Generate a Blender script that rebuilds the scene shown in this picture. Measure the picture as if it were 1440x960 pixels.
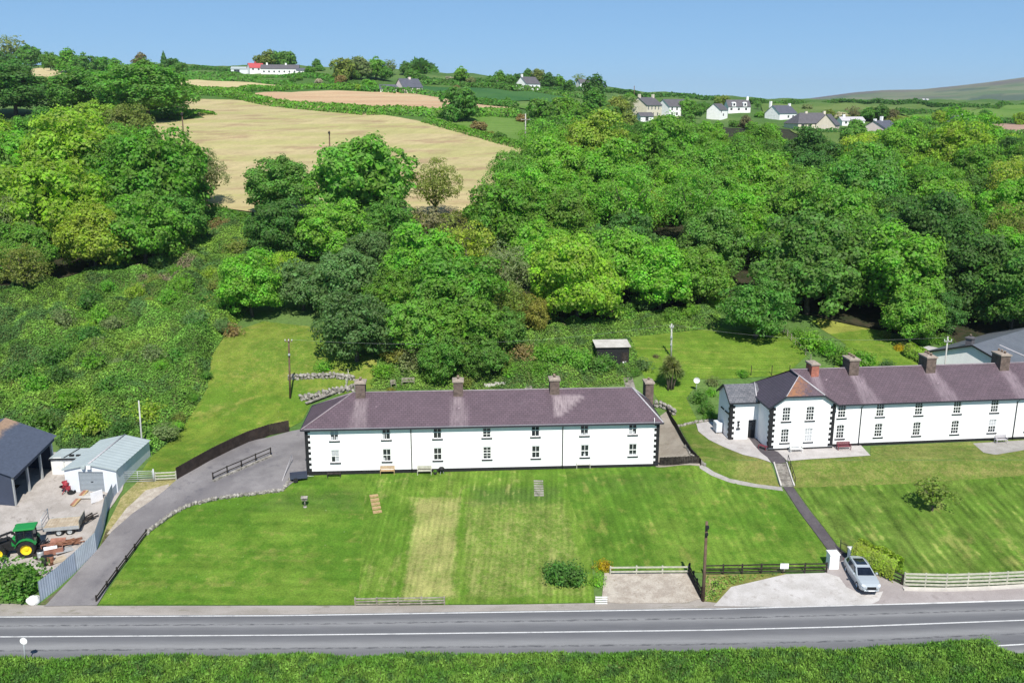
import bpy, bmesh, math, random
import numpy as np
from mathutils import Vector, Matrix, noise as mnoise

for o in list(bpy.data.objects):
    bpy.data.objects.remove(o)
random.seed(7)
RNG = np.random.default_rng(7)
SC = bpy.context.scene
COL = SC.collection

# ------------------------------------------------------------------ camera
CAM_H = 40.0
F = 1300.0                      # focal length in photo pixels (photo 1440 wide)
PITCH = math.radians(14.24)     # looking down
cam = bpy.data.cameras.new('camera')
cam.sensor_width = 36.0
cam.lens = F / 1440.0 * 36.0
cam.clip_start = 0.5
cam.clip_end = 30000.0
camo = bpy.data.objects.new('camera', cam)
COL.objects.link(camo)
camo.location = (0, 0, CAM_H)
camo.rotation_euler = (math.pi / 2 - PITCH, 0, 0)
SC.camera = camo

# ------------------------------------------------------------------ light
SUN_EL = math.radians(50)
SUN_AZ = math.atan2(0.15, -1.0)          # measured from +Y towards +X
world = bpy.data.worlds.new('World')
SC.world = world
world.use_nodes = True
wt = world.node_tree
bg = wt.nodes['Background']
sky = wt.nodes.new('ShaderNodeTexSky')
sky.sky_type = 'NISHITA'
sky.sun_disc = False
sky.sun_elevation = SUN_EL
sky.sun_rotation = SUN_AZ
sky.altitude = 0
sky.air_density = 0.6
sky.dust_density = 0.0
sky.ozone_density = 8.5
gam = wt.nodes.new('ShaderNodeGamma')            # evens out the strong horizon to zenith falloff
gam.inputs[1].default_value = 0.45
wt.links.new(sky.outputs[0], gam.inputs[0])
tintn = wt.nodes.new('ShaderNodeMix'); tintn.data_type = 'RGBA'; tintn.blend_type = 'MULTIPLY'
tintn.inputs[0].default_value = 1.0
tintn.inputs[7].default_value = (0.66, 0.94, 1.17, 1)
wt.links.new(gam.outputs[0], tintn.inputs[6])
wt.links.new(tintn.outputs[2], bg.inputs[0])
bg.inputs[1].default_value = 0.15
sl = bpy.data.lights.new('sun', 'SUN')
sl.energy = 3.5
sl.angle = math.radians(0.5)
sl.color = (1.0, 0.95, 0.86)
so = bpy.data.objects.new('sun', sl)
COL.objects.link(so)
sd = Vector((math.sin(SUN_AZ) * math.cos(SUN_EL), math.cos(SUN_AZ) * math.cos(SUN_EL), math.sin(SUN_EL)))
so.rotation_euler = sd.to_track_quat('Z', 'Y').to_euler()
so.location = (0, 0, 120)
SC.view_settings.view_transform = 'Standard'
SC.view_settings.look = 'None'
SC.view_settings.gamma = 1.0
SC.view_settings.exposure = 0.92
SC.cycles.max_bounces = 6
SC.cycles.transparent_max_bounces = 4

# ------------------------------------------------------------------ terrain
CP, SP = math.cos(PITCH), math.sin(PITCH)
ROWS = np.concatenate([np.arange(4, 40, 4.0), np.arange(40, 130, 1.0), np.arange(130, 260, 2.0), np.arange(260, 520, 5.0),
                       np.arange(520, 1000, 20.0), np.arange(1000, 2000, 100.0), np.arange(2000, 7001, 500.0)])
COLS = np.arange(-1.2, 1.2001, 0.01)
P1 = ([0, 50, 60, 63, 69, 70, 76, 84, 87.5, 92, 99, 101, 110, 125, 150, 185],
      [-1.5, -1.2, -0.25, 0, 0, 0.15, 1.0, 2.4, 3.25, 3.5, 3.6, 3.9, 6.6, 10.3, 15.2, 21])
P2 = ([0, 50, 60, 63, 69, 70, 76, 84, 87.0, 89.6, 101, 104, 112, 125, 150, 185],
      [-1.5, -1.2, -0.25, 0, 0, 0.15, 0.9, 2.4, 3.0, 4.5, 4.7, 5.3, 6.9, 9.6, 13.2, 18.5])
FY = [125, 150, 185, 250, 300, 350, 450, 600, 800, 1200, 2000, 8000]
FU = [-1.2, -0.6, -0.45, -0.2, 0.0, 0.15, 0.3, 0.6, 1.2]
FZ = [[10.3, 15.5, 22, 31, 36, 41, 49, 60, 74, 82, 82, 60],
      [10.3, 15.5, 22, 31, 36.5, 42, 50, 61, 75, 82, 82, 60],
      [10.3, 15.4, 21.5, 30.5, 37, 42, 49.5, 60, 74, 80, 80, 60],
      [10.3, 15.2, 21, 31, 37.5, 43, 52, 63.5, 73, 74, 70, 50],
      [10.3, 15.0, 21, 29.5, 35.5, 40, 47, 56, 63, 62, 58, 45],
      [10.0, 14.5, 20, 28.5, 33, 36, 39.5, 44.5, 50, 50, 45, 40],
      [9.6, 13.2, 18.5, 26.5, 31.5, 33.5, 37, 41.5, 44, 45, 42, 38],
      [9.6, 13.2, 18.5, 26, 31, 33, 36.5, 40.5, 44, 46, 42, 38],
      [9.6, 13.2, 18.5, 26, 31, 33, 36.5, 40.5, 44, 46, 42, 38]]

def smooth01(t):
    t = np.clip(t, 0, 1)
    return t * t * (3 - 2 * t)

def build_heights():
    Yg, Ug = np.meshgrid(ROWS, COLS, indexing='ij')
    X = Ug * Yg
    z1 = np.interp(ROWS, *P1)[:, None] + 0 * X
    z2 = np.interp(ROWS, *P2)[:, None] + 0 * X
    w = smooth01((X - 15.0) / 4.5)
    near = z1 * (1 - w) + z2 * w
    tab = np.zeros((len(FU), len(ROWS)))
    for i in range(len(FU)):
        tab[i] = np.interp(ROWS, FY, FZ[i])
        k = tab[i].copy()
        for _ in range(6):
            k[1:-1] = (k[:-2] + 2 * k[1:-1] + k[2:]) / 4
        tab[i] = k
    far = np.zeros_like(X)
    for j in range(len(ROWS)):
        far[j] = np.interp(COLS, FU, tab[:, j])
    for _ in range(60):
        far[:, 1:-1] = (far[:, :-2] + 2 * far[:, 1:-1] + far[:, 2:]) / 4
    t = smooth01((Yg - 106) / 22)
    Z = near * (1 - t) + far * t
    # gentle natural unevenness away from the made ground
    amp = 0.35 * smooth01((Yg - 112) / 40) * (1 + smooth01((Yg - 250) / 300) * 2)
    Z += amp * (np.sin(X * 0.083 + Yg * 0.031) + np.sin(X * 0.037 - Yg * 0.057 + 1.3) + 0.5 * np.sin(X * .21 + 2 + Yg * .17))
    return Z

ZG = build_heights()

def zt(x, y):
    """terrain height"""
    y = min(max(y, ROWS[0]), ROWS[-1] - 1e-3)
    i = int(np.searchsorted(ROWS, y, side='right') - 1)
    i = min(max(i, 0), len(ROWS) - 2)
    v = (y - ROWS[i]) / (ROWS[i + 1] - ROWS[i])
    u = min(max(x / y, COLS[0]), COLS[-1] - 1e-6)
    j = int((u - COLS[0]) / 0.01)
    j = min(max(j, 0), len(COLS) - 2)
    t = (u - COLS[j]) / 0.01
    a = ZG[i, j] * (1 - t) + ZG[i, j + 1] * t
    b = ZG[i + 1, j] * (1 - t) + ZG[i + 1, j + 1] * t
    return float(a * (1 - v) + b * v)

def ray(px, py):
    """slopes of the sight line through a photo pixel: x and z per metre of y"""
    a = (px - 720) / F
    b = (480 - py) / F
    den = CP + b * SP
    return a / den, (-SP + b * CP) / den

def G(px, py, dz=0.0):
    """the point of the ground (raised by dz) seen at a photo pixel"""
    mx, mz = ray(px, py)
    y = 45.0
    prev = y
    while y < 6900:
        if CAM_H + mz * y <= zt(mx * y, y) + dz:
            break
        prev = y
        y *= 1.006
    lo, hi = prev, y
    for _ in range(30):
        m = (lo + hi) / 2
        if CAM_H + mz * m <= zt(mx * m, m) + dz:
            hi = m
        else:
            lo = m
    y = hi
    return Vector((mx * y, y, zt(mx * y, y)))

def P(px, py, y):
    mx, mz = ray(px, py)
    return Vector((mx * y, y, CAM_H + mz * y))

def proj(p):
    d = Vector(p) - Vector((0, 0, CAM_H))
    zc = d.y * CP - d.z * SP
    return 720 + F * d.x / zc, 480 - F * (d.y * SP + d.z * CP) / zc

def depth(p):
    return p[1] * CP - (p[2] - CAM_H) * SP

# ------------------------------------------------------------------ bookkeeping
def tag(o, label=None, cat=None, group=None, kind=None):
    if label: o['label'] = label
    if cat: o['category'] = cat
    if group: o['group'] = group
    if kind: o['kind'] = kind
    return o

def thing(name, label, cat, loc=(0, 0, 0), rz=0.0, group=None):
    o = bpy.data.objects.new(name, None)
    o.empty_display_size = 0.3
    COL.objects.link(o)
    o.location = loc
    o.rotation_euler = (0, 0, rz)
    return tag(o, label, cat, group)

def copy_tree(o, parent=None):
    c = o.copy()
    COL.objects.link(c)
    if parent is not None:
        c.parent = parent
    for ch in [k for k in bpy.data.objects if k.parent == o]:
        copy_tree(ch, c)
    return c

class MB:
    def __init__(s):
        s.v = []; s.f = []; s.m = []; s.uv = []; s.sm = []
    def face(s, pts, mat=0, uv=None, smooth=False):
        n = len(s.v)
        s.v += [tuple(p) for p in pts]
        s.f.append(tuple(range(n, n + len(pts))))
        s.m.append(mat); s.uv.append(uv); s.sm.append(smooth)
        return s
    def box(s, a, b, mat=0):
        x0, y0, z0 = a; x1, y1, z1 = b
        c = [(x0, y0, z0), (x1, y0, z0), (x1, y1, z0), (x0, y1, z0), (x0, y0, z1), (x1, y0, z1), (x1, y1, z1), (x0, y1, z1)]
        n = len(s.v); s.v += c
        for q in ((0, 3, 2, 1), (4, 5, 6, 7), (0, 1, 5, 4), (1, 2, 6, 5), (2, 3, 7, 6), (3, 0, 4, 7)):
            s.f.append(tuple(n + i for i in q)); s.m.append(mat); s.uv.append(None); s.sm.append(False)
        return s
    def bar(s, p, q, w, h, mat=0, up=(0, 0, 1)):
        p = Vector(p); q = Vector(q); d = (q - p)
        if d.length < 1e-6: return s
        d.normalize(); up = Vector(up)
        if abs(d.dot(up)) > .98: up = Vector((0, 1, 0))
        r = d.cross(up).normalized() * (w / 2); u = r.cross(d).normalized() * (h / 2)
        c = [p - r - u, p + r - u, p + r + u, p - r + u, q - r - u, q + r - u, q + r + u, q - r + u]
        n = len(s.v); s.v += [tuple(k) for k in c]
        for k in ((0, 1, 2, 3), (7, 6, 5, 4), (0, 4, 5, 1), (1, 5, 6, 2), (2, 6, 7, 3), (3, 7, 4, 0)):
            s.f.append(tuple(n + i for i in k)); s.m.append(mat); s.uv.append(None); s.sm.append(False)
        return s
    def tube(s, pts, radii, n=8, mat=0, caps=True):
        pts = [Vector(p) for p in pts]
        if not hasattr(radii, '__len__'): radii = [radii] * len(pts)
        base = len(s.v)
        for i, p in enumerate(pts):
            d = (pts[min(i + 1, len(pts) - 1)] - pts[max(i - 1, 0)]).normalized()
            a = Vector((0, 0, 1)) if abs(d.z) < .9 else Vector((1, 0, 0))
            r = d.cross(a).normalized(); u = r.cross(d)
            for k in range(n):
                t = 2 * math.pi * k / n
                s.v.append(tuple(p + (r * math.cos(t) + u * math.sin(t)) * radii[i]))
        for i in range(len(pts) - 1):
            for k in range(n):
                a = base + i * n + k; b = base + i * n + (k + 1) % n
                s.f.append((a, b, b + n, a + n)); s.m.append(mat); s.uv.append(None); s.sm.append(True)
        if caps:
            s.f.append(tuple(base + k for k in range(n))[::-1]); s.m.append(mat); s.uv.append(None); s.sm.append(False)
            e = base + (len(pts) - 1) * n
            s.f.append(tuple(e + k for k in range(n))); s.m.append(mat); s.uv.append(None); s.sm.append(False)
        return s
    def prism(s, poly, z0, z1, mat=0):
        """poly: list of (x,y)"""
        n = len(s.v); k = len(poly)
        s.v += [(x, y, z0) for x, y in poly] + [(x, y, z1) for x, y in poly]
        s.f.append(tuple(n + i for i in range(k))[::-1]); s.f.append(tuple(n + k + i for i in range(k)))
        s.m += [mat, mat]; s.uv += [None, None]; s.sm += [False, False]
        for i in range(k):
            j = (i + 1) % k
            s.f.append((n + i, n + j, n + k + j, n + k + i)); s.m.append(mat); s.uv.append(None); s.sm.append(False)
        return s
    def mesh(s, name, mats):
        me = bpy.data.meshes.new(name)
        me.from_pydata(s.v, [], s.f)
        for m in (mats if isinstance(mats, (list, tuple)) else [mats]):
            me.materials.append(m)
        me.polygons.foreach_set('material_index', s.m)
        me.polygons.foreach_set('use_smooth', s.sm)
        if any(u is not None for u in s.uv):
            ul = me.uv_layers.new(name='UVMap')
            for p, u in zip(me.polygons, s.uv):
                if u is not None:
                    for li, c in zip(p.loop_indices, u):
                        ul.data[li].uv = c
        me.update()
        return me
    def build(s, name, mats, parent=None, loc=(0, 0, 0), rz=0.0, fix=True, bevel=0.0):
        me = s.mesh(name, mats)
        if fix:
            bm = bmesh.new(); bm.from_mesh(me)
            bmesh.ops.recalc_face_normals(bm, faces=bm.faces)
            bm.to_mesh(me); bm.free()
        o = link(name, me, parent, loc, rz)
        if bevel:
            md = o.modifiers.new('bevel', 'BEVEL'); md.width = bevel; md.segments = 2; md.limit_method = 'ANGLE'
        return o

def link(name, me, parent=None, loc=(0, 0, 0), rz=0.0):
    o = bpy.data.objects.new(name, me)
    COL.objects.link(o)
    o.location = loc
    o.rotation_euler = (0, 0, rz)
    if parent is not None: o.parent = parent
    return o

def quads_mesh(name, verts, mat, attr=None):
    """verts: (N,4,3) array -> one mesh of N loose quads"""
    n = len(verts)
    me = bpy.data.meshes.new(name)
    me.vertices.add(4 * n); me.loops.add(4 * n); me.polygons.add(n)
    me.vertices.foreach_set('co', np.ascontiguousarray(verts, dtype=np.float32).ravel())
    me.loops.foreach_set('vertex_index', np.arange(4 * n, dtype=np.int32))
    me.polygons.foreach_set('loop_start', np.arange(0, 4 * n, 4, dtype=np.int32))
    me.update(calc_edges=True)
    me.materials.append(mat)
    return me

def leaf_quads(c, nrm, size, rng, aspect=0.75):
    """rhombic leaf clumps at c (N,3) facing nrm"""
    n = len(c)
    nrm = nrm / (np.linalg.norm(nrm, axis=1, keepdims=True) + 1e-9)
    r = rng.normal(size=(n, 3))
    t = np.cross(nrm, r); t /= (np.linalg.norm(t, axis=1, keepdims=True) + 1e-9)
    b = np.cross(nrm, t)
    s = np.asarray(size).reshape(-1, 1) * np.ones((n, 1))
    bend = nrm * s * 0.18
    return np.stack([c - t * s - bend, c - b * s * aspect, c + t * s - bend, c + b * s * aspect], axis=1)

def tess(poly, step):
    """triangulate a 2d polygon and cut it on a grid; returns verts, faces"""
    bm = bmesh.new()
    vs = [bm.verts.new((x, y, 0)) for x, y in poly]
    f = bm.faces.new(vs)
    bmesh.ops.triangulate(bm, faces=[f])
    xs = [p[0] for p in poly]; ys = [p[1] for p in poly]
    for ax, lo, hi in ((0, min(xs), max(xs)), (1, min(ys), max(ys))):
        k = math.floor(lo / step) + 1
        while k * step < hi:
            co = [0, 0, 0]; no = [0, 0, 0]
            co[ax] = k * step; no[ax] = 1
            bmesh.ops.bisect_plane(bm, geom=bm.verts[:] + bm.edges[:] + bm.faces[:], plane_co=co, plane_no=no, dist=1e-4)
            k += 1
    bmesh.ops.triangulate(bm, faces=[q for q in bm.faces if len(q.verts) > 4])
    bm.verts.index_update()
    v = [(q.co.x, q.co.y) for q in bm.verts]
    fs = [tuple(q.index for q in p.verts) for p in bm.faces]
    bm.free()
    return v, fs

def sheet(name, poly, off, mat, step=1.0, mask=None, zfun=None, kind='structure'):
    """a ground sheet lying off metres above the terrain"""
    v, fs = tess(poly, step)
    zf = zfun or zt
    me = bpy.data.meshes.new(name)
    me.from_pydata([(x, y, zf(x, y) + off) for x, y in v], [], fs)
    me.materials.append(mat)
    bm = bmesh.new(); bm.from_mesh(me)
    bmesh.ops.recalc_face_normals(bm, faces=bm.faces)
    if bm.faces and sum(f.normal.z for f in bm.faces) < 0:
        bmesh.ops.reverse_faces(bm, faces=bm.faces)
    bm.to_mesh(me); bm.free()
    me.polygons.foreach_set('use_smooth', [True] * len(me.polygons))
    if mask:
        ca = me.color_attributes.new('mask', 'FLOAT_COLOR', 'POINT')
        for i, p in enumerate(me.vertices):
            m = mask(p.co.x, p.co.y)
            m = m if hasattr(m, '__len__') else (m, 0, 0)
            ca.data[i].color = (m[0], m[1], m[2], 1)
    o = link(name, me)
    o['kind'] = kind
    return o

def inside(poly, x, y):
    c = False
    j = len(poly) - 1
    for i in range(len(poly)):
        xi, yi = poly[i][0], poly[i][1]; xj, yj = poly[j][0], poly[j][1]
        if (yi > y) != (yj > y) and x < (xj - xi) * (y - yi) / (yj - yi) + xi:
            c = not c
        j = i
    return c

def edge_dist(poly, x, y, closed=True):
    best = 1e9
    n = len(poly)
    for i in range(n if closed else n - 1):
        ax, ay = poly[i][0], poly[i][1]; bx, by = poly[(i + 1) % n][0], poly[(i + 1) % n][1]
        dx, dy = bx - ax, by - ay
        L = dx * dx + dy * dy
        t = 0 if L == 0 else max(0, min(1, ((x - ax) * dx + (y - ay) * dy) / L))
        best = min(best, math.hypot(x - ax - t * dx, y - ay - t * dy))
    return best

def soft(poly, x, y, w):
    d = edge_dist(poly, x, y)
    if not inside(poly, x, y): d = -d
    return float(smooth01((d + w) / (2 * w)))

def gp(*pix):
    """photo pixels -> ground points (x, y)"""
    return [tuple(G(a, b)[:2]) for a, b in pix]

def resample(pts, step):
    out = [Vector(pts[0])]
    for a, b in zip(pts[:-1], pts[1:]):
        a = Vector(a); b = Vector(b)
        n = max(1, int((b - a).length / step))
        out += [a.lerp(b, (i + 1) / n) for i in range(n)]
    return out
# ------------------------------------------------------------------ materials
class N:
    """tiny node-tree helper"""
    def __init__(s, name):
        s.m = bpy.data.materials.new(name); s.m.use_nodes = True
        s.t = s.m.node_tree; s.b = s.t.nodes['Principled BSDF']
        s.out = s.t.nodes['Material Output']
        s.tc = s.t.nodes.new('ShaderNodeTexCoord')
    def node(s, kind, **kw):
        n = s.t.nodes.new(kind)
        for k, v in kw.items(): setattr(n, k, v)
        return n
    def put(s, sock, v):
        if hasattr(v, 'node'): s.t.links.new(v, sock)
        elif isinstance(v, (tuple, list)) and len(v) == 3 and sock.type == 'RGBA': sock.default_value = (*v, 1)
        else: sock.default_value = v
    def mapping(s, vec=None, scale=(1, 1, 1), rot=(0, 0, 0), loc=(0, 0, 0)):
        n = s.node('ShaderNodeMapping')
        s.put(n.inputs[0], vec or s.tc.outputs['Object'])
        n.inputs['Scale'].default_value = scale; n.inputs['Rotation'].default_value = rot; n.inputs['Location'].default_value = loc
        return n.outputs[0]
    def noise(s, scale, detail=3, rough=0.55, vec=None, dist=0.0):
        n = s.node('ShaderNodeTexNoise')
        s.put(n.inputs['Vector'], vec or s.tc.outputs['Object'])
        n.inputs['Scale'].default_value = scale; n.inputs['Detail'].default_value = detail
        n.inputs['Roughness'].default_value = rough; n.inputs['Distortion'].default_value = dist
        return n.outputs['Fac']
    def step(s, fac, lo, hi):
        n = s.node('ShaderNodeMapRange', clamp=True)
        n.interpolation_type = 'SMOOTHSTEP'
        s.put(n.inputs[0], fac); n.inputs[1].default_value = lo; n.inputs[2].default_value = hi
        return n.outputs[0]
    def rng(s, fac, lo, hi, a, b):
        n = s.node('ShaderNodeMapRange', clamp=True)
        s.put(n.inputs[0], fac)
        for i, v in enumerate((lo, hi, a, b)): n.inputs[i + 1].default_value = v
        return n.outputs[0]
    def mix(s, fac, a, b, mode='MIX'):
        n = s.node('ShaderNodeMix', data_type='RGBA', blend_type=mode)
        s.put(n.inputs[0], fac); s.put(n.inputs[6], a); s.put(n.inputs[7], b)
        return n.outputs[2]
    def math(s, op, a, b=0.0):
        n = s.node('ShaderNodeMath', operation=op)
        s.put(n.inputs[0], a); s.put(n.inputs[1], b)
        return n.outputs[0]
    def mul(s, col, val):
        """scale a colour by a value"""
        n = s.node('ShaderNodeVectorMath', operation='SCALE')
        s.put(n.inputs[0], col); s.put(n.inputs['Scale'], val)
        return n.outputs[0]
    def bump(s, h, strength=0.3, dist=0.05):
        n = s.node('ShaderNodeBump')
        n.inputs['Strength'].default_value = strength; n.inputs['Distance'].default_value = dist
        s.put(n.inputs['Height'], h)
        s.t.links.new(n.outputs[0], s.b.inputs['Normal'])
    def done(s, col, rough=0.9, spec=0.2, metal=0.0):
        s.put(s.b.inputs['Base Color'], col)
        s.put(s.b.inputs['Roughness'], rough)
        s.b.inputs['Specular IOR Level'].default_value = spec
        s.b.inputs['Metallic'].default_value = metal
        return s.m
    def attr(s, name='mask'):
        n = s.node('ShaderNodeAttribute', attribute_name=name)
        sp = s.node('ShaderNodeSeparateColor')
        s.t.links.new(n.outputs['Color'], sp.inputs[0])
        return sp.outputs
    def streak(s, ang, across, along, detail=4, rough=.65, loc=(0, 0, 0)):
        """noise drawn out along a direction"""
        v = s.mapping(rot=(0, 0, ang), loc=loc)
        return s.noise(1.0, detail, rough, s.mapping(v, scale=(across, along, 1)))
    def stripes(s, ang, width, dist=1.0):
        v = s.mapping(rot=(0, 0, ang))
        n = s.node('ShaderNodeTexWave', wave_type='BANDS', bands_direction='X')
        s.put(n.inputs['Vector'], v)
        n.inputs['Scale'].default_value = 0.31415 / width
        n.inputs['Distortion'].default_value = dist; n.inputs['Detail'].default_value = 2; n.inputs['Detail Scale'].default_value = 0.6
        return n.outputs['Fac']

def paint(name, c, rough=0.7, var=0.12, scale=3.0, spec=0.25, bump=0.0, metal=0.0):
    """a plain surface with some mottling"""
    k = N(name)
    f = k.noise(scale, 4, 0.6)
    g = k.noise(scale * 9, 2, 0.5)
    v = k.math('ADD', k.rng(f, .3, .7, 1 - var, 1 + var), k.rng(g, .3, .7, -var * .4, var * .4))
    if bump: k.bump(g, bump, 0.02)
    return k.done(k.mul(c, v), rough, spec, metal)

def two(name, c1, c2, scale=2.0, rough=0.9, lo=.38, hi=.62, fine=20.0, fvar=.15, bump=0.3, spec=0.15):
    k = N(name)
    c = k.mix(k.step(k.noise(scale, 4, .6), lo, hi), c1, c2)
    g = k.noise(fine, 3, .6)
    if bump: k.bump(g, bump, 0.04)
    return k.done(k.mul(c, k.rng(g, .3, .7, 1 - fvar, 1 + fvar)), rough, spec)

def lawn_mat(name, g1, g2, dry, ang, width, amp, seed=0.0, fleck=0.0):
    """mown grass: two greens, dry patches (mask red), darker bands (mask green) and mower lines"""
    k = N(name)
    o = k.mapping(loc=(seed, seed * 1.7, 0))
    big = k.noise(0.16, 5, .62, o)
    mid = k.noise(0.9, 4, .65, o)
    fine = k.noise(6.0, 4, .7, o)
    c = k.mix(k.step(k.math('ADD', big, k.math('MULTIPLY', k.math('SUBTRACT', mid, .5), .7)), .4, .6), g1, g2)
    a = k.attr()
    st = k.stripes(ang, width, 1.2)
    stw = k.rng(k.math('MULTIPLY', st, k.rng(k.noise(.25, 3, .6, o), .35, .65, .1, 1.0)), 0, 1, -amp * .75, amp * .75)
    stw = k.math('ADD', stw, k.rng(k.streak(ang, .75 / width, .05, 3, .6, (seed, seed, 0)), .3, .7, -amp, amp))
    dryf = k.math('ADD', a[0], k.math('MULTIPLY', k.math('SUBTRACT', k.noise(2.2, 5, .7, o), .5), 1.1))
    dryf = k.math('MULTIPLY', k.step(dryf, .22, .95), 1.0)
    c = k.mix(dryf, c, dry)
    c = k.mix(k.math('MULTIPLY', k.step(k.math('ADD', a[1], k.math('SUBTRACT', mid, .5)), .2, .9), .75), c, (0.055, 0.10, 0.022))  # darker, duller green mixed in by the green mask
    drz = k.step(k.math('ADD', mid, k.math('MULTIPLY', stw, .5)), .6, .74)
    c = k.mix(k.math('MULTIPLY', drz, .45), c, dry)
    c = k.mix(k.math('MULTIPLY', k.step(k.math('ADD', k.streak(ang, .5 / width, .06, 3, .6, (seed + 40, 3, 0)), k.math('MULTIPLY', k.math('SUBTRACT', mid, .5), .5)), .56, .74), .5), c, dry)
    v = k.math('ADD', k.rng(fine, .25, .75, .66, 1.34), stw)
    v = k.math('MULTIPLY', v, k.rng(k.noise(.42, 5, .7, o), .32, .68, .82, 1.18))
    v = k.math('MULTIPLY', v, k.rng(k.noise(24, 2, .6, o), .3, .7, .82, 1.18))
    if fleck:
        c = k.mix(k.step(k.noise(3.3, 2, .8, k.mapping(loc=(3, 9, seed))), .74, .78), c, (0.5, 0.5, 0.4))
    k.bump(k.math('ADD', fine, k.noise(24, 2, .6, o)), 0.5, 0.06)
    return k.done(k.mul(c, v), 0.95, 0.1)

def leaf_mat(name, transl=0.5):
    """foliage: tint from the object's colour, varied leaf by leaf and clump by clump"""
    k = N(name)
    oi = k.node('ShaderNodeObjectInfo')
    ge = k.node('ShaderNodeNewGeometry')
    isl = ge.outputs['Random Per Island']
    cl = k.noise(0.45, 2, .5)
    hue = k.node('ShaderNodeHueSaturation')
    k.put(hue.inputs['Color'], oi.outputs['Color'])
    k.put(hue.inputs['Hue'], k.math('ADD', k.rng(cl, .3, .7, .485, .512), k.rng(isl, 0, 1, -.008, .008)))
    k.put(hue.inputs['Saturation'], k.rng(isl, 0, 1, .88, 1.06))
    k.put(hue.inputs['Value'], k.math('MULTIPLY', k.rng(isl, 0, 1, .70, 1.35), k.rng(cl, .3, .7, .82, 1.2)))
    c = hue.outputs[0]
    k.done(c, 0.55, 0.22)
    tr = k.node('ShaderNodeBsdfTranslucent')
    k.put(tr.inputs[0], k.mix(1.0, c, (1.3, 1.35, .7), 'MULTIPLY'))
    mx = k.node('ShaderNodeMixShader')
    mx.inputs[0].default_value = transl
    k.t.links.new(k.b.outputs[0], mx.inputs[1]); k.t.links.new(tr.outputs[0], mx.inputs[2])
    k.t.links.new(mx.outputs[0], k.out.inputs[0])
    return k.m

def ground_leaf_mat(name, cols, scale=0.12, dead=None):
    """leafy ground cover whose kind changes in patches over the ground"""
    k = N(name)
    ge = k.node('ShaderNodeNewGeometry')
    isl = ge.outputs['Random Per Island']
    a = k.noise(scale, 4, .6)
    b = k.noise(scale * 1.7, 4, .6, k.mapping(loc=(31, 7, 3)))
    c = k.mix(k.step(a, .42, .56), cols[0], cols[1])
    c = k.mix(k.step(b, .50, .60), c, cols[2])
    c = k.mul(c, k.rng(k.noise(scale * 5, 3, .6), .3, .7, .72, 1.3))
    if dead:
        d = k.noise(scale * 1.3, 5, .7, k.mapping(loc=(77, 17, 5)))
        c = k.mix(k.step(k.math('ADD', k.math('MULTIPLY', d, 1.0), k.math('MULTIPLY', k.attr()[0], .22)), .64, .74), c, dead)
    c = k.mul(c, k.rng(k.attr()[1], 0, 1, .72, 1.32))
    c = k.mul(c, k.rng(isl, 0, 1, .68, 1.32))
    k.done(c, .6, .2)
    tr = k.node('ShaderNodeBsdfTranslucent')
    k.put(tr.inputs[0], c)
    mx = k.node('ShaderNodeMixShader'); mx.inputs[0].default_value = .25
    k.t.links.new(k.b.outputs[0], mx.inputs[1]); k.t.links.new(tr.outputs[0], mx.inputs[2])
    k.t.links.new(mx.outputs[0], k.out.inputs[0])
    return k.m

def slate_mat(name, c1, c2, mortar, stain_col=(.42, .35, .36), bw=.42, rh=.27):
    k = N(name)
    uv = k.tc.outputs['UV']
    br = k.node('ShaderNodeTexBrick')
    k.put(br.inputs['Vector'], uv)
    br.inputs['Color1'].default_value = (*c1, 1); br.inputs['Color2'].default_value = (*c2, 1); br.inputs['Mortar'].default_value = (*mortar, 1)
    br.inputs['Scale'].default_value = 1; br.inputs['Brick Width'].default_value = bw; br.inputs['Row Height'].default_value = rh
    br.inputs['Mortar Size'].default_value = .022; br.inputs['Mortar Smooth'].default_value = .3; br.inputs['Bias'].default_value = 0
    c = br.outputs['Color']
    n1 = k.noise(.5, 5, .65, uv)
    c = k.mul(c, k.rng(n1, .3, .7, .88, 1.12))
    c = k.mix(k.math('MULTIPLY', k.step(k.noise(1.1, 5, .7, k.mapping(uv, loc=(9, 4, 0))), .60, .76), .22), c, (.19, .155, .175))
    a = k.attr('stain')
    streak = k.noise(1.0, 5, .75, k.mapping(uv, scale=(4.5, .7, 1)))
    s = k.math('MULTIPLY', a[0], k.rng(streak, .32, .62, .15, 1.0))
    c = k.mix(s, c, stain_col)
    lich = k.math('MULTIPLY', k.step(k.math('ADD', k.math('MULTIPLY', a[1], .6), k.math('MULTIPLY', k.math('SUBTRACT', k.noise(2.2, 6, .8, uv), .5), 1.6)), .22, .75), .85)
    c = k.mix(lich, c, k.mix(k.noise(5, 4, .7, uv), (.20, .085, .045), (.34, .15, .05)))
    spot = k.step(k.noise(1.3, 2, .5, k.mapping(uv, scale=(1, 1.6, 1), loc=(5, 2, 0))), .735, .77)
    c = k.mix(k.math('MULTIPLY', spot, .55), c, (.38, .30, .33))
    k.bump(br.outputs['Fac'], -.35, .02)
    return k.done(c, .6, .35)

def glass_mat(name, c=(.02, .024, .03)):
    k = N(name)
    n = k.noise(1.3, 2)
    return k.done(k.mul(c, k.rng(n, .3, .7, .6, 1.6)), .08, .6)

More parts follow.
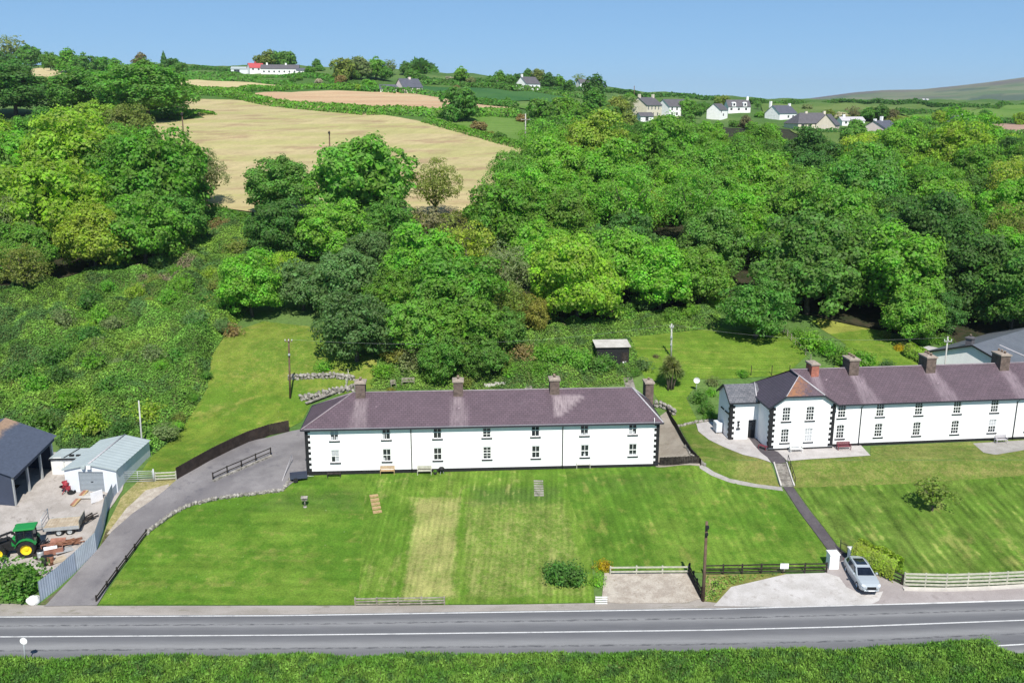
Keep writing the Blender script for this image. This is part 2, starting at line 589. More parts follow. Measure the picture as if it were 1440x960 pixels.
M = {}
M['white'] = paint('white_render', (.80, .80, .80), .85, .06, .8, .15, .2)
M['white_dirty'] = paint('weathered_white_paint', (.66, .66, .64), .8, .12, 2.0)
M['cream'] = paint('cream_render', (.62, .57, .46), .85, .06, 1.0)
M['pink'] = paint('pale_pink_render', (.68, .58, .56), .85, .05, 1.0)
M['black'] = paint('black_paint', (.018, .018, .02), .6, .2, 5.0)
M['darkwood'] = two('dark_stained_timber', (.022, .018, .016), (.05, .042, .036), 3.0, .85, fine=30)
M['brownwood'] = two('brown_creosoted_boards', (.028, .022, .02), (.045, .034, .03), 1.5, .9, fine=25)
M['greywood'] = two('weathered_grey_timber', (.20, .185, .15), (.32, .30, .24), 3.0, .9, fine=25)
M['palewood'] = two('pale_silvered_timber', (.36, .36, .29), (.46, .45, .37), 3.0, .9, fine=25)
M['tanwood'] = two('oiled_tan_timber', (.33, .22, .11), (.42, .30, .16), 5.0, .7)
M['frame'] = paint('white_window_paint', (.78, .78, .77), .5, .04, 4.0)
M['glass'] = glass_mat('dark_window_glass')
M['carglass'] = glass_mat('dark_car_glass', (.008, .011, .02))
M['curtain'] = paint('white_curtain', (.42, .43, .45), .9, .12, 8.0)
M['slate_purple'] = slate_mat('purple_slate', (.088, .060, .076), (.108, .073, .092), (.045, .030, .038))
M['slate_purple2'] = slate_mat('aged_purple_slate', (.086, .060, .075), (.110, .075, .094), (.045, .031, .038), (.36, .29, .32))
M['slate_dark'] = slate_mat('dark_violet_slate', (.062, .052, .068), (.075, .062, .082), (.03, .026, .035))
M['slate_grey'] = slate_mat('grey_slate', (.10, .105, .12), (.16, .16, .175), (.05, .05, .06), (.3, .3, .3))
M['slate_far'] = paint('far_grey_slate', (.10, .095, .105), .7, .15, .8)
M['slate_farblue'] = paint('far_blue_slate', (.085, .09, .115), .7, .12, .8)
M['roof_bungalow'] = slate_mat('blue_grey_slate', (.105, .118, .142), (.118, .13, .152), (.085, .094, .112), (.3, .3, .3), .5, .3)
M['ridge'] = paint('ridge_tiles', (.24, .20, .22), .8, .2, 3.0)
M['lead'] = paint('pale_hip_flashing', (.42, .40, .42), .7, .15, 4.0)
M['gutter'] = paint('black_gutter', (.03, .032, .04), .5, .1)
M['soffit'] = paint('grey_soffit', (.25, .26, .28), .8, .1)
def brick(name, c1, c2, mortar):
    k = N(name)
    br = k.node('ShaderNodeTexBrick')
    v = k.mapping(rot=(math.pi / 2, 0, 0))
    k.put(br.inputs['Vector'], v)
    br.inputs['Color1'].default_value = (*c1, 1); br.inputs['Color2'].default_value = (*c2, 1); br.inputs['Mortar'].default_value = (*mortar, 1)
    br.inputs['Scale'].default_value = 1; br.inputs['Brick Width'].default_value = .22; br.inputs['Row Height'].default_value = .075
    br.inputs['Mortar Size'].default_value = .01
    return k.done(k.mul(br.outputs['Color'], k.rng(k.noise(3, 4), .3, .7, .7, 1.3)), .9, .15)
M['brick_brown'] = brick('sooty_brown_brick', (.11, .075, .06), (.15, .10, .085), (.13, .12, .11))
M['brick_red'] = brick('red_brick', (.32, .085, .05), (.38, .115, .07), (.30, .2, .17))
M['cap'] = paint('cement_cap', (.30, .25, .21), .9, .2, 5.0)
M['pot'] = paint('clay_chimney_pot', (.34, .25, .19), .8, .2, 6.0)
M['concrete'] = two('pale_concrete', (.40, .38, .35), (.50, .48, .45), .6, .9, fine=9, fvar=.12)
M['stone'] = two('lichened_rubble_stone', (.16, .15, .13), (.34, .32, .29), 3.0, .95, fine=12, fvar=.3, bump=.6)
M['stonestep'] = two('mossy_stone_steps', (.17, .155, .14), (.30, .28, .25), 2.0, .95, fine=12, fvar=.25)
M['metal_grey'] = paint('galvanised_steel', (.42, .44, .45), .5, .12, 3.0, .4, metal=.3)
M['pole_wood'] = two('tarred_pole_timber', (.10, .065, .045), (.16, .11, .08), 1.2, .9)
M['pole_grey'] = paint('bleached_pole_timber', (.40, .40, .37), .8, .15, 2.0)
M['insul'] = paint('white_porcelain', (.7, .7, .7), .4, .05)
M['wire'] = paint('grey_wire', (.35, .36, .36), .6, .1)
M['rubber'] = paint('black_rubber', (.018, .018, .019), .85, .2, 8.0)
M['bark'] = two('grey_brown_bark', (.06, .05, .04), (.12, .10, .08), 3.0, .95, fine=15, bump=.5)
M['leaf'] = leaf_mat('leaves')
M['rust'] = two('rusty_steel', (.17, .075, .045), (.28, .14, .09), 3.0, .9, fine=20)
M['yard_rust'] = two('brown_red_boards', (.20, .09, .065), (.30, .15, .11), 2.0, .9)
M['tarp'] = paint('white_sheeting', (.72, .72, .74), .6, .06, 2.0)
M['shed_roof'] = paint('pale_green_grey_sheeting', (.34, .39, .40), .6, .07, .8, .3)
M['shed_wall'] = paint('pale_grey_cladding', (.60, .63, .68), .7, .05, 1.2)
M['shutter'] = paint('grey_roller_shutter', (.22, .25, .28), .6, .06, 2.0)
M['fence_blue'] = paint('blue_grey_steel_sheet', (.34, .39, .47), .5, .12, 1.0, .35)
M['fence_pale'] = paint('pale_grey_steel_sheet', (.50, .545, .59), .5, .12, 1.0, .35)
def barnroof():
    k = N('blue_black_roof_sheeting_with_rust')
    a = k.attr('stain')
    c = k.mix(k.step(k.math('ADD', a[0], k.math('SUBTRACT', k.noise(.5, 5, .7), .5)), .35, .75), (.058, .07, .10), (.25, .17, .115))
    return k.done(k.mul(c, k.rng(k.noise(4, 3), .3, .7, .85, 1.15)), .5, .35)
M['barn_roof'] = barnroof()
M['barn_wall'] = paint('blue_black_cladding', (.045, .055, .085), .6, .1, 1.0)
M['carpaint'] = paint('silver_car_paint', (.44, .48, .51), .25, .03, 2.0, .6, metal=.25)
M['chrome'] = paint('bright_trim', (.6, .62, .64), .2, .05, 3.0, .6, metal=.6)
M['lamp'] = paint('headlamp_lens', (.5, .53, .56), .12, .2, 12.0, .7)
M['green_paint'] = paint('green_tractor_paint', (.015, .22, .045), .4, .1, 3.0, .4)
M['yellow_paint'] = paint('yellow_rim_paint', (.75, .55, .02), .45, .08, 4.0, .4)
M['red_paint'] = paint('faded_red_paint', (.27, .03, .04), .5, .15, 4.0)
M['maroon'] = paint('maroon_painted_timber', (.16, .035, .05), .6, .15, 4.0)
M['plum'] = paint('plum_red_roof', (.40, .075, .08), .7, .1, 1.0)

# ground
LIME = (0.17, 0.235, 0.040)
MIDG = (0.105, 0.185, 0.030)
DEEP = (0.070, 0.155, 0.024)
DRY = (0.30, 0.29, 0.105)
def terrain_mat():
    k = N('hillside_grass')
    big = k.noise(.012, 5, .6); mid = k.noise(.11, 5, .65); fine = k.noise(2.5, 4, .7)
    c = k.mix(k.step(big, .42, .58), (.06, .125, .028), (.10, .165, .045))
    c = k.mix(k.step(mid, .55, .72), c, (.125, .16, .05))
    k.bump(fine, .4, .1)
    return k.done(k.mul(c, k.rng(fine, .3, .7, .75, 1.25)), .95, .1)
M['terrain'] = terrain_mat()
def road_mat():
    k = N('worn_asphalt')
    a = k.attr()
    g = k.noise(1.2, 5, .7, k.mapping(scale=(.25, 2.2, 1)))
    fine = k.noise(30, 3, .7)
    c = k.mix(a[0], (.122, .123, .132), (.215, .215, .22))
    c = k.mix(k.math('MULTIPLY', k.step(k.math('ADD', k.math('MULTIPLY', a[1], .5), k.math('MULTIPLY', k.noise(2.2, 5, .8, k.mapping(scale=(.6, 1.6, 1))), .8)), .76, .9), .75), c, (.055, .056, .062))
    v = k.math('MULTIPLY', k.rng(g, .3, .7, .9, 1.1), k.rng(fine, .3, .7, .86, 1.14))
    k.bump(fine, .2, .01)
    return k.done(k.mul(c, v), .85, .25)
M['road'] = road_mat()
def worn(name, c1, c2, c3, scale=.5, stretch=(1, 1, 1), fine=18):
    k = N(name)
    v = k.mapping(scale=stretch)
    c = k.mix(k.step(k.noise(scale, 5, .65, v), .36, .64), c1, c2)
    c = k.mix(k.math('MULTIPLY', k.step(k.noise(scale * 2.3, 5, .7, k.mapping(v, loc=(13, 3, 0))), .56, .7), .7), c, c3)
    f = k.noise(fine, 4, .75)
    k.bump(f, .3, .03)
    a = k.attr()
    c = k.mix(k.math('MULTIPLY', a[0], k.rng(k.noise(1.5, 5, .7), .3, .6, .5, 1)), c, c3)
    return k.done(k.mul(c, k.rng(f, .3, .7, .8, 1.2)), .92, .15)
M['drive'] = worn('worn_tarmac_drive', (.155, .145, .15), (.215, .203, .205), (.095, .09, .102), .22, (1, 1, 1))
M['yard'] = worn('dusty_yard_concrete', (.28, .255, .235), (.37, .34, .32), (.15, .128, .112), .5)
M['gravel'] = worn('loose_gravel', (.30, .26, .22), (.40, .36, .31), (.20, .15, .11), 1.2, fine=7)
M['pad'] = worn('pale_parking_concrete', (.38, .36, .345), (.46, .44, .43), (.27, .245, .225), .6)
M['paving'] = worn('pale_patio_slabs', (.37, .345, .335), (.43, .405, .395), (.29, .26, .24), .8)
M['court'] = worn('brown_grey_court', (.23, .20, .165), (.29, .26, .22), (.17, .15, .11), .5)
M['path_dark'] = worn('dark_tarmac_path', (.075, .065, .072), (.10, .09, .095), (.055, .05, .055), .8)
M['path_pale'] = worn('pale_concrete_path', (.26, .245, .23), (.32, .305, .29), (.18, .17, .14), .8)
M['pavement'] = worn('pinkish_tarmac_pavement', (.27, .24, .235), (.31, .28, .275), (.23, .20, .195), .5)
M['shoulder'] = worn('dusty_road_shoulder', (.26, .235, .21), (.33, .30, .275), (.17, .16, .11), .5, (.4, 1, 1))
M['roadpaint'] = two('worn_white_road_paint', (.56, .56, .56), (.34, .34, .345), .9, .7, .5, .75, fine=9, bump=0)
M['kerb'] = paint('concrete_kerb', (.50, .47, .43), .9, .12, 1.5)
def stubble(name, c1, c2, c3, ang):
    k = N(name)
    st = k.stripes(ang, 3.2, 2.5)
    st2 = k.stripes(ang + .03, 9.0, 4.0)
    lum = k.streak(ang, .03, .008, 5, .6)
    c = k.mix(k.step(lum, .42, .60), c1, c2)
    c = k.mix(k.math('MULTIPLY', k.step(k.streak(ang, .07, .016, 5, .65, (50, 20, 0)), .50, .66), .8), c, c3)
    v = k.math('ADD', k.rng(st, 0, 1, .985, 1.01), k.rng(st2, 0, 1, -.02, .02))
    v = k.math('MULTIPLY', v, k.rng(k.streak(ang, .35, .012, 5, .75), .3, .7, .88, 1.1))
    v = k.math('MULTIPLY', v, k.rng(k.noise(1.2, 4, .7), .3, .7, .9, 1.1))
    return k.done(k.mul(c, v), .95, .1)
M['hay'] = stubble('cut_hay_stubble', (.40, .335, .18), (.345, .32, .14), (.29, .205, .125), .45)
M['hay_pale'] = stubble('pale_stubble', (.46, .38, .21), (.44, .37, .20), (.38, .30, .17), 1.3)
M['hay_red'] = stubble('reddish_stubble', (.46, .33, .20), (.42, .28, .17), (.45, .36, .22), 1.45)
M['soil'] = stubble('pinkish_ploughed_soil', (.33, .22, .17), (.36, .25, .19), (.29, .2, .15), 1.5)
def pasture(name, c1, c2, ang=1.4):
    k = N(name)
    c = k.mix(k.step(k.noise(.03, 5, .6), .4, .6), c1, c2)
    st = k.stripes(ang, 4.0, 1.0)
    return k.done(k.mul(c, k.math('MULTIPLY', k.rng(st, 0, 1, .95, 1.05), k.rng(k.noise(1.0, 4, .7), .3, .7, .85, 1.15))), .95, .1)
M['pasture'] = pasture('bright_pasture', (.085, .17, .028), (.12, .20, .045))
M['crop'] = pasture('dark_green_crop', (.035, .105, .030), (.05, .125, .035))
M['meadow'] = pasture('far_meadow', (.09, .15, .035), (.125, .175, .05))
# ------------------------------------------------------------------ ground, roads, fields
def build_terrain():
    nr, nc = len(ROWS), len(COLS)
    Yg, Ug = np.meshgrid(ROWS, COLS, indexing='ij')
    co = np.stack([Ug * Yg, Yg, ZG], axis=2).reshape(-1, 3)
    idx = np.arange(nr * nc).reshape(nr, nc)
    f = np.stack([idx[:-1, :-1], idx[:-1, 1:], idx[1:, 1:], idx[1:, :-1]], axis=2).reshape(-1, 4)
    me = bpy.data.meshes.new('terrain')
    me.from_pydata(co.tolist(), [], f.tolist())
    me.polygons.foreach_set('use_smooth', [True] * len(me.polygons))
    me.materials.append(M['terrain'])
    tag(link('terrain', me), kind='structure')
build_terrain()

# road: three lines seen in the photo, carried on beyond the frame
def line_world(pix, ext=90):
    w = [Vector(p) for p in gp(*pix)]
    a = (w[0] - w[1]).normalized(); b = (w[-1] - w[-2]).normalized()
    return [w[0] + Vector((-1, 0)) * ext * 1.0] + w + [w[-1] + b * ext]
def y_on(line, x):
    return float(np.interp(x, [p.x for p in line], [p.y for p in line]))
ROAD_U = line_world([(0, 868), (400, 866), (720, 861), (1000, 857), (1200, 851.5), (1440, 844.5)])
ROAD_C = line_world([(0, 896), (400, 893.5), (720, 890), (1000, 886.5), (1200, 881.5), (1440, 872.5)])
def road_y(x, t):
    """t 0 = far edge line, 1 = centre line, 2 = near edge line"""
    u, c = y_on(ROAD_U, x), y_on(ROAD_C, x)
    return u + (c - u) * t
RXS = list(np.arange(-120, 121, 1.5))
def road_strip(name, t0, t1, off, mat, nt=1, xs=RXS, mask=None, kind='structure', wob=0.0, pad0=0.0, pad1=0.0):
    ts = np.linspace(t0, t1, nt + 1)
    vs = []; fs = []; ms = []
    for x in xs:
        for i, t in enumerate(ts):
            y = road_y(x, t) + (pad0 if i == 0 else 0) + (pad1 if i == nt else 0)
            vs.append((x, y, zt(x, y) + off)); ms.append(mask(x, t) if mask else (0, 0, 0))
    k = nt + 1
    for a in range(len(xs) - 1):
        for i in range(nt):
            fs.append((a * k + i + 1, (a + 1) * k + i + 1, (a + 1) * k + i, a * k + i))
    me = bpy.data.meshes.new(name)
    me.from_pydata(vs, [], fs); me.materials.append(mat)
    me.polygons.foreach_set('use_smooth', [True] * len(me.polygons))
    ca = me.color_attributes.new('mask', 'FLOAT_COLOR', 'POINT')
    for i, m in enumerate(ms): ca.data[i].color = (*m, 1)
    o = link(name, me); o['kind'] = kind
    return o
def road_mask(x, t):
    s = t % 1.0
    light = math.exp(-((s - .47) / .17) ** 2)
    spots = math.exp(-((s - .45) / .07) ** 2) if t < 1 else math.exp(-((s - .62) / .07) ** 2)
    if t > 1: light = math.exp(-((s - .48) / .2) ** 2)
    return (light, spots, 0)
road_strip('road', -0.06, 2.5, .06, M['road'], 48, mask=road_mask)
W = 0.055
road_strip('road_edge_line', -0.025, 0.028, .075, M['roadpaint'], 1)
road_strip('road_centre_line', 1 - .025, 1 + .025, .075, M['roadpaint'], 1)
road_strip('road_edge_line', 2.1, 2.15, .075, M['roadpaint'], 1)

ADD = {}
def pix_sheet(name, pix, off, mat, step=1.0, mask=None):
    poly = gp(*pix)
    ADD[name] = poly
    return sheet(name, poly, off, mat, step, mask)

up = [(x, y) for x, y in ((-300, 868.5), (0, 868), (400, 866), (720, 861), (1000, 857), (1200, 851.5), (1250, 850))]
pix_sheet('road_shoulder', [(-300, 850), (20, 849), (50, 851), (140, 852), (500, 851.5), (700, 850.5), (836, 848), (870, 846), (985, 841), (1010, 836), (1250, 838)] + up[::-1], .045, M['shoulder'], 1.5)

# lawns in front of the houses
strip_dry = gp((583, 700), (646, 698), (641, 842), (563, 845))
strip_pale = gp((650, 700), (795, 705), (832, 840), (650, 845))
bank_a = gp((390, 690), (515, 683), (512, 722), (330, 722))
bank_c = gp((800, 668), (930, 664), (990, 672), (1010, 700), (810, 700))
dark_band = gp((655, 683), (790, 680), (795, 708), (660, 715))  # darker green band across the lawn bank
banktop = gp((515, 690), (660, 685), (660, 715), (515, 720))
LG = lambda n, s: lawn_mat(n, *s)
M['lawn_a'] = lawn_mat('lawn_by_drive', (.072, .156, .015), (.112, .194, .024), (.20, .21, .055), math.pi / 2 + .05, 1.1, .10, 0, 1)
M['lawn_b'] = lawn_mat('lawn_strips', (.086, .172, .018), (.124, .206, .028), (.29, .29, .10), .04, .5, .17, 7)
M['lawn_c'] = lawn_mat('lawn_over_gravel', (.074, .158, .016), (.116, .200, .026), (.23, .235, .06), -.10, .8, .15, 13)
M['lawn_d'] = lawn_mat('lawn_by_path', (.088, .162, .021), (.122, .194, .032), (.25, .25, .075), -.08, .85, .30, 19)
M['lawn_bank'] = lawn_mat('mown_bank', (.085, .145, .02), (.13, .17, .035), (.235, .21, .075), math.pi / 2, 1.2, .06, 23)
M['lawn_rear'] = lawn_mat('rear_lawn', (.095, .175, .018), (.125, .20, .025), (.22, .24, .05), math.pi / 2 + .02, .55, .10, 29)
M['slope'] = lawn_mat('rough_slope_grass', (.09, .165, .018), (.135, .195, .026), (.25, .24, .065), .5, 2.0, .04, 31, 1)
M['roadside_dry'] = lawn_mat('dry_gateway_grass', (.15, .165, .04), (.20, .19, .06), (.36, .30, .16), .5, 2.0, .03, 37)

pix_sheet('lawn', [(138, 850), (205, 753), (262, 713), (330, 698), (398, 691), (418, 674), (432, 669), (515, 666), (503, 851)], .05, M['lawn_a'], .8,
          lambda x, y: (0, .62 * soft(bank_a, x, y, 1.6), 0))
pix_sheet('lawn', [(503, 851), (515, 666), (795, 659), (800, 700), (832, 782), (836, 848)], .052, M['lawn_b'], .6,
          lambda x, y: (max((.74 + .3 * mnoise.noise(Vector((x * .7, y * .5, 1)))) * soft(strip_dry, x, y, .4), .46 * soft(strip_pale, x, y, .6)), .75 * soft(dark_band, x, y, 1.4), 0))
pix_sheet('lawn', [(795, 659), (926, 654), (985, 655), (1002, 667), (1030, 678), (1100, 689), (1162, 772), (1163, 802), (970, 805), (850, 808), (836, 803), (832, 782), (800, 700)], .054, M['lawn_c'], .8, lambda x, y: (.05, .45 * soft(bank_c, x, y, 1.5), 0))
pix_sheet('lawn', [(1117, 686), (1142, 720), (1178, 768), (1200, 784), (1268, 807), (1330, 810), (1440, 805), (1700, 796), (1700, 648), (1440, 668), (1300, 678), (1200, 682)], .05, M['lawn_d'], 1.0, lambda x, y: 0.1)
pix_sheet('grass_bank', [(1108, 649), (1160, 645), (1224, 641), (1224, 628), (1700, 606), (1700, 649), (1440, 669), (1300, 679), (1200, 683), (1116, 686)], .056, M['lawn_bank'], .8, lambda x, y: (.45, 0, 0))
pix_sheet('grass_bank', [(955, 598), (978, 596), (982, 607), (997, 619), (1020, 630), (1045, 640), (1083, 651), (1098, 687), (1060, 681), (1025, 674), (1003, 665), (988, 653), (970, 626)], .056, M['lawn_bank'], .8,
          lambda x, y: (.55 * float(smooth01((x - 20) / 5)), 0, 0))
pix_sheet('rear_lawn', [(885, 474), (1010, 461), (1050, 468), (1112, 468), (1135, 500), (1105, 528), (1000, 534), (985, 533), (965, 560), (985, 598), (955, 599), (938, 580), (915, 545), (900, 520)], .05, M['lawn_rear'], 1.0,
          lambda x, y: (.25, 0, 0))
brown = gp((1150, 448), (1200, 444), (1222, 462), (1160, 470))
pix_sheet('rear_lawn', [(1140, 452), (1195, 436), (1225, 452), (1265, 488), (1315, 520), (1170, 525), (1190, 485)], .05, M['lawn_rear'], .8,
          lambda x, y: (.3 + 1.0 * soft(brown, x, y, .6), 0, 0))
pix_sheet('grass_slope', [(196, 668), (215, 640), (258, 600), (292, 545), (298, 500), (322, 468), (370, 452), (445, 460), (470, 490), (530, 505), (530, 545), (440, 562), (425, 592), (405, 603), (340, 622), (250, 670)], .05, M['slope'], 1.0,
          lambda x, y: (.38 * float(smooth01((y - 103) / 8)), 0, 0))
pix_sheet('gateway_grass', [(135, 790), (150, 740), (170, 700), (198, 674), (250, 672), (240, 692), (192, 724), (160, 752), (142, 775)], .06, M['roadside_dry'], .8,
          lambda x, y: (.55, 0, 0))
# hard surfaces
track = gp((112, 846), (150, 806), (190, 768), (235, 728), (285, 692), (345, 662), (400, 640))
track2 = gp((85, 846), (128, 806), (168, 766), (212, 722), (262, 682), (320, 648), (390, 622))
def drive_mask(x, y):
    d = edge_dist(track, x, y, False)
    n = .5 + .5 * mnoise.noise(Vector((x * .25, y * .25, 2)))
    return (.95 * math.exp(-(d / .55) ** 2) * n, 0, 0)
M['soil'+'_bank'] = two('weedy_soil_bank', (.10, .085, .065), (.09, .11, .035), 1.2, .95, fine=8, fvar=.3)
pix_sheet('soil_bank', [(56, 850), (84, 829), (112, 803), (138, 776), (150, 744), (162, 748), (150, 775), (112, 812), (72, 852)], .06, M['soil_bank'], .8)
pix_sheet('driveway', [(62, 853), (100, 814), (140, 770), (157, 748), (187, 722), (233, 689), (249, 675), (300, 646), (350, 621), (408, 607), (440, 600), (440, 640), (434, 671), (418, 675), (398, 690), (380, 693), (330, 697), (300, 702), (262, 712), (235, 728), (205, 752), (170, 797), (136, 852)], .085, M['drive'], .5, drive_mask)
sand = gp((172, 728), (200, 700), (236, 690), (190, 722))
pix_sheet('gateway_gravel', [(150, 752), (178, 715), (205, 690), (238, 681), (236, 688), (190, 722), (160, 750)], .075, M['gravel'], .8)
pix_sheet('yard', [(-160, 830), (-160, 640), (80, 636), (190, 640), (172, 690), (150, 722), (137, 762), (112, 792), (72, 818), (0, 825)], .07, M['yard'], 1.5)
pix_sheet('gravel_court', [(846, 846), (850, 806), (968, 806), (986, 842), (965, 848), (870, 849)], .075, M['gravel'], .8)
pix_sheet('parking_pad', [(1003, 853), (1028, 826), (1105, 808), (1160, 806), (1180, 812), (1190, 826), (1215, 838), (1242, 832), (1236, 845), (1225, 850.5), (1100, 854)], .085, M['pad'], .8)
pix_sheet('pavement', [(1162, 780), (1196, 783), (1220, 797), (1268, 823), (1290, 828), (1440, 824), (1700, 816), (1700, 836), (1440, 845), (1225, 851), (1160, 812)], .07, M['pavement'], 1.0)
pix_sheet('path', [(1101, 685), (1115, 685), (1127, 702), (1140, 720), (1160, 745), (1177, 768), (1197, 785), (1178, 791), (1162, 771), (1145, 748), (1124, 720), (1110, 698)], .075, M['path_dark'], .8)
pix_sheet('path', [(983, 652), (990, 655), (1004, 664), (1026, 673.5), (1060, 680.5), (1099, 685.5), (1101, 691), (1060, 685.5), (1023, 678), (1000, 669), (984, 659)], .08, M['path_pale'], .8)
pix_sheet('patio', [(979, 596), (1001, 592), (1007, 598), (1026, 615), (1054, 616), (1070, 635), (1084, 651), (1045, 640), (1020, 630), (997, 619), (982, 607)], .08, M['paving'], .8)
pix_sheet('path', [(1052, 615), (1065, 613), (1081, 631), (1094, 636), (1107, 651), (1087, 653), (1070, 637), (1060, 626)], .085, M['path_dark'], .8)
pix_sheet('patio', [(1086, 634), (1163, 628), (1210, 626), (1224, 641), (1160, 645), (1107, 649), (1094, 637)], .08, M['paving'], .8)
pix_sheet('patio', [(1368, 624), (1398, 622), (1448, 619), (1448, 632), (1400, 640), (1383, 637)], .08, M['path_pale'], .8)
pix_sheet('court', [(920, 592), (937, 579), (946, 590), (952, 605), (964, 627), (986, 650), (984, 656), (922, 657)], .08, M['court'], .8)

pix_sheet('weedy_grass', [(990, 846), (991, 808), (1105, 806.5), (1100, 811), (1030, 826), (1010, 848)], .065, M['roadside_dry'], .6, lambda x, y: .15)
# fields on the hill
def field(name, pix, mat, off=.25, step=6.0):
    pix_sheet(name, pix, off, M[mat], step)
field('hay_field', [(196, 178), (205, 172), (240, 171), (288, 167), (262, 156), (249, 146), (262, 140), (310, 141), (400, 148), (470, 156), (560, 166), (640, 182), (700, 199), (738, 211), (715, 245), (690, 285), (640, 308), (560, 320), (420, 310), (290, 292), (250, 240)], 'hay', .25, 5.0)
field('hay_field', [(252, 113), (330, 116), (402, 122), (330, 128), (264, 131), (250, 126)], 'hay_pale', .4, 8)
field('hay_field', [(332, 134), (420, 130.5), (480, 129), (540, 131), (620, 139), (722, 153), (700, 157.5), (600, 157), (480, 155), (385, 146)], 'hay_red', .4, 8)
field('hay_field', [(36, 98), (70, 97), (97, 99), (92, 110), (84, 119), (68, 117), (50, 110)], 'hay_pale', .4, 8)
field('crop_field', [(588, 121), (650, 124), (720, 130), (802, 138), (792, 145), (720, 144), (640, 139), (590, 133)], 'crop', .4, 8)
field('pasture', [(600, 168), (680, 165), (745, 169), (750, 190), (738, 207), (690, 194), (640, 180)], 'pasture', .3, 6)
field('pasture', [(640, 141), (720, 148), (800, 147), (830, 152), (760, 160), (725, 152)], 'pasture', .4, 8)
field('meadow', [(1070, 149), (1130, 147.5), (1200, 147), (1300, 149), (1382, 154), (1262, 160), (1240, 168), (1085, 163)], 'meadow', .6, 12)
field('meadow', [(1265, 161), (1390, 154), (1460, 149), (1700, 149), (1700, 176), (1445, 173), (1360, 172), (1300, 170)], 'pasture', .6, 12)
field('ploughed_field', [(1379, 176), (1460, 175.5), (1520, 176), (1520, 194), (1440, 193), (1376, 188)], 'soil', .4, 6)
field('pasture', [(1110, 184), (1210, 184), (1245, 192), (1200, 206), (1140, 204)], 'meadow', .4, 6)
field('pasture', [(925, 158), (968, 158), (968, 168), (918, 170)], 'meadow', .4, 6)

def build_hills():
    """moorland hill beyond the last fields"""
    crest = ([700, 1000, 1050, 1100, 1150, 1200, 1240, 1290, 1330, 1380, 1440, 1520, 1650, 1800, 2200],
             [156, 152, 149, 143, 137, 130.5, 127.5, 126.5, 122.5, 117, 109.5, 103, 99, 104, 130])
    ys = np.linspace(2300, 6500, 44)
    pxs = np.arange(700, 2200, 8.0)
    vs = []; ms = []
    for y in ys:
        for px in pxs:
            x = (px - 720) / F * y / 1.03
            py = np.interp(px, *crest)
            zc = CAM_H + ray(px, py)[1] * 4800
            t = (y - 2300) / 2500.0
            prof = float(smooth01(t)) if t <= 1 else max(0.0, 1 - .35 * (t - 1))
            n = mnoise.fractal(Vector((x / 600, y / 600, 0)), 1.0, 2.0, 4)
            z = 22 + (zc - 22) * prof * (1 + .05 * n * (1 - abs(2 * min(t, 1) - 1)))
            if 0.1 < t < .95: z += n * 7 * (1 - t)
            vs.append((x, y, z))
            hea = float(smooth01((t - .52 + .28 * n) / .22))
            dark = 1.0 if mnoise.noise(Vector((x / 260, y / 420, 4))) > .22 and t < .7 else 0.0
            ms.append((hea, dark, 0))
    nc = len(pxs)
    fs = [(a * nc + b, a * nc + b + 1, (a + 1) * nc + b + 1, (a + 1) * nc + b) for a in range(len(ys) - 1) for b in range(nc - 1)]
    k = N('moorland')
    a = k.attr()
    c = k.mix(k.step(k.noise(.0042, 5, .65), .42, .58), (.075, .13, .045), (.15, .17, .085))
    c = k.mix(k.math('MULTIPLY', a[1], .8), c, (.04, .075, .045))
    h = k.mix(k.step(k.noise(.003, 6, .7, k.mapping(scale=(1, .5, 1))), .40, .60), (.10, .08, .085), (.15, .145, .085))
    c = k.mix(a[0], c, h)
    k.done(c, .95, .05)
    me = bpy.data.meshes.new('hills')
    me.from_pydata(vs, [], fs); me.materials.append(k.m)
    me.polygons.foreach_set('use_smooth', [True] * len(me.polygons))
    ca = me.color_attributes.new('mask', 'FLOAT_COLOR', 'POINT')
    for i, m in enumerate(ms): ca.data[i].color = (*m, 1)
    tag(link('hills', me), kind='structure')
build_hills()
# ------------------------------------------------------------------ ground cover that nobody could count
def mound(x, y, h, sc):
    a = mnoise.fractal(Vector((x / sc, y / sc, 1.7)), 1.0, 2.0, 3)
    b = mnoise.noise(Vector((x / (sc * .28), y / (sc * .28), 9)))
    return h * (0.55 + .55 * a + .28 * b)

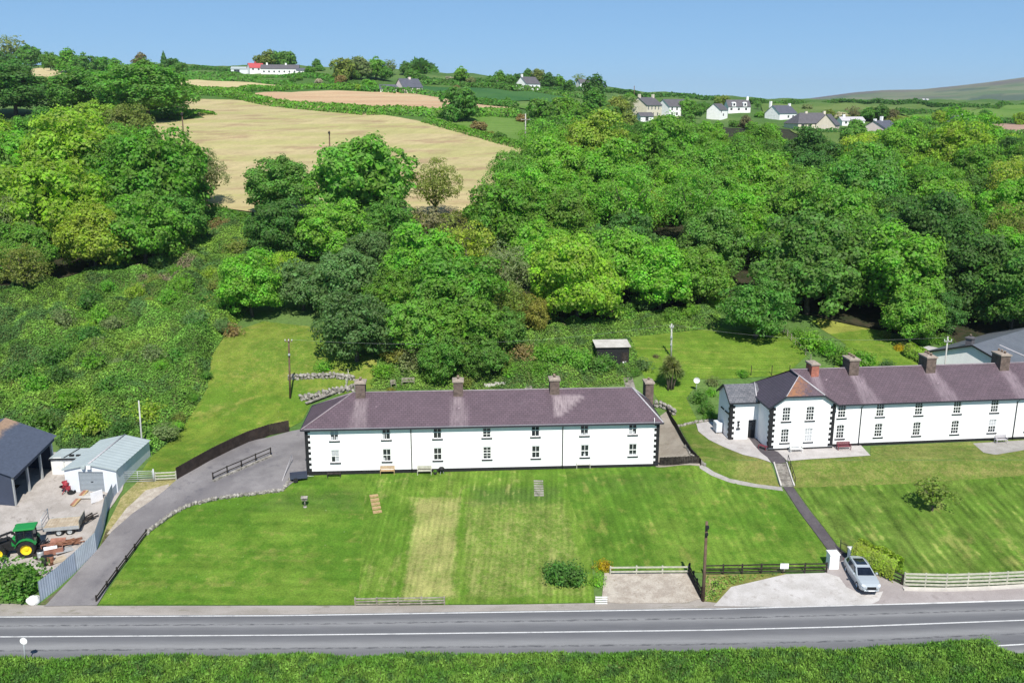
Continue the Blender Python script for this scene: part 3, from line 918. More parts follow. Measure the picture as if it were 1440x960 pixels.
def cover(name, poly, h, sc, dens, size, mat, base_mat, up=0.6, blade=0.0, seed=1, mask=None, step=.8, edge=1.2, drop=0.0, domes=0, dome_r=(1.0, 2.6)):
    """a mounded sheet plus loose leaves (or blades) over it, one object"""
    rng = np.random.default_rng(seed)
    DM = []
    bx = [p[0] for p in poly]; by = [p[1] for p in poly]
    while len(DM) < domes:
        q = (rng.uniform(min(bx), max(bx)), rng.uniform(min(by), max(by)))
        if inside(poly, *q): DM.append((q[0], q[1], rng.uniform(*dome_r), rng.uniform(.5, 1.15), rng.random()))
    DA = np.array(DM) if DM else None
    def dome(x, y):
        if DA is None: return 0.0, .5
        e = ((x - DA[:, 0]) ** 2 + (y - DA[:, 1]) ** 2) / DA[:, 2] ** 2
        hh = np.sqrt(np.clip(1 - e, 0, 1)) * DA[:, 2] * DA[:, 3] * .85
        i = int(hh.argmax())
        return float(hh[i]), float(DA[i, 4]) if hh[i] > .1 else .5
    def hz(x, y):
        d = edge_dist(poly, x, y)
        return zt(x, y) + (max(0.02, mound(x, y, h, sc)) + dome(x, y)[0]) * float(smooth01(d / edge)) - drop
    v, fs = tess(poly, step)
    nv = [(x, y, hz(x, y) - .04) for x, y in v]
    xs = [p[0] for p in poly]; ys = [p[1] for p in poly]
    area = 0.5 * abs(sum(poly[i][0] * poly[(i + 1) % len(poly)][1] - poly[(i + 1) % len(poly)][0] * poly[i][1] for i in range(len(poly))))
    n = int(area * dens)
    pts = []
    # sample points on the triangles of the sheet, so they stay inside the outline
    tri = []
    for f in fs:
        for i in range(1, len(f) - 1): tri.append((f[0], f[i], f[i + 1]))
    tri = np.array(tri); V3 = np.array(nv)
    A = V3[tri[:, 0]]; B = V3[tri[:, 1]]; C = V3[tri[:, 2]]
    nrm = np.cross(B - A, C - A); ar = np.linalg.norm(nrm, axis=1); nrm /= (ar[:, None] + 1e-12)
    nrm[nrm[:, 2] < 0] *= -1
    # keep more of them where the photo looks closest
    w = ar * (110.0 / np.clip(A[:, 1], 50, 400)) ** .5
    pick = rng.choice(len(tri), n, p=w / w.sum())
    r1 = np.sqrt(rng.random(n)); r2 = rng.random(n)
    c = A[pick] * (1 - r1)[:, None] + B[pick] * (r1 * (1 - r2))[:, None] + C[pick] * (r1 * r2)[:, None]
    s = size * (.6 + .8 * rng.random(n))
    if blade:
        t = rng.normal(size=(n, 3)) * .42; t[:, 2] = 1; t /= np.linalg.norm(t, axis=1, keepdims=True)
        L = blade * (.5 + .8 * rng.random(n))[:, None]
        b = rng.normal(size=(n, 3)); b[:, 2] *= .2; b /= np.linalg.norm(b, axis=1, keepdims=True)
        q = np.stack([c - t * .05, c + t * L * .5 + b * s[:, None] * .5, c + t * L + b * .06, c + t * L * .5 - b * s[:, None] * .5], axis=1)
    else:
        c = c + nrm[pick] * (rng.random(n) * .28)[:, None]
        q = leaf_quads(c, nrm[pick] * up + rng.normal(size=(n, 3)) * .55, s, rng)
    nb = len(nv)
    me = bpy.data.meshes.new(name)
    allv = np.concatenate([V3, q.reshape(-1, 3)])
    faces = [tuple(f) for f in fs] + [tuple(k) for k in (np.arange(4 * n).reshape(n, 4) + nb).tolist()]
    me.from_pydata(allv.tolist(), [], faces)
    me.materials.append(mat); me.materials.append(base_mat)
    mi = np.zeros(len(faces), dtype=np.int32); mi[:len(fs)] = 1
    me.polygons.foreach_set('material_index', mi)
    ca = me.color_attributes.new('mask', 'FLOAT_COLOR', 'POINT')
    cols = np.zeros((len(allv), 4), dtype=np.float32); cols[:, 3] = 1
    cols[:, 1] = .5
    if DA is not None:
        tn = np.array([dome(a[0], a[1])[1] for a in c])
        cols[nb:, 1] = np.repeat(tn, 4)
    if mask is not None:
        mk = mask(c)
        cols[nb:, 0] = np.repeat(mk, 4)
    ca.data.foreach_set('color', cols.ravel())
    o = link(name, me)
    o['kind'] = 'stuff'
    return o

M['scrub'] = ground_leaf_mat('bramble_and_fern', [(.125, .27, .04), (.19, .335, .048), (.082, .175, .045)], .10, (.24, .20, .13))
M['scrub_base'] = two('scrub_floor', (.05, .08, .022), (.08, .11, .03), .8, fine=6)
M['verge'] = ground_leaf_mat('rank_verge_grass', [(.10, .24, .03), (.16, .30, .045), (.075, .17, .035)], .35, (.30, .28, .12))
M['rough'] = ground_leaf_mat('rough_garden_growth', [(.13, .27, .04), (.18, .32, .05), (.09, .18, .045)], .25, (.25, .22, .11))
# ------------------------------------------------------------------ houses
class Roof:
    """planar roof faces cut into a fine grid, with slate coordinates and stains"""
    def __init__(s):
        s.v = []; s.f = []; s.uv = []; s.st = []; s.m = []; s.k = 0
    def add(s, poly, mat=0, stain=None, step=.45):
        p = [Vector(q) for q in poly]
        u = (p[1] - p[0]).normalized()
        n = None
        for i in range(2, len(p)):
            c = u.cross(p[i] - p[0])
            if c.length > 1e-4: n = c.normalized(); break
        if n.z < 0: n = -n
        w = n.cross(u)
        if w.z < 0: w = -w
        fl = [((q - p[0]).dot(u), (q - p[0]).dot(w)) for q in p]
        v2, fs = tess(fl, step)
        b = len(s.v)
        s.k += 1
        for a, c in v2:
            q = p[0] + u * a + w * c
            s.v.append(tuple(q)); s.uv.append((a + 37 * s.k, c)); s.st.append(stain(q) if stain else (0, 0, 0))
        s.f += [tuple(b + i for i in f) for f in fs]
        s.m += [mat] * len(fs)
    def build(s, name, mats, parent):
        me = bpy.data.meshes.new(name)
        me.from_pydata(s.v, [], s.f)
        for m in (mats if isinstance(mats, (list, tuple)) else [mats]): me.materials.append(m)
        me.polygons.foreach_set('material_index', s.m)
        ul = me.uv_layers.new(name='UVMap')
        for l in me.loops: ul.data[l.index].uv = s.uv[l.vertex_index]
        ca = me.color_attributes.new('stain', 'FLOAT_COLOR', 'POINT')
        for i, c in enumerate(s.st): ca.data[i].color = (*c, 1)
        bm = bmesh.new(); bm.from_mesh(me)
        for f in bm.faces:
            if f.normal.z < 0: f.normal_flip()
        bm.to_mesh(me); bm.free()
        return link(name, me, parent)

def facade(mb, x0, x1, z0, z1, ops, mat=0, dep=.13, y=0.0, tf=None):
    """wall in the plane y facing -y with recessed openings"""
    tf = tf or (lambda p: p)
    xs = sorted({x0, x1, *[o[0] for o in ops], *[o[1] for o in ops]})
    zs = sorted({z0, z1, *[o[2] for o in ops], *[o[3] for o in ops]})
    for i in range(len(xs) - 1):
        for j in range(len(zs) - 1):
            cx, cz = (xs[i] + xs[i + 1]) / 2, (zs[j] + zs[j + 1]) / 2
            if any(o[0] < cx < o[1] and o[2] < cz < o[3] for o in ops): continue
            mb.face([tf(q) for q in ((xs[i], y, zs[j]), (xs[i + 1], y, zs[j]), (xs[i + 1], y, zs[j + 1]), (xs[i], y, zs[j + 1]))], mat)
    for a, b, c, d in [o[:4] for o in ops]:
        e = y + dep
        for q in (((a, y, c), (a, e, c), (a, e, d), (a, y, d)), ((b, y, c), (b, y, d), (b, e, d), (b, e, c)),
                  ((a, y, d), (a, e, d), (b, e, d), (b, y, d)), ((a, y, c), (b, y, c), (b, e, c), (a, e, c))):
            mb.face([tf(k) for k in q], mat)

WM = {}
def window(parent, x, z, w, h, cols, rows, arch=0.0, curtain=None, y=0.0, sill=True, rz=0.0, fm='frame', sash=True):
    """sash window filling an opening whose lower left corner is (x, z)"""
    key = (round(w, 2), round(h, 2), cols, rows, arch, fm, sash)
    if key not in WM:
        b = MB(); t = .075
        b.box((0, .05, 0), (t, .115, h)); b.box((w - t, .05, 0), (w, .115, h))
        b.box((t, .05, 0), (w - t, .115, t)); b.box((t, .05, h - t), (w - t, .115, h))
        if sash: b.box((t, .055, h / 2 - .035), (w - t, .11, h / 2 + .035))
        for i in range(1, cols):
            cx = t + (w - 2 * t) * i / cols
            b.box((cx - .022, .07, t), (cx + .022, .108, h - t))
        for j in range(1, rows):
            if rows % 2 == 0 and j == rows // 2 and sash: continue
            cz = t + (h - 2 * t) * j / rows
            b.box((t, .072, cz - .02), (w - t, .106, cz + .02))
        if arch:
            n = 6
            for sx in (-1, 1):
                pts = []
                for i in range(n + 1):
                    f = i / n
                    pts.append((w / 2 + sx * w / 2 * (1 - f), h - arch * (1 - f) ** 2))
                for i in range(n):
                    (xa, za), (xb, zb) = pts[i], pts[i + 1]
                    b.face([(xa, .002, za), (xb, .002, zb), (xb, .002, h + .004), (xa, .002, h + .004)])
                    b.face([(xa, .002, za), (xb, .002, zb), (xb, .06, zb), (xa, .06, za)])
        p = MB().box((.02, .1, .02), (w - .02, .118, h - .02))
        WM[key] = (b.mesh('window', M[fm]), p.mesh('pane', M['glass']))
    fr, pn = WM[key]
    o = link('window', fr, parent, (x, y, z), rz)
    link('pane', pn, o)
    if sill:
        MB().box((-.12, -.075, -.13), (w + .12, .05, -.004)).build('sill', M['black'], o)
    if curtain:
        for a, q, d, e in curtain:
            MB().box((w * a, .094, h * q), (w * d, .099, h * e)).build('curtain', M['curtain'], o)
    return o

def quoins(mb, x, y, z0, z1, dirx, diry, n=None):
    """alternating corner blocks; dirx/diry = +-1 towards the walls"""
    hgt = .30; k = 0; z = z0
    while z < z1 - .12:
        a, b = (.52, .30) if k % 2 == 0 else (.30, .52)
        top = min(z + hgt - .004, z1)
        xa, xb = sorted((x - dirx * .03, x + dirx * a)); ya, yb = sorted((y - diry * .03, y + diry * b))
        # L shaped: one slab on each face
        xs = sorted((x - dirx * .03, x + dirx * a)); ysl = sorted((y - diry * .03, y + diry * .02))
        mb.box((xs[0], ysl[0], z), (xs[1], ysl[1], top))
        xsl = sorted((x - dirx * .031, x + dirx * .02)); ys = sorted((y + diry * .021, y + diry * b))
        mb.box((xsl[0], ys[0], z), (xsl[1], ys[1], top))
        z += hgt; k += 1

def chimney(parent, x, y, z0, w, d, h, mat, pots=2, capmat='cap', cap=.1, rough=True):
    c = MB()
    c.box((x - w / 2, y - d / 2, z0), (x + w / 2, y + d / 2, z0 + h))
    o = c.build('chimney', M[mat], parent)
    c = MB()
    c.box((x - w / 2 - cap, y - d / 2 - cap, z0 + h), (x + w / 2 + cap, y + d / 2 + cap, z0 + h + .16))
    t = z0 + h + .16; q = .04
    A = [(x - w / 2 - q, y - d / 2 - q, t), (x + w / 2 + q, y - d / 2 - q, t), (x + w / 2 + q, y + d / 2 + q, t), (x - w / 2 - q, y + d / 2 + q, t)]
    B = [(x - w * .25, y - d * .3, t + .13), (x + w * .25, y - d * .3, t + .13), (x + w * .25, y + d * .3, t + .13), (x - w * .25, y + d * .3, t + .13)]
    c.face(B)
    for i in range(4): c.face([A[i], A[(i + 1) % 4], B[(i + 1) % 4], B[i]])
    c.build('chimney_cap', M[capmat], o)
    for i in range(pots):
        py = y + (i - (pots - 1) / 2) * d * .32
        MB().tube([(x, py, t + .1), (x, py, t + .34), (x, py, t + .36)], [.13, .11, .135], 8).build('chimney_pot', M['pot'], o)
    return o

def stain_below(chims, z0, width, z1, spread=.55, seed=0):
    def fn(q):
        s = 0
        for cx, zc in chims:
            t = (zc - q.z)
            if t > -.15:
                f = min(max(t / 2.4, 0), 1)
                wd = width * (1 + spread * f)
                d = abs(q.x - cx) / wd
                s = max(s, (1 - float(smooth01((d - .65) / .5))) * (1 - .45 * f))
        return (s, 0, 0)
    return fn

def frame_of(p0, p1):
    d = Vector((p1[0] - p0[0], p1[1] - p0[1]))
    return math.atan2(d.y, d.x), d.length

def on_plane(o, rz, px, py, yl=0.0):
    """photo pixel -> local (x, z) in the vertical plane y=yl of a house frame"""
    mx, mz = ray(px, py)
    n = Vector((-math.sin(rz), math.cos(rz)))
    d = Vector((mx, 1.0))
    c = (Vector((o[0], o[1])) + n * yl)
    t = c.dot(n) / d.dot(n)
    w = Vector((mx * t, t)) - Vector((o[0], o[1]))
    return w.dot(Vector((math.cos(rz), math.sin(rz)))), CAM_H + mz * t - o[2]

# ---- the terrace nearer the drive
def build_terrace():
    a = G(432, 668.5); b = G(925, 655.5)
    rz, L = frame_of(a, b)
    z = min(a.z, b.z) + .02
    o = (a.x, a.y, z)
    t = thing('cottage_terrace', 'long white terrace with plum slate hipped roof beside the curving driveway', 'house', o, rz)
    H, D, R = 5.15, 7.0, 2.55
    # windows measured on the front plane
    ups = [(470, 610), (543, 609), (615, 607), (684.5, 605), (753, 604), (822, 602), (890, 600.5)]
    los = [(471.5, 642), (544, 640), (615.5, 637), (685, 635), (753.5, 633), (822.5, 631.5), (890, 630)]
    w, h = .88, 1.36
    ops = []
    for px, py in ups + los:
        x, zc = on_plane(o, rz, px, py)
        zc = 4.38 if (px, py) in ups else 2.02
        ops.append((x - w / 2, x + w / 2, zc - h / 2, zc + h / 2))
    m = MB()
    facade(m, 0, L, -.4, H, ops)
    m.face([(0, D, -.4), (0, 0, -.4), (0, 0, H), (0, D, H)]).face([(L, 0, -.4), (L, D, -.4), (L, D, H), (L, 0, H)]).face([(L, D, -.4), (0, D, -.4), (0, D, H), (L, D, H)])
    m.build('wall', M['white'], t)
    cur = {0: [(.1, .05, .36, .3), (.64, .05, .9, .3), (.1, .55, .9, .93)], 7: [(.5, .06, .92, .42), (.1, .55, .45, .93), (.55, .55, .9, .93)], 5: [(.1, .05, .4, .2), (.6, .05, .9, .2)], 6: [(.1, .08, .5, .38), (.5, .08, .75, .25)],
           12: [(.35, .04, .6, .28)], 13: [(.1, .05, .9, .18)], 1: [(.1, .05, .32, .45)], 8: [(.1, .06, .3, .3)]}
    for i, q in enumerate(ops):
        if i in (2 + 7,): pass
        window(t, q[0], q[2], w, h, 2, 4 if i in (3, 10) else 2, curtain=cur.get(i))
    # roof
    x0, x1 = -.32, L + .32; ye, yb = -.34, D + .34; ze = H - .1
    A, B_, C, E = (x0, ye, ze), (x1, ye, ze), (x1, yb, ze), (x0, yb, ze)
    r0, r1 = (4.6, D / 2, H + R), (L - 2.3, D / 2, H + R)
    chx = []
    for px, py in ((507, 560), (644.5, 556), (780, 553)):
        x, _ = on_plane(o, rz, px, py, D / 2 - .6)
        chx.append(x)
    f1 = stain_below([(c, H + R - .55) for c in chx[:2]], 0, .62, 0, .75)
    xr = chx[2]
    def stain(q):
        s = f1(q)[0] * .42
        # a patch of bare pale slates right of the third stack
        top, bot = H + R - .35, H + .55
        if bot < q.z < top:
            f = (q.z - bot) / (top - bot)
            if xr - .2 < q.x < xr + .5 + 2.9 * f: s = max(s, .6)
        return (s, 0, 0)
    r = Roof()
    r.add([A, B_, r1, r0], 0, stain)
    r.add([B_, C, r1], 0); r.add([E, A, r0], 0); r.add([C, E, r0, r1], 0)
    r.build('roof', M['slate_purple'], t)
    k = MB()
    k.tube([(r0[0] - .1, r0[1], r0[2] + .02), (r1[0] + .1, r1[1], r1[2] + .02)], .085, 6)
    k.tube([Vector(A) + Vector((0, 0, .03)), Vector(r0) + Vector((0, 0, .02))], .075, 6)
    k.tube([Vector(E) + Vector((0, 0, .03)), Vector(r0) + Vector((0, 0, .02))], .075, 6)
    k.build('ridge_tiles', M['ridge'], t)
    MB().tube([Vector(B_) + Vector((0, 0, .03)), Vector(r1) + Vector((0, 0, .03))], .085, 6).build('hip_flashing', M['lead'], t)
    k = MB(); k.tube([Vector(C) + Vector((0, 0, .03)), Vector(r1) + Vector((0, 0, .03))], .085, 6)
    k.build('hip_flashing', M['lead'], t)
    g = MB(); g.box((x0 - .02, ye - .1, ze - .13), (x1 + .02, ye + .02, ze - .01))
    g.box((x0 - .1, ye + .03, ze - .13), (x0 + .02, yb, ze - .01)); g.box((x1 - .02, ye + .03, ze - .13), (x1 + .1, yb, ze - .01))
    g.build('gutter', M['gutter'], t)
    g = MB(); g.box((0, ye + .03, H - .16), (L, -.005, H - .03)); g.build('soffit', M['soffit'], t)
    for c in chx: chimney(t, c, D / 2, H + R - .9, 1.0, 1.25, 2.0, 'brick_brown', 2)
    # rear wing with the tall stack
    wl, wr = L - 4.2, L - .12
    m = MB()
    m.box((wl, D + .01, -.4), (wr, D + 3.2, 3.6)); m.build('rear_wing', M['white'], t)
    r2 = Roof(); r2.add([(wl - .2, D + 3.4, 3.55), (wr + .2, D + 3.4, 3.55), (wr + .2, D + .36, 4.9), (wl - .2, D + .36, 4.9)], 0, None, .8)
    r2.build('rear_roof', M['slate_grey'], t)
    xs, zz = on_plane(o, rz, 912, 537, D + 1.2)
    chimney(t, xs, D + 1.2, 3.0, .9, 1.5, zz - 3.0, 'brick_brown', 1)
    for px in (578.5, 791):
        x, _ = on_plane(o, rz, px, 630)
        MB().tube([(x, -.24, ze - .12), (x, -.07, ze - .42), (x, -.07, .02)], .05, 8).build('downpipe', M['gutter'], t)
    x, _ = on_plane(o, rz, 919, 600)
    MB().tube([(x, -.3, ze + .55), (x, -.33, ze - .35)], .03, 6).build('vent_pipe', M['frame'], t)
    for xq, sq in ((0, 1), (L, -1)):
        q = MB(); quoins(q, xq, 0, .46, H - .2, sq, 1); q.build('quoins', M['black'], t)
    q = MB(); q.box((-.025, -.035, -.4), (L + .025, -.002, .44)); q.box((-.03, -.001, -.4), (-.002, D, .44)); q.box((L + .002, -.001, -.4), (L + .03, D, .44))
    q.build('plinth', M['black'], t)
    return t, o, rz, L
TERR = build_terrace()

# ---- the terrace above the path
def build_terrace2():
    a = G(1163, 628.5); b = G(1440, 617)
    rz, _ = frame_of(a, b)
    o = (a.x, a.y, 4.52)
    t = thing('cottage_terrace', 'long white terrace with projecting quoined bay and orange lichened roof corner', 'house', o, rz)
    H, D, R = 5.0, 7.2, 2.75
    L = on_plane(o, rz, 1440, 600)[0] + 7.5
    yf = -.4
    xb0 = on_plane(o, rz, 1080.5, 631, yf)[0]; xb1 = -.02
    ye = on_plane(o, rz, 1053, 615)[1]
    # depth of the left part behind the bay
    e0 = G(1025, 616) - Vector(o); ca, sa = math.cos(rz), math.sin(rz)
    ex0, ey = e0.x * ca + e0.y * sa, -e0.x * sa + e0.y * ca
    ey = 3.1
    ex0 = on_plane(o, rz, 1025, 615, ey)[0]
    ED, EH, ER = 3.9, 4.55, 1.35
    xm = (xb0 + xb1) / 2
    w, h = .92, 1.55
    def op(px, yl, up):
        x, _ = on_plane(o, rz, px, 590, yl)
        zc = 4.05 if up else 1.72
        return (x - w / 2, x + w / 2, zc - h / 2, zc + h / 2)
    def xs_at(px, py, yl): return on_plane(o, rz, px, py, yl)[0]
    mo = []
    for u, l in (((1184.6, 575), (1181.6, 605)), ((1238.8, 573), (1235, 604)), ((1292.8, 571.7), (1289, 602.5)), ((1346.6, 571), (1343, 601)), ((1399.5, 570), (1395, 599))):
        xa = (xs_at(*u, 0) + xs_at(*l, 0)) / 2
        mo += [(xa - w / 2, xa + w / 2, 3.3, 3.3 + h), (xa - w / 2, xa + w / 2, .98, .98 + h)]
    step = mo[-2][0] - mo[-4][0]
    for k in (1, 2):
        xa = mo[8][0] + step * k
        if xa + w < L - .5: mo += [(xa, xa + w, 3.3, 3.3 + h), (xa, xa + w, .98, .98 + h)]
    bo = []
    for u, l in (((1106.6, 575), (1104, 608)), ((1139.5, 575), (1137.5, 609))):
        xa = (xs_at(*u, yf) + xs_at(*l, yf)) / 2
        bo += [(xa - w / 2, xa + w / 2, 3.3, 3.3 + h), (xa - w / 2, xa + w / 2, .9, .9 + h)]
    dx = xs_at(1058, 600, ey); DW = .95
    do = [(dx - DW / 2, dx + DW / 2, .02, 2.35)]
    m = MB()
    facade(m, .35, L, -.5, H, mo)
    facade(m, xb0, .35, -.5, H, bo, y=yf)
    m.face([(.35, yf, -.5), (.35, 0, -.5), (.35, 0, H), (.35, yf, H)])
    m.face([(xb0, D, -.5), (xb0, yf, -.5), (xb0, yf, H), (xb0, D, H)])
    m.face([(L, 0, -.5), (L, D, -.5), (L, D, H), (L, 0, H)]); m.face([(L, D, -.5), (xb0, D, -.5), (xb0, D, H), (L, D, H)])
    # clipped gable of the bay
    xb1 = .35; xm = (xb0 + xb1) / 2; hw = (xb1 - xb0) / 2
    cz = .41
    m.face([(xb0, yf, H), (xb1, yf, H), (xb1 - hw * cz, yf, H + R * cz), (xb0 + hw * cz, yf, H + R * cz)])
    # left part
    facade(m, ex0, xb0, -.5, EH, do, y=ey, dep=.5)
    m.face([(ex0, ey + ED, -.5), (ex0, ey, -.5), (ex0, ey, EH), (ex0, ey + ED / 2, EH + ER), (ex0, ey + ED, EH)])
    m.face([(xb0, ey + ED, -.5), (ex0, ey + ED, -.5), (ex0, ey + ED, EH), (xb0, ey + ED, EH)])
    m.build('wall', M['white'], t)
    cur = {3: [(.1, .04, .9, .96)], 9 + 100: [(.1, .5, .9, .95)]}
    for i, q in enumerate(mo):
        window(t, q[0], q[2], w, h, 3, 4, .14, curtain=[(.08, .5, .92, .95)] if i == 9 else None)
    for i, q in enumerate(bo):
        window(t, q[0], q[2], w, h, 3, 4, .14, y=yf, curtain=[(.06, .05, .94, .97)] if i == 3 else None)
    # side windows of the left part: black casements on the gable
    for yy in (ey + .75, ey + 2.1):
        window(t, ex0 - .02, 3.05, .7, 1.15, 1, 2, y=yy + .7, rz=-math.pi / 2, fm='black')
    q = MB(); q.box((dx - DW / 2 + .02, ey + .35, .02), (dx + DW / 2 - .02, ey + .42, 2.33)); d = q.build('door', M['black'], t)
    q = MB(); q.box((dx - DW / 2 + .06, ey + .33, 1.1), (dx + DW / 2 - .06, ey + .352, 2.2)); q.build('pane', M['glass'], d)
    # roofs
    ze = H - .1; ov = .32
    r = Roof()
    chx = []
    for px, py in ((1141, 530), (1195, 528), (1302, 527), (1405, 523)):
        chx.append(on_plane(o, rz, px, py, D / 2)[0])
    st = stain_below([(c, H + R - .5) for c in chx[1:]], 0, .6, 0, .9)
    sk = stain_below([(chx[0], H + R - .6)], 0, .4, 0, .3)
    def stain(q):
        q2 = Vector((q.x - (H + R - q.z) * .28, q.y, q.z))
        return (max(st(q2)[0] * .55, sk(q)[0] * .5), 0, 0)
    ridge0 = (xm, D / 2, H + R); ridge1 = (L - 2.5, D / 2, H + R)
    r.add([(xm, -ov, ze), (L + ov, -ov, ze), ridge1, ridge0], 0, stain)
    r.add([(L + ov, -ov, ze), (L + ov, D + ov, ze), ridge1], 0)
    r.add([(L + ov, D + ov, ze), (xb0 - ov, D + ov, ze), ridge0, ridge1], 0)
    sb = (1 - cz) * 2.9
    k1 = (xb0 + hw * cz - .02, yf - ov, H + R * cz - .02); k2 = (xb1 - hw * cz + .02, yf - ov, H + R * cz - .02); ap = (xm, yf + sb, H + R)
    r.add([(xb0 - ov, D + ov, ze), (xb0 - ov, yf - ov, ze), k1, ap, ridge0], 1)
    r.add([(xb1 + ov, yf - ov, ze), (xb1 + ov, D / 2, ze), ridge0, ap, k2], 0)
    def lich(q): return (0, float(smooth01(1.05 - (q.x - (xb0 + hw * cz)) / (hw * 1.15) + .35 * (q.z - H - R * cz) / (R * .6))), 0)
    r.add([k1, k2, ap], 0, lich, .3)
    r.build('roof', [M['slate_purple2'], M['slate_dark']], t)
    r = Roof()
    r.add([(ex0 - .25, ey - .28, EH - .1), (xb0 + .4, ey - .28, EH - .1), (xb0 + .4, ey + ED / 2, EH + ER), (ex0 - .25, ey + ED / 2, EH + ER)], 0)
    r.add([(xb0 + .4, ey + ED + .28, EH - .1), (ex0 - .25, ey + ED + .28, EH - .1), (ex0 - .25, ey + ED / 2, EH + ER), (xb0 + .4, ey + ED / 2, EH + ER)], 0)
    r.build('rear_roof', M['slate_grey'], t)
    k = MB(); U = Vector((0, 0, .03))
    k.tube([Vector(ridge0) + U, Vector(ridge1) + U], .085, 6); k.tube([Vector(ap) + U, Vector(ridge0) + U], .08, 6)
    k.build('ridge_tiles', M['ridge'], t)
    for pa, pb, rr_ in ((Vector(k2) + U, Vector(ap) + U, .08), (Vector(k1) + U, Vector(ap) + U, .05), ((xb0 - ov + .02, ey - .25, EH - .02), (xb0 + .12, ey + ED / 2, EH + ER + .1), .08)):
        MB().tube([pa, pb], rr_, 6).build('hip_flashing', M['lead'], t)
    g = MB()
    g.box((xb1 + ov + .1, -ov - .1, ze - .13), (L + ov, -ov + .02, ze - .01))
    g.bar((xb0 - ov, yf - ov, ze - .04), (k1[0], k1[1], k1[2] - .04), .09, .17); g.bar((k1[0], k1[1] - .004, k1[2] - .05), (k2[0], k2[1] - .004, k2[2] - .05), .09, .15)
    g.bar((k2[0], k2[1], k2[2] - .04), (xb1 + ov, yf - ov, ze - .04), .09, .17)
    g.box((xb0 - ov - .1, yf - ov + .06, ze - .14), (xb0 - ov + .02, ey - .3, ze - .02))
    g.box((ex0 - .25, ey - .38, EH - .24), (xb0 - .02, ey - .26, EH - .12))
    g.bar((ex0 - .27, ey - .28, EH - .12), (ex0 - .27, ey + ED / 2, EH + ER - .03), .07, .18); g.bar((ex0 - .27, ey + ED / 2, EH + ER - .03), (ex0 - .27, ey + ED + .28, EH - .12), .07, .18)
    g.build('gutter', M['gutter'], t)
    chimney(t, chx[0], D / 2 - .1, H + R - 1.1, .85, 1.5, 1.75, 'brick_red', 0)
    for c in chx[1:]: chimney(t, c, D / 2, H + R - .9, 1.1, 1.7, 1.95, 'brick_brown', 3)
    for px, py in ((1209, 600), (1427, 590)):
        x = xs_at(px, py, 0)
        MB().tube([(x + .15, -.3, ze - .1), (x, -.07, ze - .45), (x, -.07, -.1)], .05, 8).build('downpipe', M['gutter'], t)
    for xq, yq, z1, z2, sq in ((xb0, yf, .35, H + .1, 1), (xb1, yf, .35, H + .1, -1), (ex0, ey, .15, EH - .2, 1)):
        q = MB(); quoins(q, xq, yq, z1, z2, sq, 1); q.build('quoins', M['black'], t)
    q = MB(); q.box((xb0 - .03, yf - .035, -.5), (xb1 + .03, yf - .002, .3)); q.box((xb1 + .032, -.035, -.5), (L, -.002, .38))
    q.build('plinth', M['black'], t)
    # black wall lantern beside the doorway
    lx, lz = on_plane(o, rz, 1038, 598, ey)
    q = MB(); q.tube([(lx, ey - .09, lz + .42), (lx, ey - .09, lz - .25)], .04, 6)
    q.prism([(lx - .13, ey - .17), (lx + .13, ey - .17), (lx + .13, ey - .01), (lx - .13, ey - .01)], lz + .4, lz + .52)
    q.prism([(lx - .22, ey - .17), (lx + .22, ey - .17), (lx + .22, ey - .01), (lx - .22, ey - .01)], lz - .4, lz - .27)
    q.prism([(lx - .1, ey - .15), (lx + .1, ey - .15), (lx + .1, ey - .01), (lx - .1, ey - .01)], lz - .02, lz + .18)
    q.build('wall_bracket', M['black'], t)
    # oil tank and meter boxes against the shaded gable
    return t, o, rz, dict(ex0=ex0, ey=ey, ED=ED, xb0=xb0, yf=yf, D=D)
TERR2 = build_terrace2()

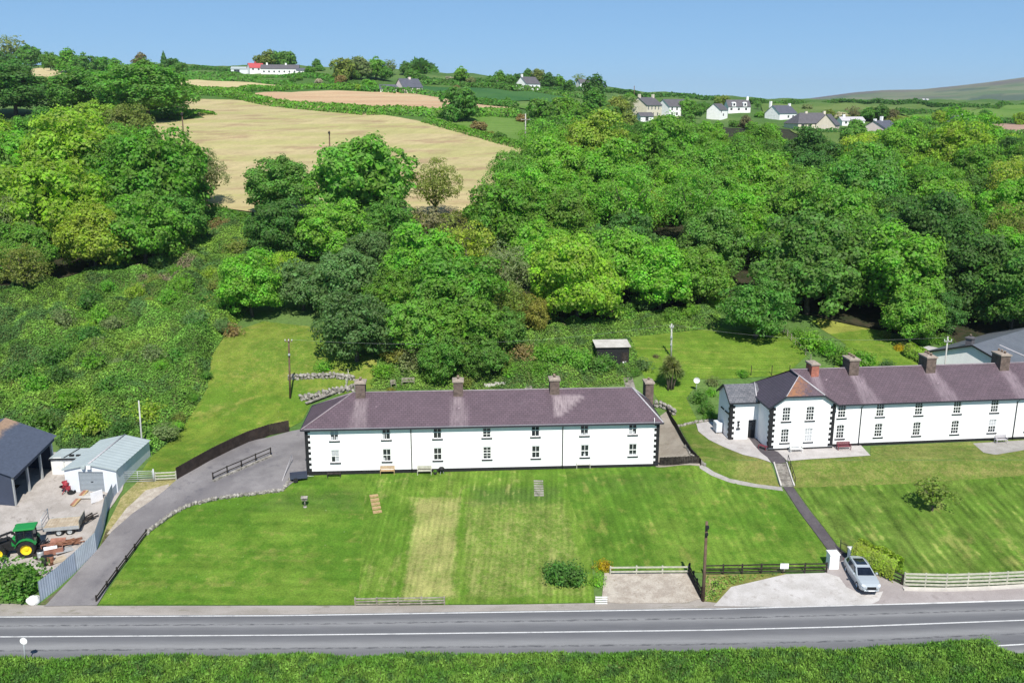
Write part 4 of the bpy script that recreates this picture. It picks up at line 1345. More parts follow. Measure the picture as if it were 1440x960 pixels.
# ---- the bungalow at the right
def build_bungalow():
    y = 109.0
    ap = P(1369, 484.5, y); el = P(1331, 500, y + .5); er = P(1396, 504, y - 1.2)
    rz = math.radians(37)
    zg = zt(ap.x, ap.y)
    o = (ap.x, ap.y, ap.z - 4.7)
    t = thing('bungalow', 'white gabled bungalow with blue grey roof behind the terrace chimneys', 'house', o, rz)
    hw, H, R, L = 5.5, 2.75, 1.95, 18
    m = MB()
    # gable wall faces down-left; local x runs along the ridge, y across
    m.face([(0, hw, -2.5), (0, -hw, -2.5), (0, -hw, H), (0, 0, H + R), (0, hw, H)])
    ops = [(3.0, 4.2, .9, 2.1), (6.5, 7.5, .2, 2.2), (10, 12, .9, 2.1)]
    facade(m, 0, L, -2.5, H, ops, y=-hw)
    m.face([(L, hw, -2.5), (0, hw, -2.5), (0, hw, H), (L, hw, H)]); m.face([(L, -hw, -2.5), (L, hw, -2.5), (L, hw, H), (L, 0, H + R), (L, -hw, H)])
    m.build('wall', M['white'], t)
    for q in ops: window(t, q[0], q[2], q[1] - q[0], q[3] - q[2], 2, 1, y=-hw, sash=False)
    r = Roof(); v = .35; k = R / hw
    r.add([(-v, -hw - v, H - v * k), (L + v, -hw - v, H - v * k), (L + v, 0, H + R + .02), (-v, 0, H + R + .02)], 0, None, 1.5)
    r.add([(L + v, hw + v, H - v * k), (-v, hw + v, H - v * k), (-v, 0, H + R + .02), (L + v, 0, H + R + .02)], 0, None, 1.5)
    r.build('roof', M['roof_bungalow'], t)
    g = MB()
    g.bar((-v - .02, -hw - v, H - v * k - .06), (-v - .02, 0, H + R - .05), .06, .2); g.bar((-v - .02, 0, H + R - .05), (-v - .02, hw + v, H - v * k - .06), .06, .2)
    g.box((-v, -hw - v - .12, H - v * k - .14), (L + v, -hw - v, H - v * k - .02))
    g.build('bargeboard', M['black'], t)
    MB().bar((5.0, -hw + .6, H + .32), (4.1, -1.2, H + R - .42), .22, .06).build('roof_flashing', M['lead'], t)
    chimney(t, .9, .9, H + R - .9, .75, .75, 1.35, 'slate_far', 1, 'slate_far')
    # flat roofed annexe at the back left
    m = MB(); m.box((.6, hw + .02, -2.5), (4.5, hw + 2.4, H - .75)); m.build('annexe', M['white'], t)
    m = MB(); m.box((.4, hw + .36, H - .74), (4.7, hw + 2.6, H - .6)); m.build('annexe_roof', M['lead'], t)
build_bungalow()

# ---- far houses
def far_house(name, label, px, py, yaw, w, d, h, rise, wall='white', roof='slate_far', chims=(), wins=(), wing=None, dorm=0, dz=0.0, hip=0.0, group=None, y=None, sc=.8):
    """ridge along local x; the gable at x=0 and the long side at y=0 face the camera side"""
    g = G(px, py) if y is None else Vector((ray(px, py)[0] * y, y, zt(ray(px, py)[0] * y, y)))
    t = thing(name, label, 'house', (g.x, g.y, g.z + dz), yaw, group)
    t.scale = (sc, sc, sc)
    m = MB(); ops = [q for q in wins if q[0] == 'f']
    facade(m, 0, w, -1.5, h, [q[1:] for q in ops], dep=.2)
    if not hip:
        m.face([(0, d, -1.5), (0, 0, -1.5), (0, 0, h), (0, d / 2, h + rise), (0, d, h)])
        m.face([(w, 0, -1.5), (w, d, -1.5), (w, d, h), (w, d / 2, h + rise), (w, 0, h)])
    else:
        m.face([(0, d, -1.5), (0, 0, -1.5), (0, 0, h), (0, d, h)]); m.face([(w, 0, -1.5), (w, d, -1.5), (w, d, h), (w, 0, h)])
    m.face([(w, d, -1.5), (0, d, -1.5), (0, d, h), (w, d, h)])
    m.build('wall', M[wall], t)
    v = .35
    s = rise / (d / 2)
    b = MB()
    b.face([(-v, -v, h - v * s), (w + v, -v, h - v * s), (w + v - hip, d / 2, h + rise), (-v + hip, d / 2, h + rise)])
    b.face([(w + v, d + v, h - v * s), (-v, d + v, h - v * s), (-v + hip, d / 2, h + rise), (w + v - hip, d / 2, h + rise)])
    if hip:
        b.face([(-v, d + v, h - v * s), (-v, -v, h - v * s), (-v + hip, d / 2, h + rise)]); b.face([(w + v, -v, h - v * s), (w + v, d + v, h - v * s), (w + v - hip, d / 2, h + rise)])
    b.build('roof', M[roof], t)
    for q in wins:
        if q[0] == 'f': window(t, q[1], q[3], q[2] - q[1], q[4] - q[3], 2, 1, sill=False, sash=False)
        else: window(t, -.09, q[3], q[2] - q[1], q[4] - q[3], 2, 1, sill=False, rz=-math.pi / 2, y=d - q[1], sash=False)
    for c in chims:
        x, yy = c[0], c[1]
        m = MB(); m.box((x - .55, yy - .45, h + rise - 1.2), (x + .55, yy + .45, h + rise + c[2])); m.build('chimney', M[c[3] if len(c) > 3 else wall], t)
    for i in range(dorm):
        x = w * (i + .5) / dorm; dw = 2.0
        m = MB(); m.box((x - dw / 2, -.12, h - .5), (x + dw / 2, d * .3, h + 1.5))
        n = 8
        pts = [(x + dw / 2 * math.cos(math.pi * k / n), h + 1.5 + .7 * math.sin(math.pi * k / n)) for k in range(n + 1)]
        for k in range(n): m.face([(pts[k][0], -.12, pts[k][1]), (pts[k + 1][0], -.12, pts[k + 1][1]), (pts[k + 1][0], d * .3, pts[k + 1][1]), (pts[k][0], d * .3, pts[k][1])])
        m.face([(p[0], -.12, p[1]) for p in pts])
        q = m.build('dormer', M['white'], t)
        MB().box((x - .55, -.16, h + .3), (x + .55, -.125, h + 1.5)).build('pane', M['glass'], q)
    return t

def F4(n, x0, dx, w, z0, z1): return [('f', x0 + i * dx, x0 + i * dx + w, z0, z1) for i in range(n)]
R_ = math.radians
t = far_house('far_house', 'cream gabled house with two chimneys left of the white house on the hill', 909, 166, R_(48), 12, 9, 5.6, 3.3, 'cream', 'slate_far', ((.6, 4.5, 1.3), (11.3, 4.5, 1.3)), F4(4, 1, 2.7, 1.0, 3.4, 4.9) + F4(3, 1.5, 3.4, 1.1, .8, 2.3) + [('s', 3, 4, 3.6, 5), ('s', 5.2, 6.2, .9, 2.3)])
far_house('far_house', 'white house with grey roof touching the cream house on the hill', 941, 165, R_(36), 14, 8.5, 5.0, 3.2, 'white', 'slate_far', (), F4(4, 1.2, 3.2, 1.2, 3.0, 4.6) + F4(4, 1.2, 3.2, 1.3, .7, 2.2) + [('s', 3.5, 4.7, 3.2, 4.6)], dorm=0)
far_house('far_house', 'tiny white gatehouse with arched dark porch below the cream house', 901, 171, R_(20), 6, 4.5, 2.3, 1.5, 'white', 'slate_far', (), [('f', 2.2, 3.8, .1, 2.0), ('s', 1.6, 3, .1, 1.9)])
far_house('far_house', 'small white gabled house with pointed windows above the wood', 1012, 169, R_(52), 9, 7.5, 4.2, 3.0, 'white', 'slate_far', (), [('s', 1.5, 2.6, 2.2, 4.2), ('s', 3.2, 4.3, 2.2, 4.2), ('f', 1, 2.2, 2.4, 3.8), ('f', 3.5, 5, .8, 2.2)], sc=.74, dz=.8)
far_house('far_house', 'white house with two round topped dormers above the wood', 1024, 160, R_(6), 12, 8, 3.0, 3.4, 'white', 'slate_far', ((11.4, 4, 1.6),), F4(3, 1, 4, 1.3, .8, 2.2), dorm=2, sc=.78, dz=.6)
far_house('far_house', 'white gabled house with violet grey roof and white chimneys', 1096, 169, R_(36), 13, 9, 3.3, 3.6, 'white', 'slate_farblue', ((.4, 6.2, 1.9), (12.6, 4.5, .9)), F4(2, 6, 3.6, 1.5, .9, 2.2) + [('s', 3.6, 4.8, 3.6, 5.0), ('s', 2.5, 6.5, .3, 2.2)])
far_house('far_house', 'large cream house under a broad grey hipped roof', 1122, 182, R_(14), 19, 12, 2.7, 4.3, 'cream', 'slate_far', ((7, 6, .6), (16, 6, .7)), F4(5, 1.5, 3.4, 1.6, .6, 2.1), hip=4.2)
far_house('far_house', 'cream gabled wing with grey roof in front of the broad hipped roof', 1174, 184, R_(60), 9, 8, 2.6, 4.2, 'cream', 'slate_far', (), [('s', 2.6, 5, .5, 2.2), ('f', 1, 3, .5, 2), ('f', 5, 7, .5, 2)])
far_house('far_house', 'low white cottage by the pale hawthorn at the hilltop', 1184, 177, R_(8), 11, 6, 2.4, 1.6, 'white', 'lead', ((2, 3, 1.0),), F4(3, 1.3, 3.2, 1.2, .8, 1.9))
far_house('far_house', 'pinkish bungalow with pale gable and grey roof beside dark trees', 1246, 190, R_(42), 12.5, 11, 2.4, 3.1, 'pink', 'slate_farblue', ((.8, 5.5, .6, 'white'), (6, 5.5, 1.5, 'white')), F4(3, 1.5, 3.6, 1.6, .8, 2.0))
far_house('far_house', 'white house with tall white chimney half hidden by trees', 1350, 188, R_(30), 8, 7, 4.2, 2.6, 'white', 'slate_farblue', ((4, 3.5, 2.2),), F4(2, 1.2, 3.4, 1.3, 2.3, 3.7) + F4(2, 1.2, 3.4, 1.3, .6, 1.8))
far_house('far_house', 'white gabled cottage with dark roof beside skyline trees', 740, 127, R_(44), 12, 9, 3.4, 4.0, 'white', 'slate_far', ((.7, 4.5, 1.4),), F4(3, 1.5, 3.4, 1.3, .9, 2.3) + [('s', 3.9, 5.1, 3.9, 5.3)], dz=.5)
far_house('far_house', 'tiny white house showing between two skyline trees', 816, 128, R_(25), 9, 6, 5.5, 2.5, 'white', 'slate_far', (), F4(2, 1.5, 4, 1.2, 3.4, 4.8))
far_house('far_house', 'grey house with pinkish gable between trees above the reddish field', 568, 132, R_(38), 11, 8.5, 3.2, 4.0, 'pink', 'slate_farblue', ((6, 4.2, .7),), F4(2, 2, 4, 1.4, .8, 2.2) + [('s', 2.5, 6, .6, 2.4)], dz=.2)
far_house('far_house', 'low grey roofed annexe left of the pinkish gable', 535, 131, R_(12), 9, 6, 2.2, 2.0, 'white', 'slate_farblue', (), F4(2, 1.5, 3.6, 1.2, .7, 1.8))
far_house('farmhouse', 'red roofed white farmhouse at the left end of the hilltop farm', 352, 104.5, R_(30), 10, 8, 4.5, 3.2, 'white', 'plum', ((5, 4, 1.0, 'plum'),), F4(2, 1.5, 4, 1.3, 2.6, 4.0), dz=0)
far_house('farmhouse', 'long white farm cottage with dark roof under skyline trees', 367, 104.5, R_(5), 26, 7, 3.8, 2.8, 'white', 'slate_far', ((4, 3.5, 1.2), (17, 3.5, 1.0)), F4(7, 1.5, 3.5, 1.3, 1.0, 2.4))
far_house('farmhouse', 'small white outbuilding at the right end of the hilltop farm', 417, 104.5, R_(10), 9, 5, 2.6, 1.6, 'white', 'slate_farblue', (), F4(2, 1.5, 3.6, 1.3, .8, 1.9))
far_house('barn', 'pale grey farm shed left of the red roofed farmhouse', 325, 103.5, R_(8), 18, 9, 3.2, 1.6, 'shed_wall', 'shed_roof', (), [('f', 2, 6, 0, 2.6)])
far_house('far_house', 'white cottage gable on the left skyline between trees', 235, 101, R_(50), 9, 7, 3.2, 2.8, 'white', 'slate_far', (), F4(2, 1.5, 3.6, 1.3, .8, 2.0))
far_house('far_house', 'low white roofed building on the left skyline beside conifers', 205, 98, R_(10), 16, 6, 2.4, 1.3, 'white', 'lead', (), F4(3, 2, 4.5, 1.4, .8, 1.9))
def far_white(px, py, dist, label, w, rz):
    mx, mz = ray(px, py)
    t = thing('far_house', label, 'house', (mx * dist, dist, CAM_H + mz * dist), rz)
    m = MB(); d, h, r = 7, 4.5, 3
    m.face([(0, 0, -9), (w, 0, -9), (w, 0, h), (0, 0, h)]); m.face([(0, d, -9), (0, 0, -9), (0, 0, h), (0, d / 2, h + r), (0, d, h)])
    m.face([(w, 0, -9), (w, d, -9), (w, d, h), (w, d / 2, h + r), (w, 0, h)]); m.face([(w, d, -9), (0, d, -9), (0, d, h), (w, d, h)])
    m.build('wall', M['white'], t)
    b = MB(); b.face([(-.4, -.4, h - .3), (w + .4, -.4, h - .3), (w + .4, d / 2, h + r), (-.4, d / 2, h + r)]); b.face([(w + .4, d + .4, h - .3), (-.4, d + .4, h - .3), (-.4, d / 2, h + r), (w + .4, d / 2, h + r)])
    b.build('roof', M['lead'], t)
far_white(1295, 142.5, 2900, 'larger of two tiny white cottages below the moor', 13, .1)
far_white(1303, 142.5, 2900, 'smaller of two tiny white cottages below the moor', 8, .3)
# ------------------------------------------------------------------ trees and hedges
def blob_dirs(n, rng):
    d = rng.normal(size=(n, 3))
    return d / np.linalg.norm(d, axis=1, keepdims=True)

def crown_mesh(name, seed, R=6.0, H=5.2, cz=7.5, clumps=75, cr=(1.1, 1.9), leaves=150, size=.27, lobes=7, inner=1400, low=-.45, sparse=0.0, flat=.75):
    """a crown of many leafy clumps gathered in lobes, with gaps between them"""
    rng = np.random.default_rng(seed)
    # lobes push the outline in and out
    ld = blob_dirs(lobes, rng); la = rng.uniform(-.22, .2, lobes)
    d = blob_dirs(clumps * 4, rng)
    d = d[d[:, 2] > low]
    # even spread
    keep = []
    for q in d:
        if all(np.dot(q, k) < 1 - 0.55 / clumps * 2.2 for k in keep): keep.append(q)
        if len(keep) >= clumps: break
    d = np.array(keep)
    rad = 1 + np.sum(la[None, :] * np.clip(d @ ld.T, 0, 1) ** 4, axis=1)
    rad *= rng.choice([.70, .86, .98, 1.06], len(d)) * rng.uniform(.95, 1.05, len(d))
    c = d * rad[:, None] * np.array([R, R, H]) * .84
    out = []; 
    for i, p in enumerate(c):
        r = rng.uniform(*cr)
        n = int(leaves * (r / 1.5) ** 2 * (1 - sparse * rng.random()))
        q = blob_dirs(n, rng)
        q[:, 2] = np.abs(q[:, 2]) * (1 - .35 * (rng.random(n) < .45) * 2) if False else q[:, 2]
        w = q + d[i] * .55 + np.array([0, 0, .35])
        w /= np.linalg.norm(w, axis=1, keepdims=True)
        sh = rng.uniform(.72, 1.32, 3) * np.array([1, 1, flat])
        rd = np.where(rng.random((n, 1)) < .16, rng.uniform(1.04, 1.5, (n, 1)), rng.uniform(.82, 1.06, (n, 1)))
        pos = p + w * r * sh * rd
        nr = w * .9 + rng.normal(size=(n, 3)) * .42 + np.array([0, -.12, .25])
        out.append(leaf_quads(pos, nr, size * rng.uniform(.65, 1.35, n), rng))
    if inner:
        q = blob_dirs(inner, rng) * rng.random((inner, 1)) ** .4 * np.array([R, R, H]) * .66
        out.append(leaf_quads(q, blob_dirs(inner, rng) + np.array([0, 0, .4]), size * 2.8 * rng.uniform(.7, 1.3, inner), rng))
    v = np.concatenate(out)
    v[:, :, 2] += cz
    return quads_mesh(name, v, M['leaf'])

def trunk_mesh(seed, h=7.0, r=.32, spread=3.2, n=6):
    rng = random.Random(seed)
    b = MB()
    lean = (rng.uniform(-.3, .3), rng.uniform(-.3, .3))
    b.tube([(0, 0, -1.2), (0, 0, .3), (lean[0] * .5, lean[1] * .5, h * .4), (lean[0], lean[1], h)], [r * 1.5, r * 1.1, r * .85, r * .4], 8)
    for i in range(n):
        a = 2 * math.pi * (i + rng.random() * .6) / n
        z0 = h * rng.uniform(.32, .6)
        e = spread * rng.uniform(.7, 1.1)
        b.tube([(lean[0] * .6, lean[1] * .6, z0), (math.cos(a) * e * .45, math.sin(a) * e * .45, z0 + h * .22), (math.cos(a) * e, math.sin(a) * e, z0 + h * rng.uniform(.4, .62))], [r * .5, r * .36, r * .12], 6)
    return b.mesh('trunk', M['bark'])

def conifer_mesh(seed, R=2.6, H=9.0, n=3200, size=.24, z0=.6):
    rng = np.random.default_rng(seed)
    t = 1 - np.sqrt(rng.random(n)); a = rng.random(n) * 2 * np.pi
    lay = 1 + .18 * np.sin(t * 38 + np.sin(a * 3) * 1.2)
    rr = R * (1 - t) ** .85 * lay * (1 + .14 * np.sin(a * 5 + t * 9)) * rng.uniform(.7, 1.0, n) + .08
    p = np.stack([np.cos(a) * rr, np.sin(a) * rr, z0 + t * H], axis=1)
    nr = np.stack([np.cos(a), np.sin(a), np.full(n, .55)], axis=1) + rng.normal(size=(n, 3)) * .4
    return quads_mesh('crown', leaf_quads(p, nr, size * rng.uniform(.6, 1.3, n), rng), M['leaf'])

PROTO = {}
PROTO['broad'] = [(crown_mesh('crown', 10 + i, H=5.3 + .5 * (i % 3), clumps=104, cr=(.6, 1.8), leaves=230, size=.215, lobes=6 + i, low=-.72, cz=6.3), trunk_mesh(i, 6.5), 6.3, 6.0) for i in range(5)]
PROTO['round'] = [(crown_mesh('crown', 30 + i, H=5.0, clumps=125, cr=(.5, 1.3), leaves=190, size=.195, lobes=5, low=-.8, inner=1800, cz=5.5), trunk_mesh(20 + i, 5.5), 5.5, 6.0) for i in range(3)]
PROTO['airy'] = [(crown_mesh('crown', 50 + i, H=6.0, clumps=70, cr=(.8, 1.5), leaves=150, size=.15, lobes=9, inner=500, sparse=.6), trunk_mesh(40 + i, 9.5, .26, 4.2, 11), 7.5, 6.0) for i in range(3)]
PROTO['bush'] = [(crown_mesh('crown', 70 + i, R=2.0, H=1.55, cz=.95, clumps=44, cr=(.4, .75), leaves=110, size=.11, lobes=6, inner=420, low=-.5), trunk_mesh(60 + i, 1.4, .09, .8, 5), .95, 2.0) for i in range(3)]
PROTO['conifer'] = [(conifer_mesh(90 + i), trunk_mesh(80 + i, 6, .16, .5, 3), 4.3, 2.6) for i in range(2)]
PROTO['far'] = [(crown_mesh('crown', 110 + i, H=5.2 + .8 * (i % 2), clumps=46, cr=(1.2, 2.1), leaves=40, size=.50, lobes=7, inner=260, low=-.7, cz=5.8), trunk_mesh(100 + i, 6, .35, 3, 4), 5.8, 6.0) for i in range(4)]
PROTO['farairy'] = [(crown_mesh('crown', 130 + i, H=5.8, clumps=40, cr=(.9, 1.7), leaves=26, size=.42, lobes=9, inner=60, sparse=.5), trunk_mesh(120 + i, 9.5, .32, 4, 9), 7.6, 6.0) for i in range(2)]
PROTO['farbush'] = [(crown_mesh('crown', 150 + i, R=6, H=4.6, cz=3.0, clumps=44, cr=(1.2, 2.1), leaves=34, size=.55, lobes=6, inner=240, low=-.3), trunk_mesh(140 + i, 4, .3, 3, 4), 3.0, 6.0) for i in range(2)]

TINT = {'lime': (0.274, 0.429, 0.046), 'yellow green': (0.316, 0.421, 0.058), 'bright green': (0.191, 0.399, 0.046), 'mid green': (0.159, 0.338, 0.046),
        'dark green': (0.129, 0.284, 0.050), 'deep green': (0.090, 0.213, 0.045), 'blue green': (0.137, 0.249, 0.077), 'olive': (0.225, 0.286, 0.062),
        'grey green': (0.216, 0.271, 0.110), 'brownish': (0.283, 0.226, 0.097), 'golden': (0.285, 0.314, 0.062), 'yellow': (.48, .38, .02), 'pale blossom': (.46, .45, .37), 'purplish': (0.216, 0.196, 0.103)}
TR = random.Random(5)
TREES = []
LABELS = {}
def jit(c, a=.13):
    f = 1 + TR.uniform(-a, a)
    return tuple(max(.004, k * f * (1 + TR.uniform(-.06, .06))) for k in c) + (1,)

def put_tree(name, kind, x, y, s, tint, label, cat='tree', group=None, zs=1.0, sink=.2, rot=None):
    crown, trunk, cz, r0 = TR.choice(PROTO[kind])
    t = thing(name, label, cat, (x, y, zt(x, y) - sink), TR.uniform(0, 6.28) if rot is None else rot, group)
    t.scale = (s * TR.uniform(.94, 1.06), s * TR.uniform(.94, 1.06), s * zs)
    c = link('crown', crown, t); c.color = jit(TINT[tint])
    link('trunk', trunk, t)
    TREES.append((x, y, s * r0))
    return t

def tree_at(px, py, rpx, kind, tint, label, name='broadleaf_tree', cat='tree', group=None, zs=1.0, base=None):
    """stand a tree so that its crown is seen centred at a photo pixel with a radius in photo pixels"""
    crown, trunk, cz, r0 = PROTO[kind][0]
    mx, mz = ray(px, py)
    y = 60.0; last = None; best = None
    while y < 3000:
        z = CAM_H + mz * y
        d = y * CP - (z - CAM_H) * SP
        s = 1.1 * rpx * d / F / r0
        e = z - (zt(mx * y, y) + cz * s * zs)
        if last is not None and last > 0 >= e:
            best = y; break
        last = e
        y *= 1.004
    if best is None:
        best = {True: 620.0}[True]
        z = CAM_H + mz * best; s = rpx * (best * CP) / F / r0
    return put_tree(name, kind, mx * best, best, s, tint, label, cat, group, zs)

near = [
    (18, 122, 46, 'broad', 'deep green', 'very dark tree cut by the left edge above the pale sycamore'),
    (122, 124, 44, 'broad', 'dark green', 'left half of the dark pair of trees standing against the hay field'),
    (205, 122, 54, 'broad', 'dark green', 'right half of the dark pair of trees standing against the hay field'),
    (95, 222, 66, 'broad', 'lime', 'largest pale green sycamore of the left hillside'),
    (22, 232, 52, 'broad', 'bright green', 'green tree left of the largest pale sycamore at the photo edge'),
    (182, 185, 36, 'broad', 'olive', 'olive tree top between the pale sycamore and the hay field'),
    (70, 288, 62, 'broad', 'lime', 'lime leaved sycamore lobe low on the left hillside'),
    (130, 335, 46, 'broad', 'yellow green', 'yellowish sycamore at the foot of the left wood'),
    (222, 250, 66, 'broad', 'mid green', 'wide mid green sycamore beside the hay field corner'),
    (200, 322, 54, 'round', 'mid green', 'dense round crown under the wide sycamore by the field corner'),
    (288, 245, 34, 'airy', 'grey green', 'thin leaved ash at the right end of the left wood'),
    (22, 318, 40, 'airy', 'grey green', 'greyish thin tree at the left edge above the brambles'),
    (30, 375, 34, 'airy', 'olive', 'olive thin tree low at the left edge above the brambles'),
    (-45, 250, 60, 'broad', 'mid green', 'mid green tree mostly beyond the left edge'),
    (396, 262, 46, 'broad', 'dark green', 'dark sycamore left of the great round sycamore before the hay field'),
    (506, 249, 78, 'round', 'mid green', 'great round sycamore standing alone before the hay field'),
    (470, 322, 44, 'broad', 'bright green', 'bright lower crown under the great round sycamore'),
    (392, 322, 40, 'broad', 'deep green', 'darkest crown below the dark sycamore on the bramble slope'),
    (545, 310, 38, 'round', 'dark green', 'dark round crown right under the great sycamore'),
    (612, 262, 36, 'airy', 'olive', 'bare looking olive tree standing in front of the hay field'),
    (600, 318, 26, 'farairy', 'purplish', 'leafless brownish tree below the olive tree'),
    (352, 402, 40, 'broad', 'bright green', 'vivid green tree at the top of the grass slope'),
    (398, 380, 26, 'broad', 'lime', 'small lime green tree behind the vivid one on the slope'),
    (425, 398, 40, 'round', 'blue green', 'blue green elder beside the small lime tree'),
    (480, 392, 52, 'round', 'blue green', 'large blue green elder above the grass slope'),
    (520, 350, 34, 'round', 'blue green', 'topmost blue green elder under the great sycamore'),
    (500, 458, 52, 'round', 'blue green', 'blue green elder overhanging the grass slope'),
    (560, 420, 44, 'round', 'mid green', 'mid green thicket tree right of the blue green elders'),
    (595, 378, 52, 'broad', 'bright green', 'fresh green tree in the middle of the garden thicket'),
    (655, 362, 52, 'airy', 'yellow green', 'yellowish ash below the hay field edge'),
    (640, 410, 56, 'broad', 'mid green', 'broad mid green tree in the garden thicket'),
    (705, 385, 44, 'airy', 'grey green', 'silvery grey willow at the right of the garden thicket'),
    (720, 430, 30, 'airy', 'olive', 'thin olive tree beside the golden olive tree'),
    (590, 458, 48, 'round', 'mid green', 'round thicket tree low above the garden bench'),
    (655, 462, 50, 'round', 'mid green', 'round thicket tree low above the second chimney'),
    (705, 462, 36, 'round', 'dark green', 'dark tree left of the golden olive tree'),
    (622, 500, 36, 'round', 'dark green', 'dark green garden tree straight above the second chimney'),
    (680, 500, 34, 'round', 'dark green', 'dark garden tree above the garden wall slabs'),
    (1065, 430, 47, 'round', 'dark green', 'round dark tree standing alone on the rear lawn'),
    (812, 395, 56, 'broad', 'lime', 'pale lobed sycamore at the foot of the wood right of the golden olive tree'),
    (868, 372, 48, 'broad', 'bright green', 'bright sycamore right of the pale lobed one at the foot of the wood'),
    (930, 385, 46, 'broad', 'bright green', 'bright sycamore above the grey green shrub at the foot of the wood'),
    (985, 388, 40, 'broad', 'mid green', 'sycamore between the bright sycamore and the round lawn tree'),
    (1140, 372, 62, 'broad', 'dark green', 'tall dark tree behind the right side of the round lawn tree'),
    (1262, 388, 58, 'broad', 'bright green', 'large bright sycamore above the brown bank'),
    (1285, 440, 38, 'broad', 'mid green', 'low spreading sycamore over the clipped hedge'),
    (1355, 382, 58, 'broad', 'deep green', 'large blackish green tree behind the bungalow chimney'),
    (1428, 410, 52, 'broad', 'dark green', 'dark tree over the bungalow roof at the right edge'),
    (1320, 440, 32, 'round', 'deep green', 'dark tree behind the clipped hedge end'),
    (1432, 262, 48, 'airy', 'yellow green', 'pale thin tree at the right edge beyond the dark gap'),
    (1425, 330, 44, 'airy', 'olive', 'olive thin tree at the right edge below the dark gap'),
    (1500, 370, 60, 'broad', 'mid green', 'tree just beyond the right edge by the bungalow'),
]
for px, py, r, kind, tint, lab in near:
    g = None
    low = 'dark pair' in lab or 'very dark tree cut' in lab
    tree_at(px, py + (4 if low else 0), r * (1.08 if low else 1), kind, tint, lab, zs=.66 if low else .86 if 'largest pale' in lab else .88 if 'great round' in lab else 1.0)
tree_at(746, 440, 25, 'round', 'golden', 'golden olive peaked tree at the edge of the garden thicket', zs=1.15)

# the wood behind the terraces: individual trees
WOODP = [(695, 322), (702, 285), (725, 245), (758, 212), (800, 205), (860, 202), (905, 205), (985, 210), (1060, 206), (1108, 208), (1140, 220), (1190, 222), (1245, 208), (1290, 196), (1345, 200), (1375, 206),
         (1450, 212), (1720, 210), (1720, 500), (1500, 470), (1440, 420), (1350, 400), (1300, 392), (1200, 380), (1110, 370), (1000, 372), (930, 372), (850, 380), (760, 385), (720, 350)]
GAP = [(1360, 330), (1375, 250), (1415, 245), (1420, 325)]
FLOOR = gp((742, 442), (850, 452), (1010, 420), (1110, 438), (1200, 432), (1240, 450), (1345, 485), (1640, 500)) + [(195, 330), (60, 330), (6, 262), (-12, 190), (-14, 150)]
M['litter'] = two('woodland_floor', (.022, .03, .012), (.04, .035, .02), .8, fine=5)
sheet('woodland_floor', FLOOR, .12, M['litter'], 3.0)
rr = random.Random(11)
cand = []
LM = [(790, 'above the golden olive tree'), (850, 'above the flat shed roof'), (915, 'above the shed doorway'), (965, 'above the spiky palm'), (1020, 'left of the lawn tree'), (1085, 'above the lawn tree'), (1150, 'above the red chimney'),
      (1205, 'above the brown bank'), (1262, 'above the yellow shrub'), (1320, 'above the clipped hedge'), (1385, 'above the bungalow gable'), (9999, 'above the bungalow roof')]
RW = [(215, 'on the wood top edge'), (240, 'just below the wood top'), (268, 'in the upper wood'), (300, 'in the middle of the wood'), (335, 'in the lower wood'), (9999, 'low in the wood')]
n = 0
for tries in range(14000):
    if n >= 240: break
    x = rr.uniform(-8, 190); y = rr.uniform(126, 330)
    R = rr.uniform(5.0, 7.4)
    z = zt(x, y)
    cx, cy = proj((x, y, z + 6.3 * R / 6))
    if not inside(WOODP, cx, cy) or cx > 1700: continue
    if inside(GAP, cx, cy): continue
    k = .86 if y > 200 else .95
    if any((x - a) ** 2 + (y - b) ** 2 < (k * (R + q)) ** 2 * .62 for a, b, q in TREES): continue
    v = mnoise.noise(Vector((x / 26, y / 26, 3))) + rr.uniform(-.35, .35)
    tint = 'deep green' if v < -.52 else 'dark green' if v < -.3 else 'mid green' if v < .06 else 'bright green' if v < .4 else 'lime' if v < .54 else 'olive' if v < .6 else 'yellow green'
    kind = 'broad' if rr.random() < .74 else 'round' if rr.random() < .5 else 'airy'
    if tint in ('olive',): kind = 'airy'
    row = next(b for a, b in RW if cy < a); lm = next(b for a, b in LM if cx < a)
    shape = {'broad': 'lobed', 'round': 'rounded', 'airy': 'thin crowned'}[kind]
    lab = f'{tint} {shape} tree {row} {lm}'
    put_tree('broadleaf_tree', kind, x, y, R / 6, tint, lab, 'tree', 'trees of the wood behind the terraces', zs=rr.uniform(.9, 1.12))
    n += 1
print('wood trees', n)

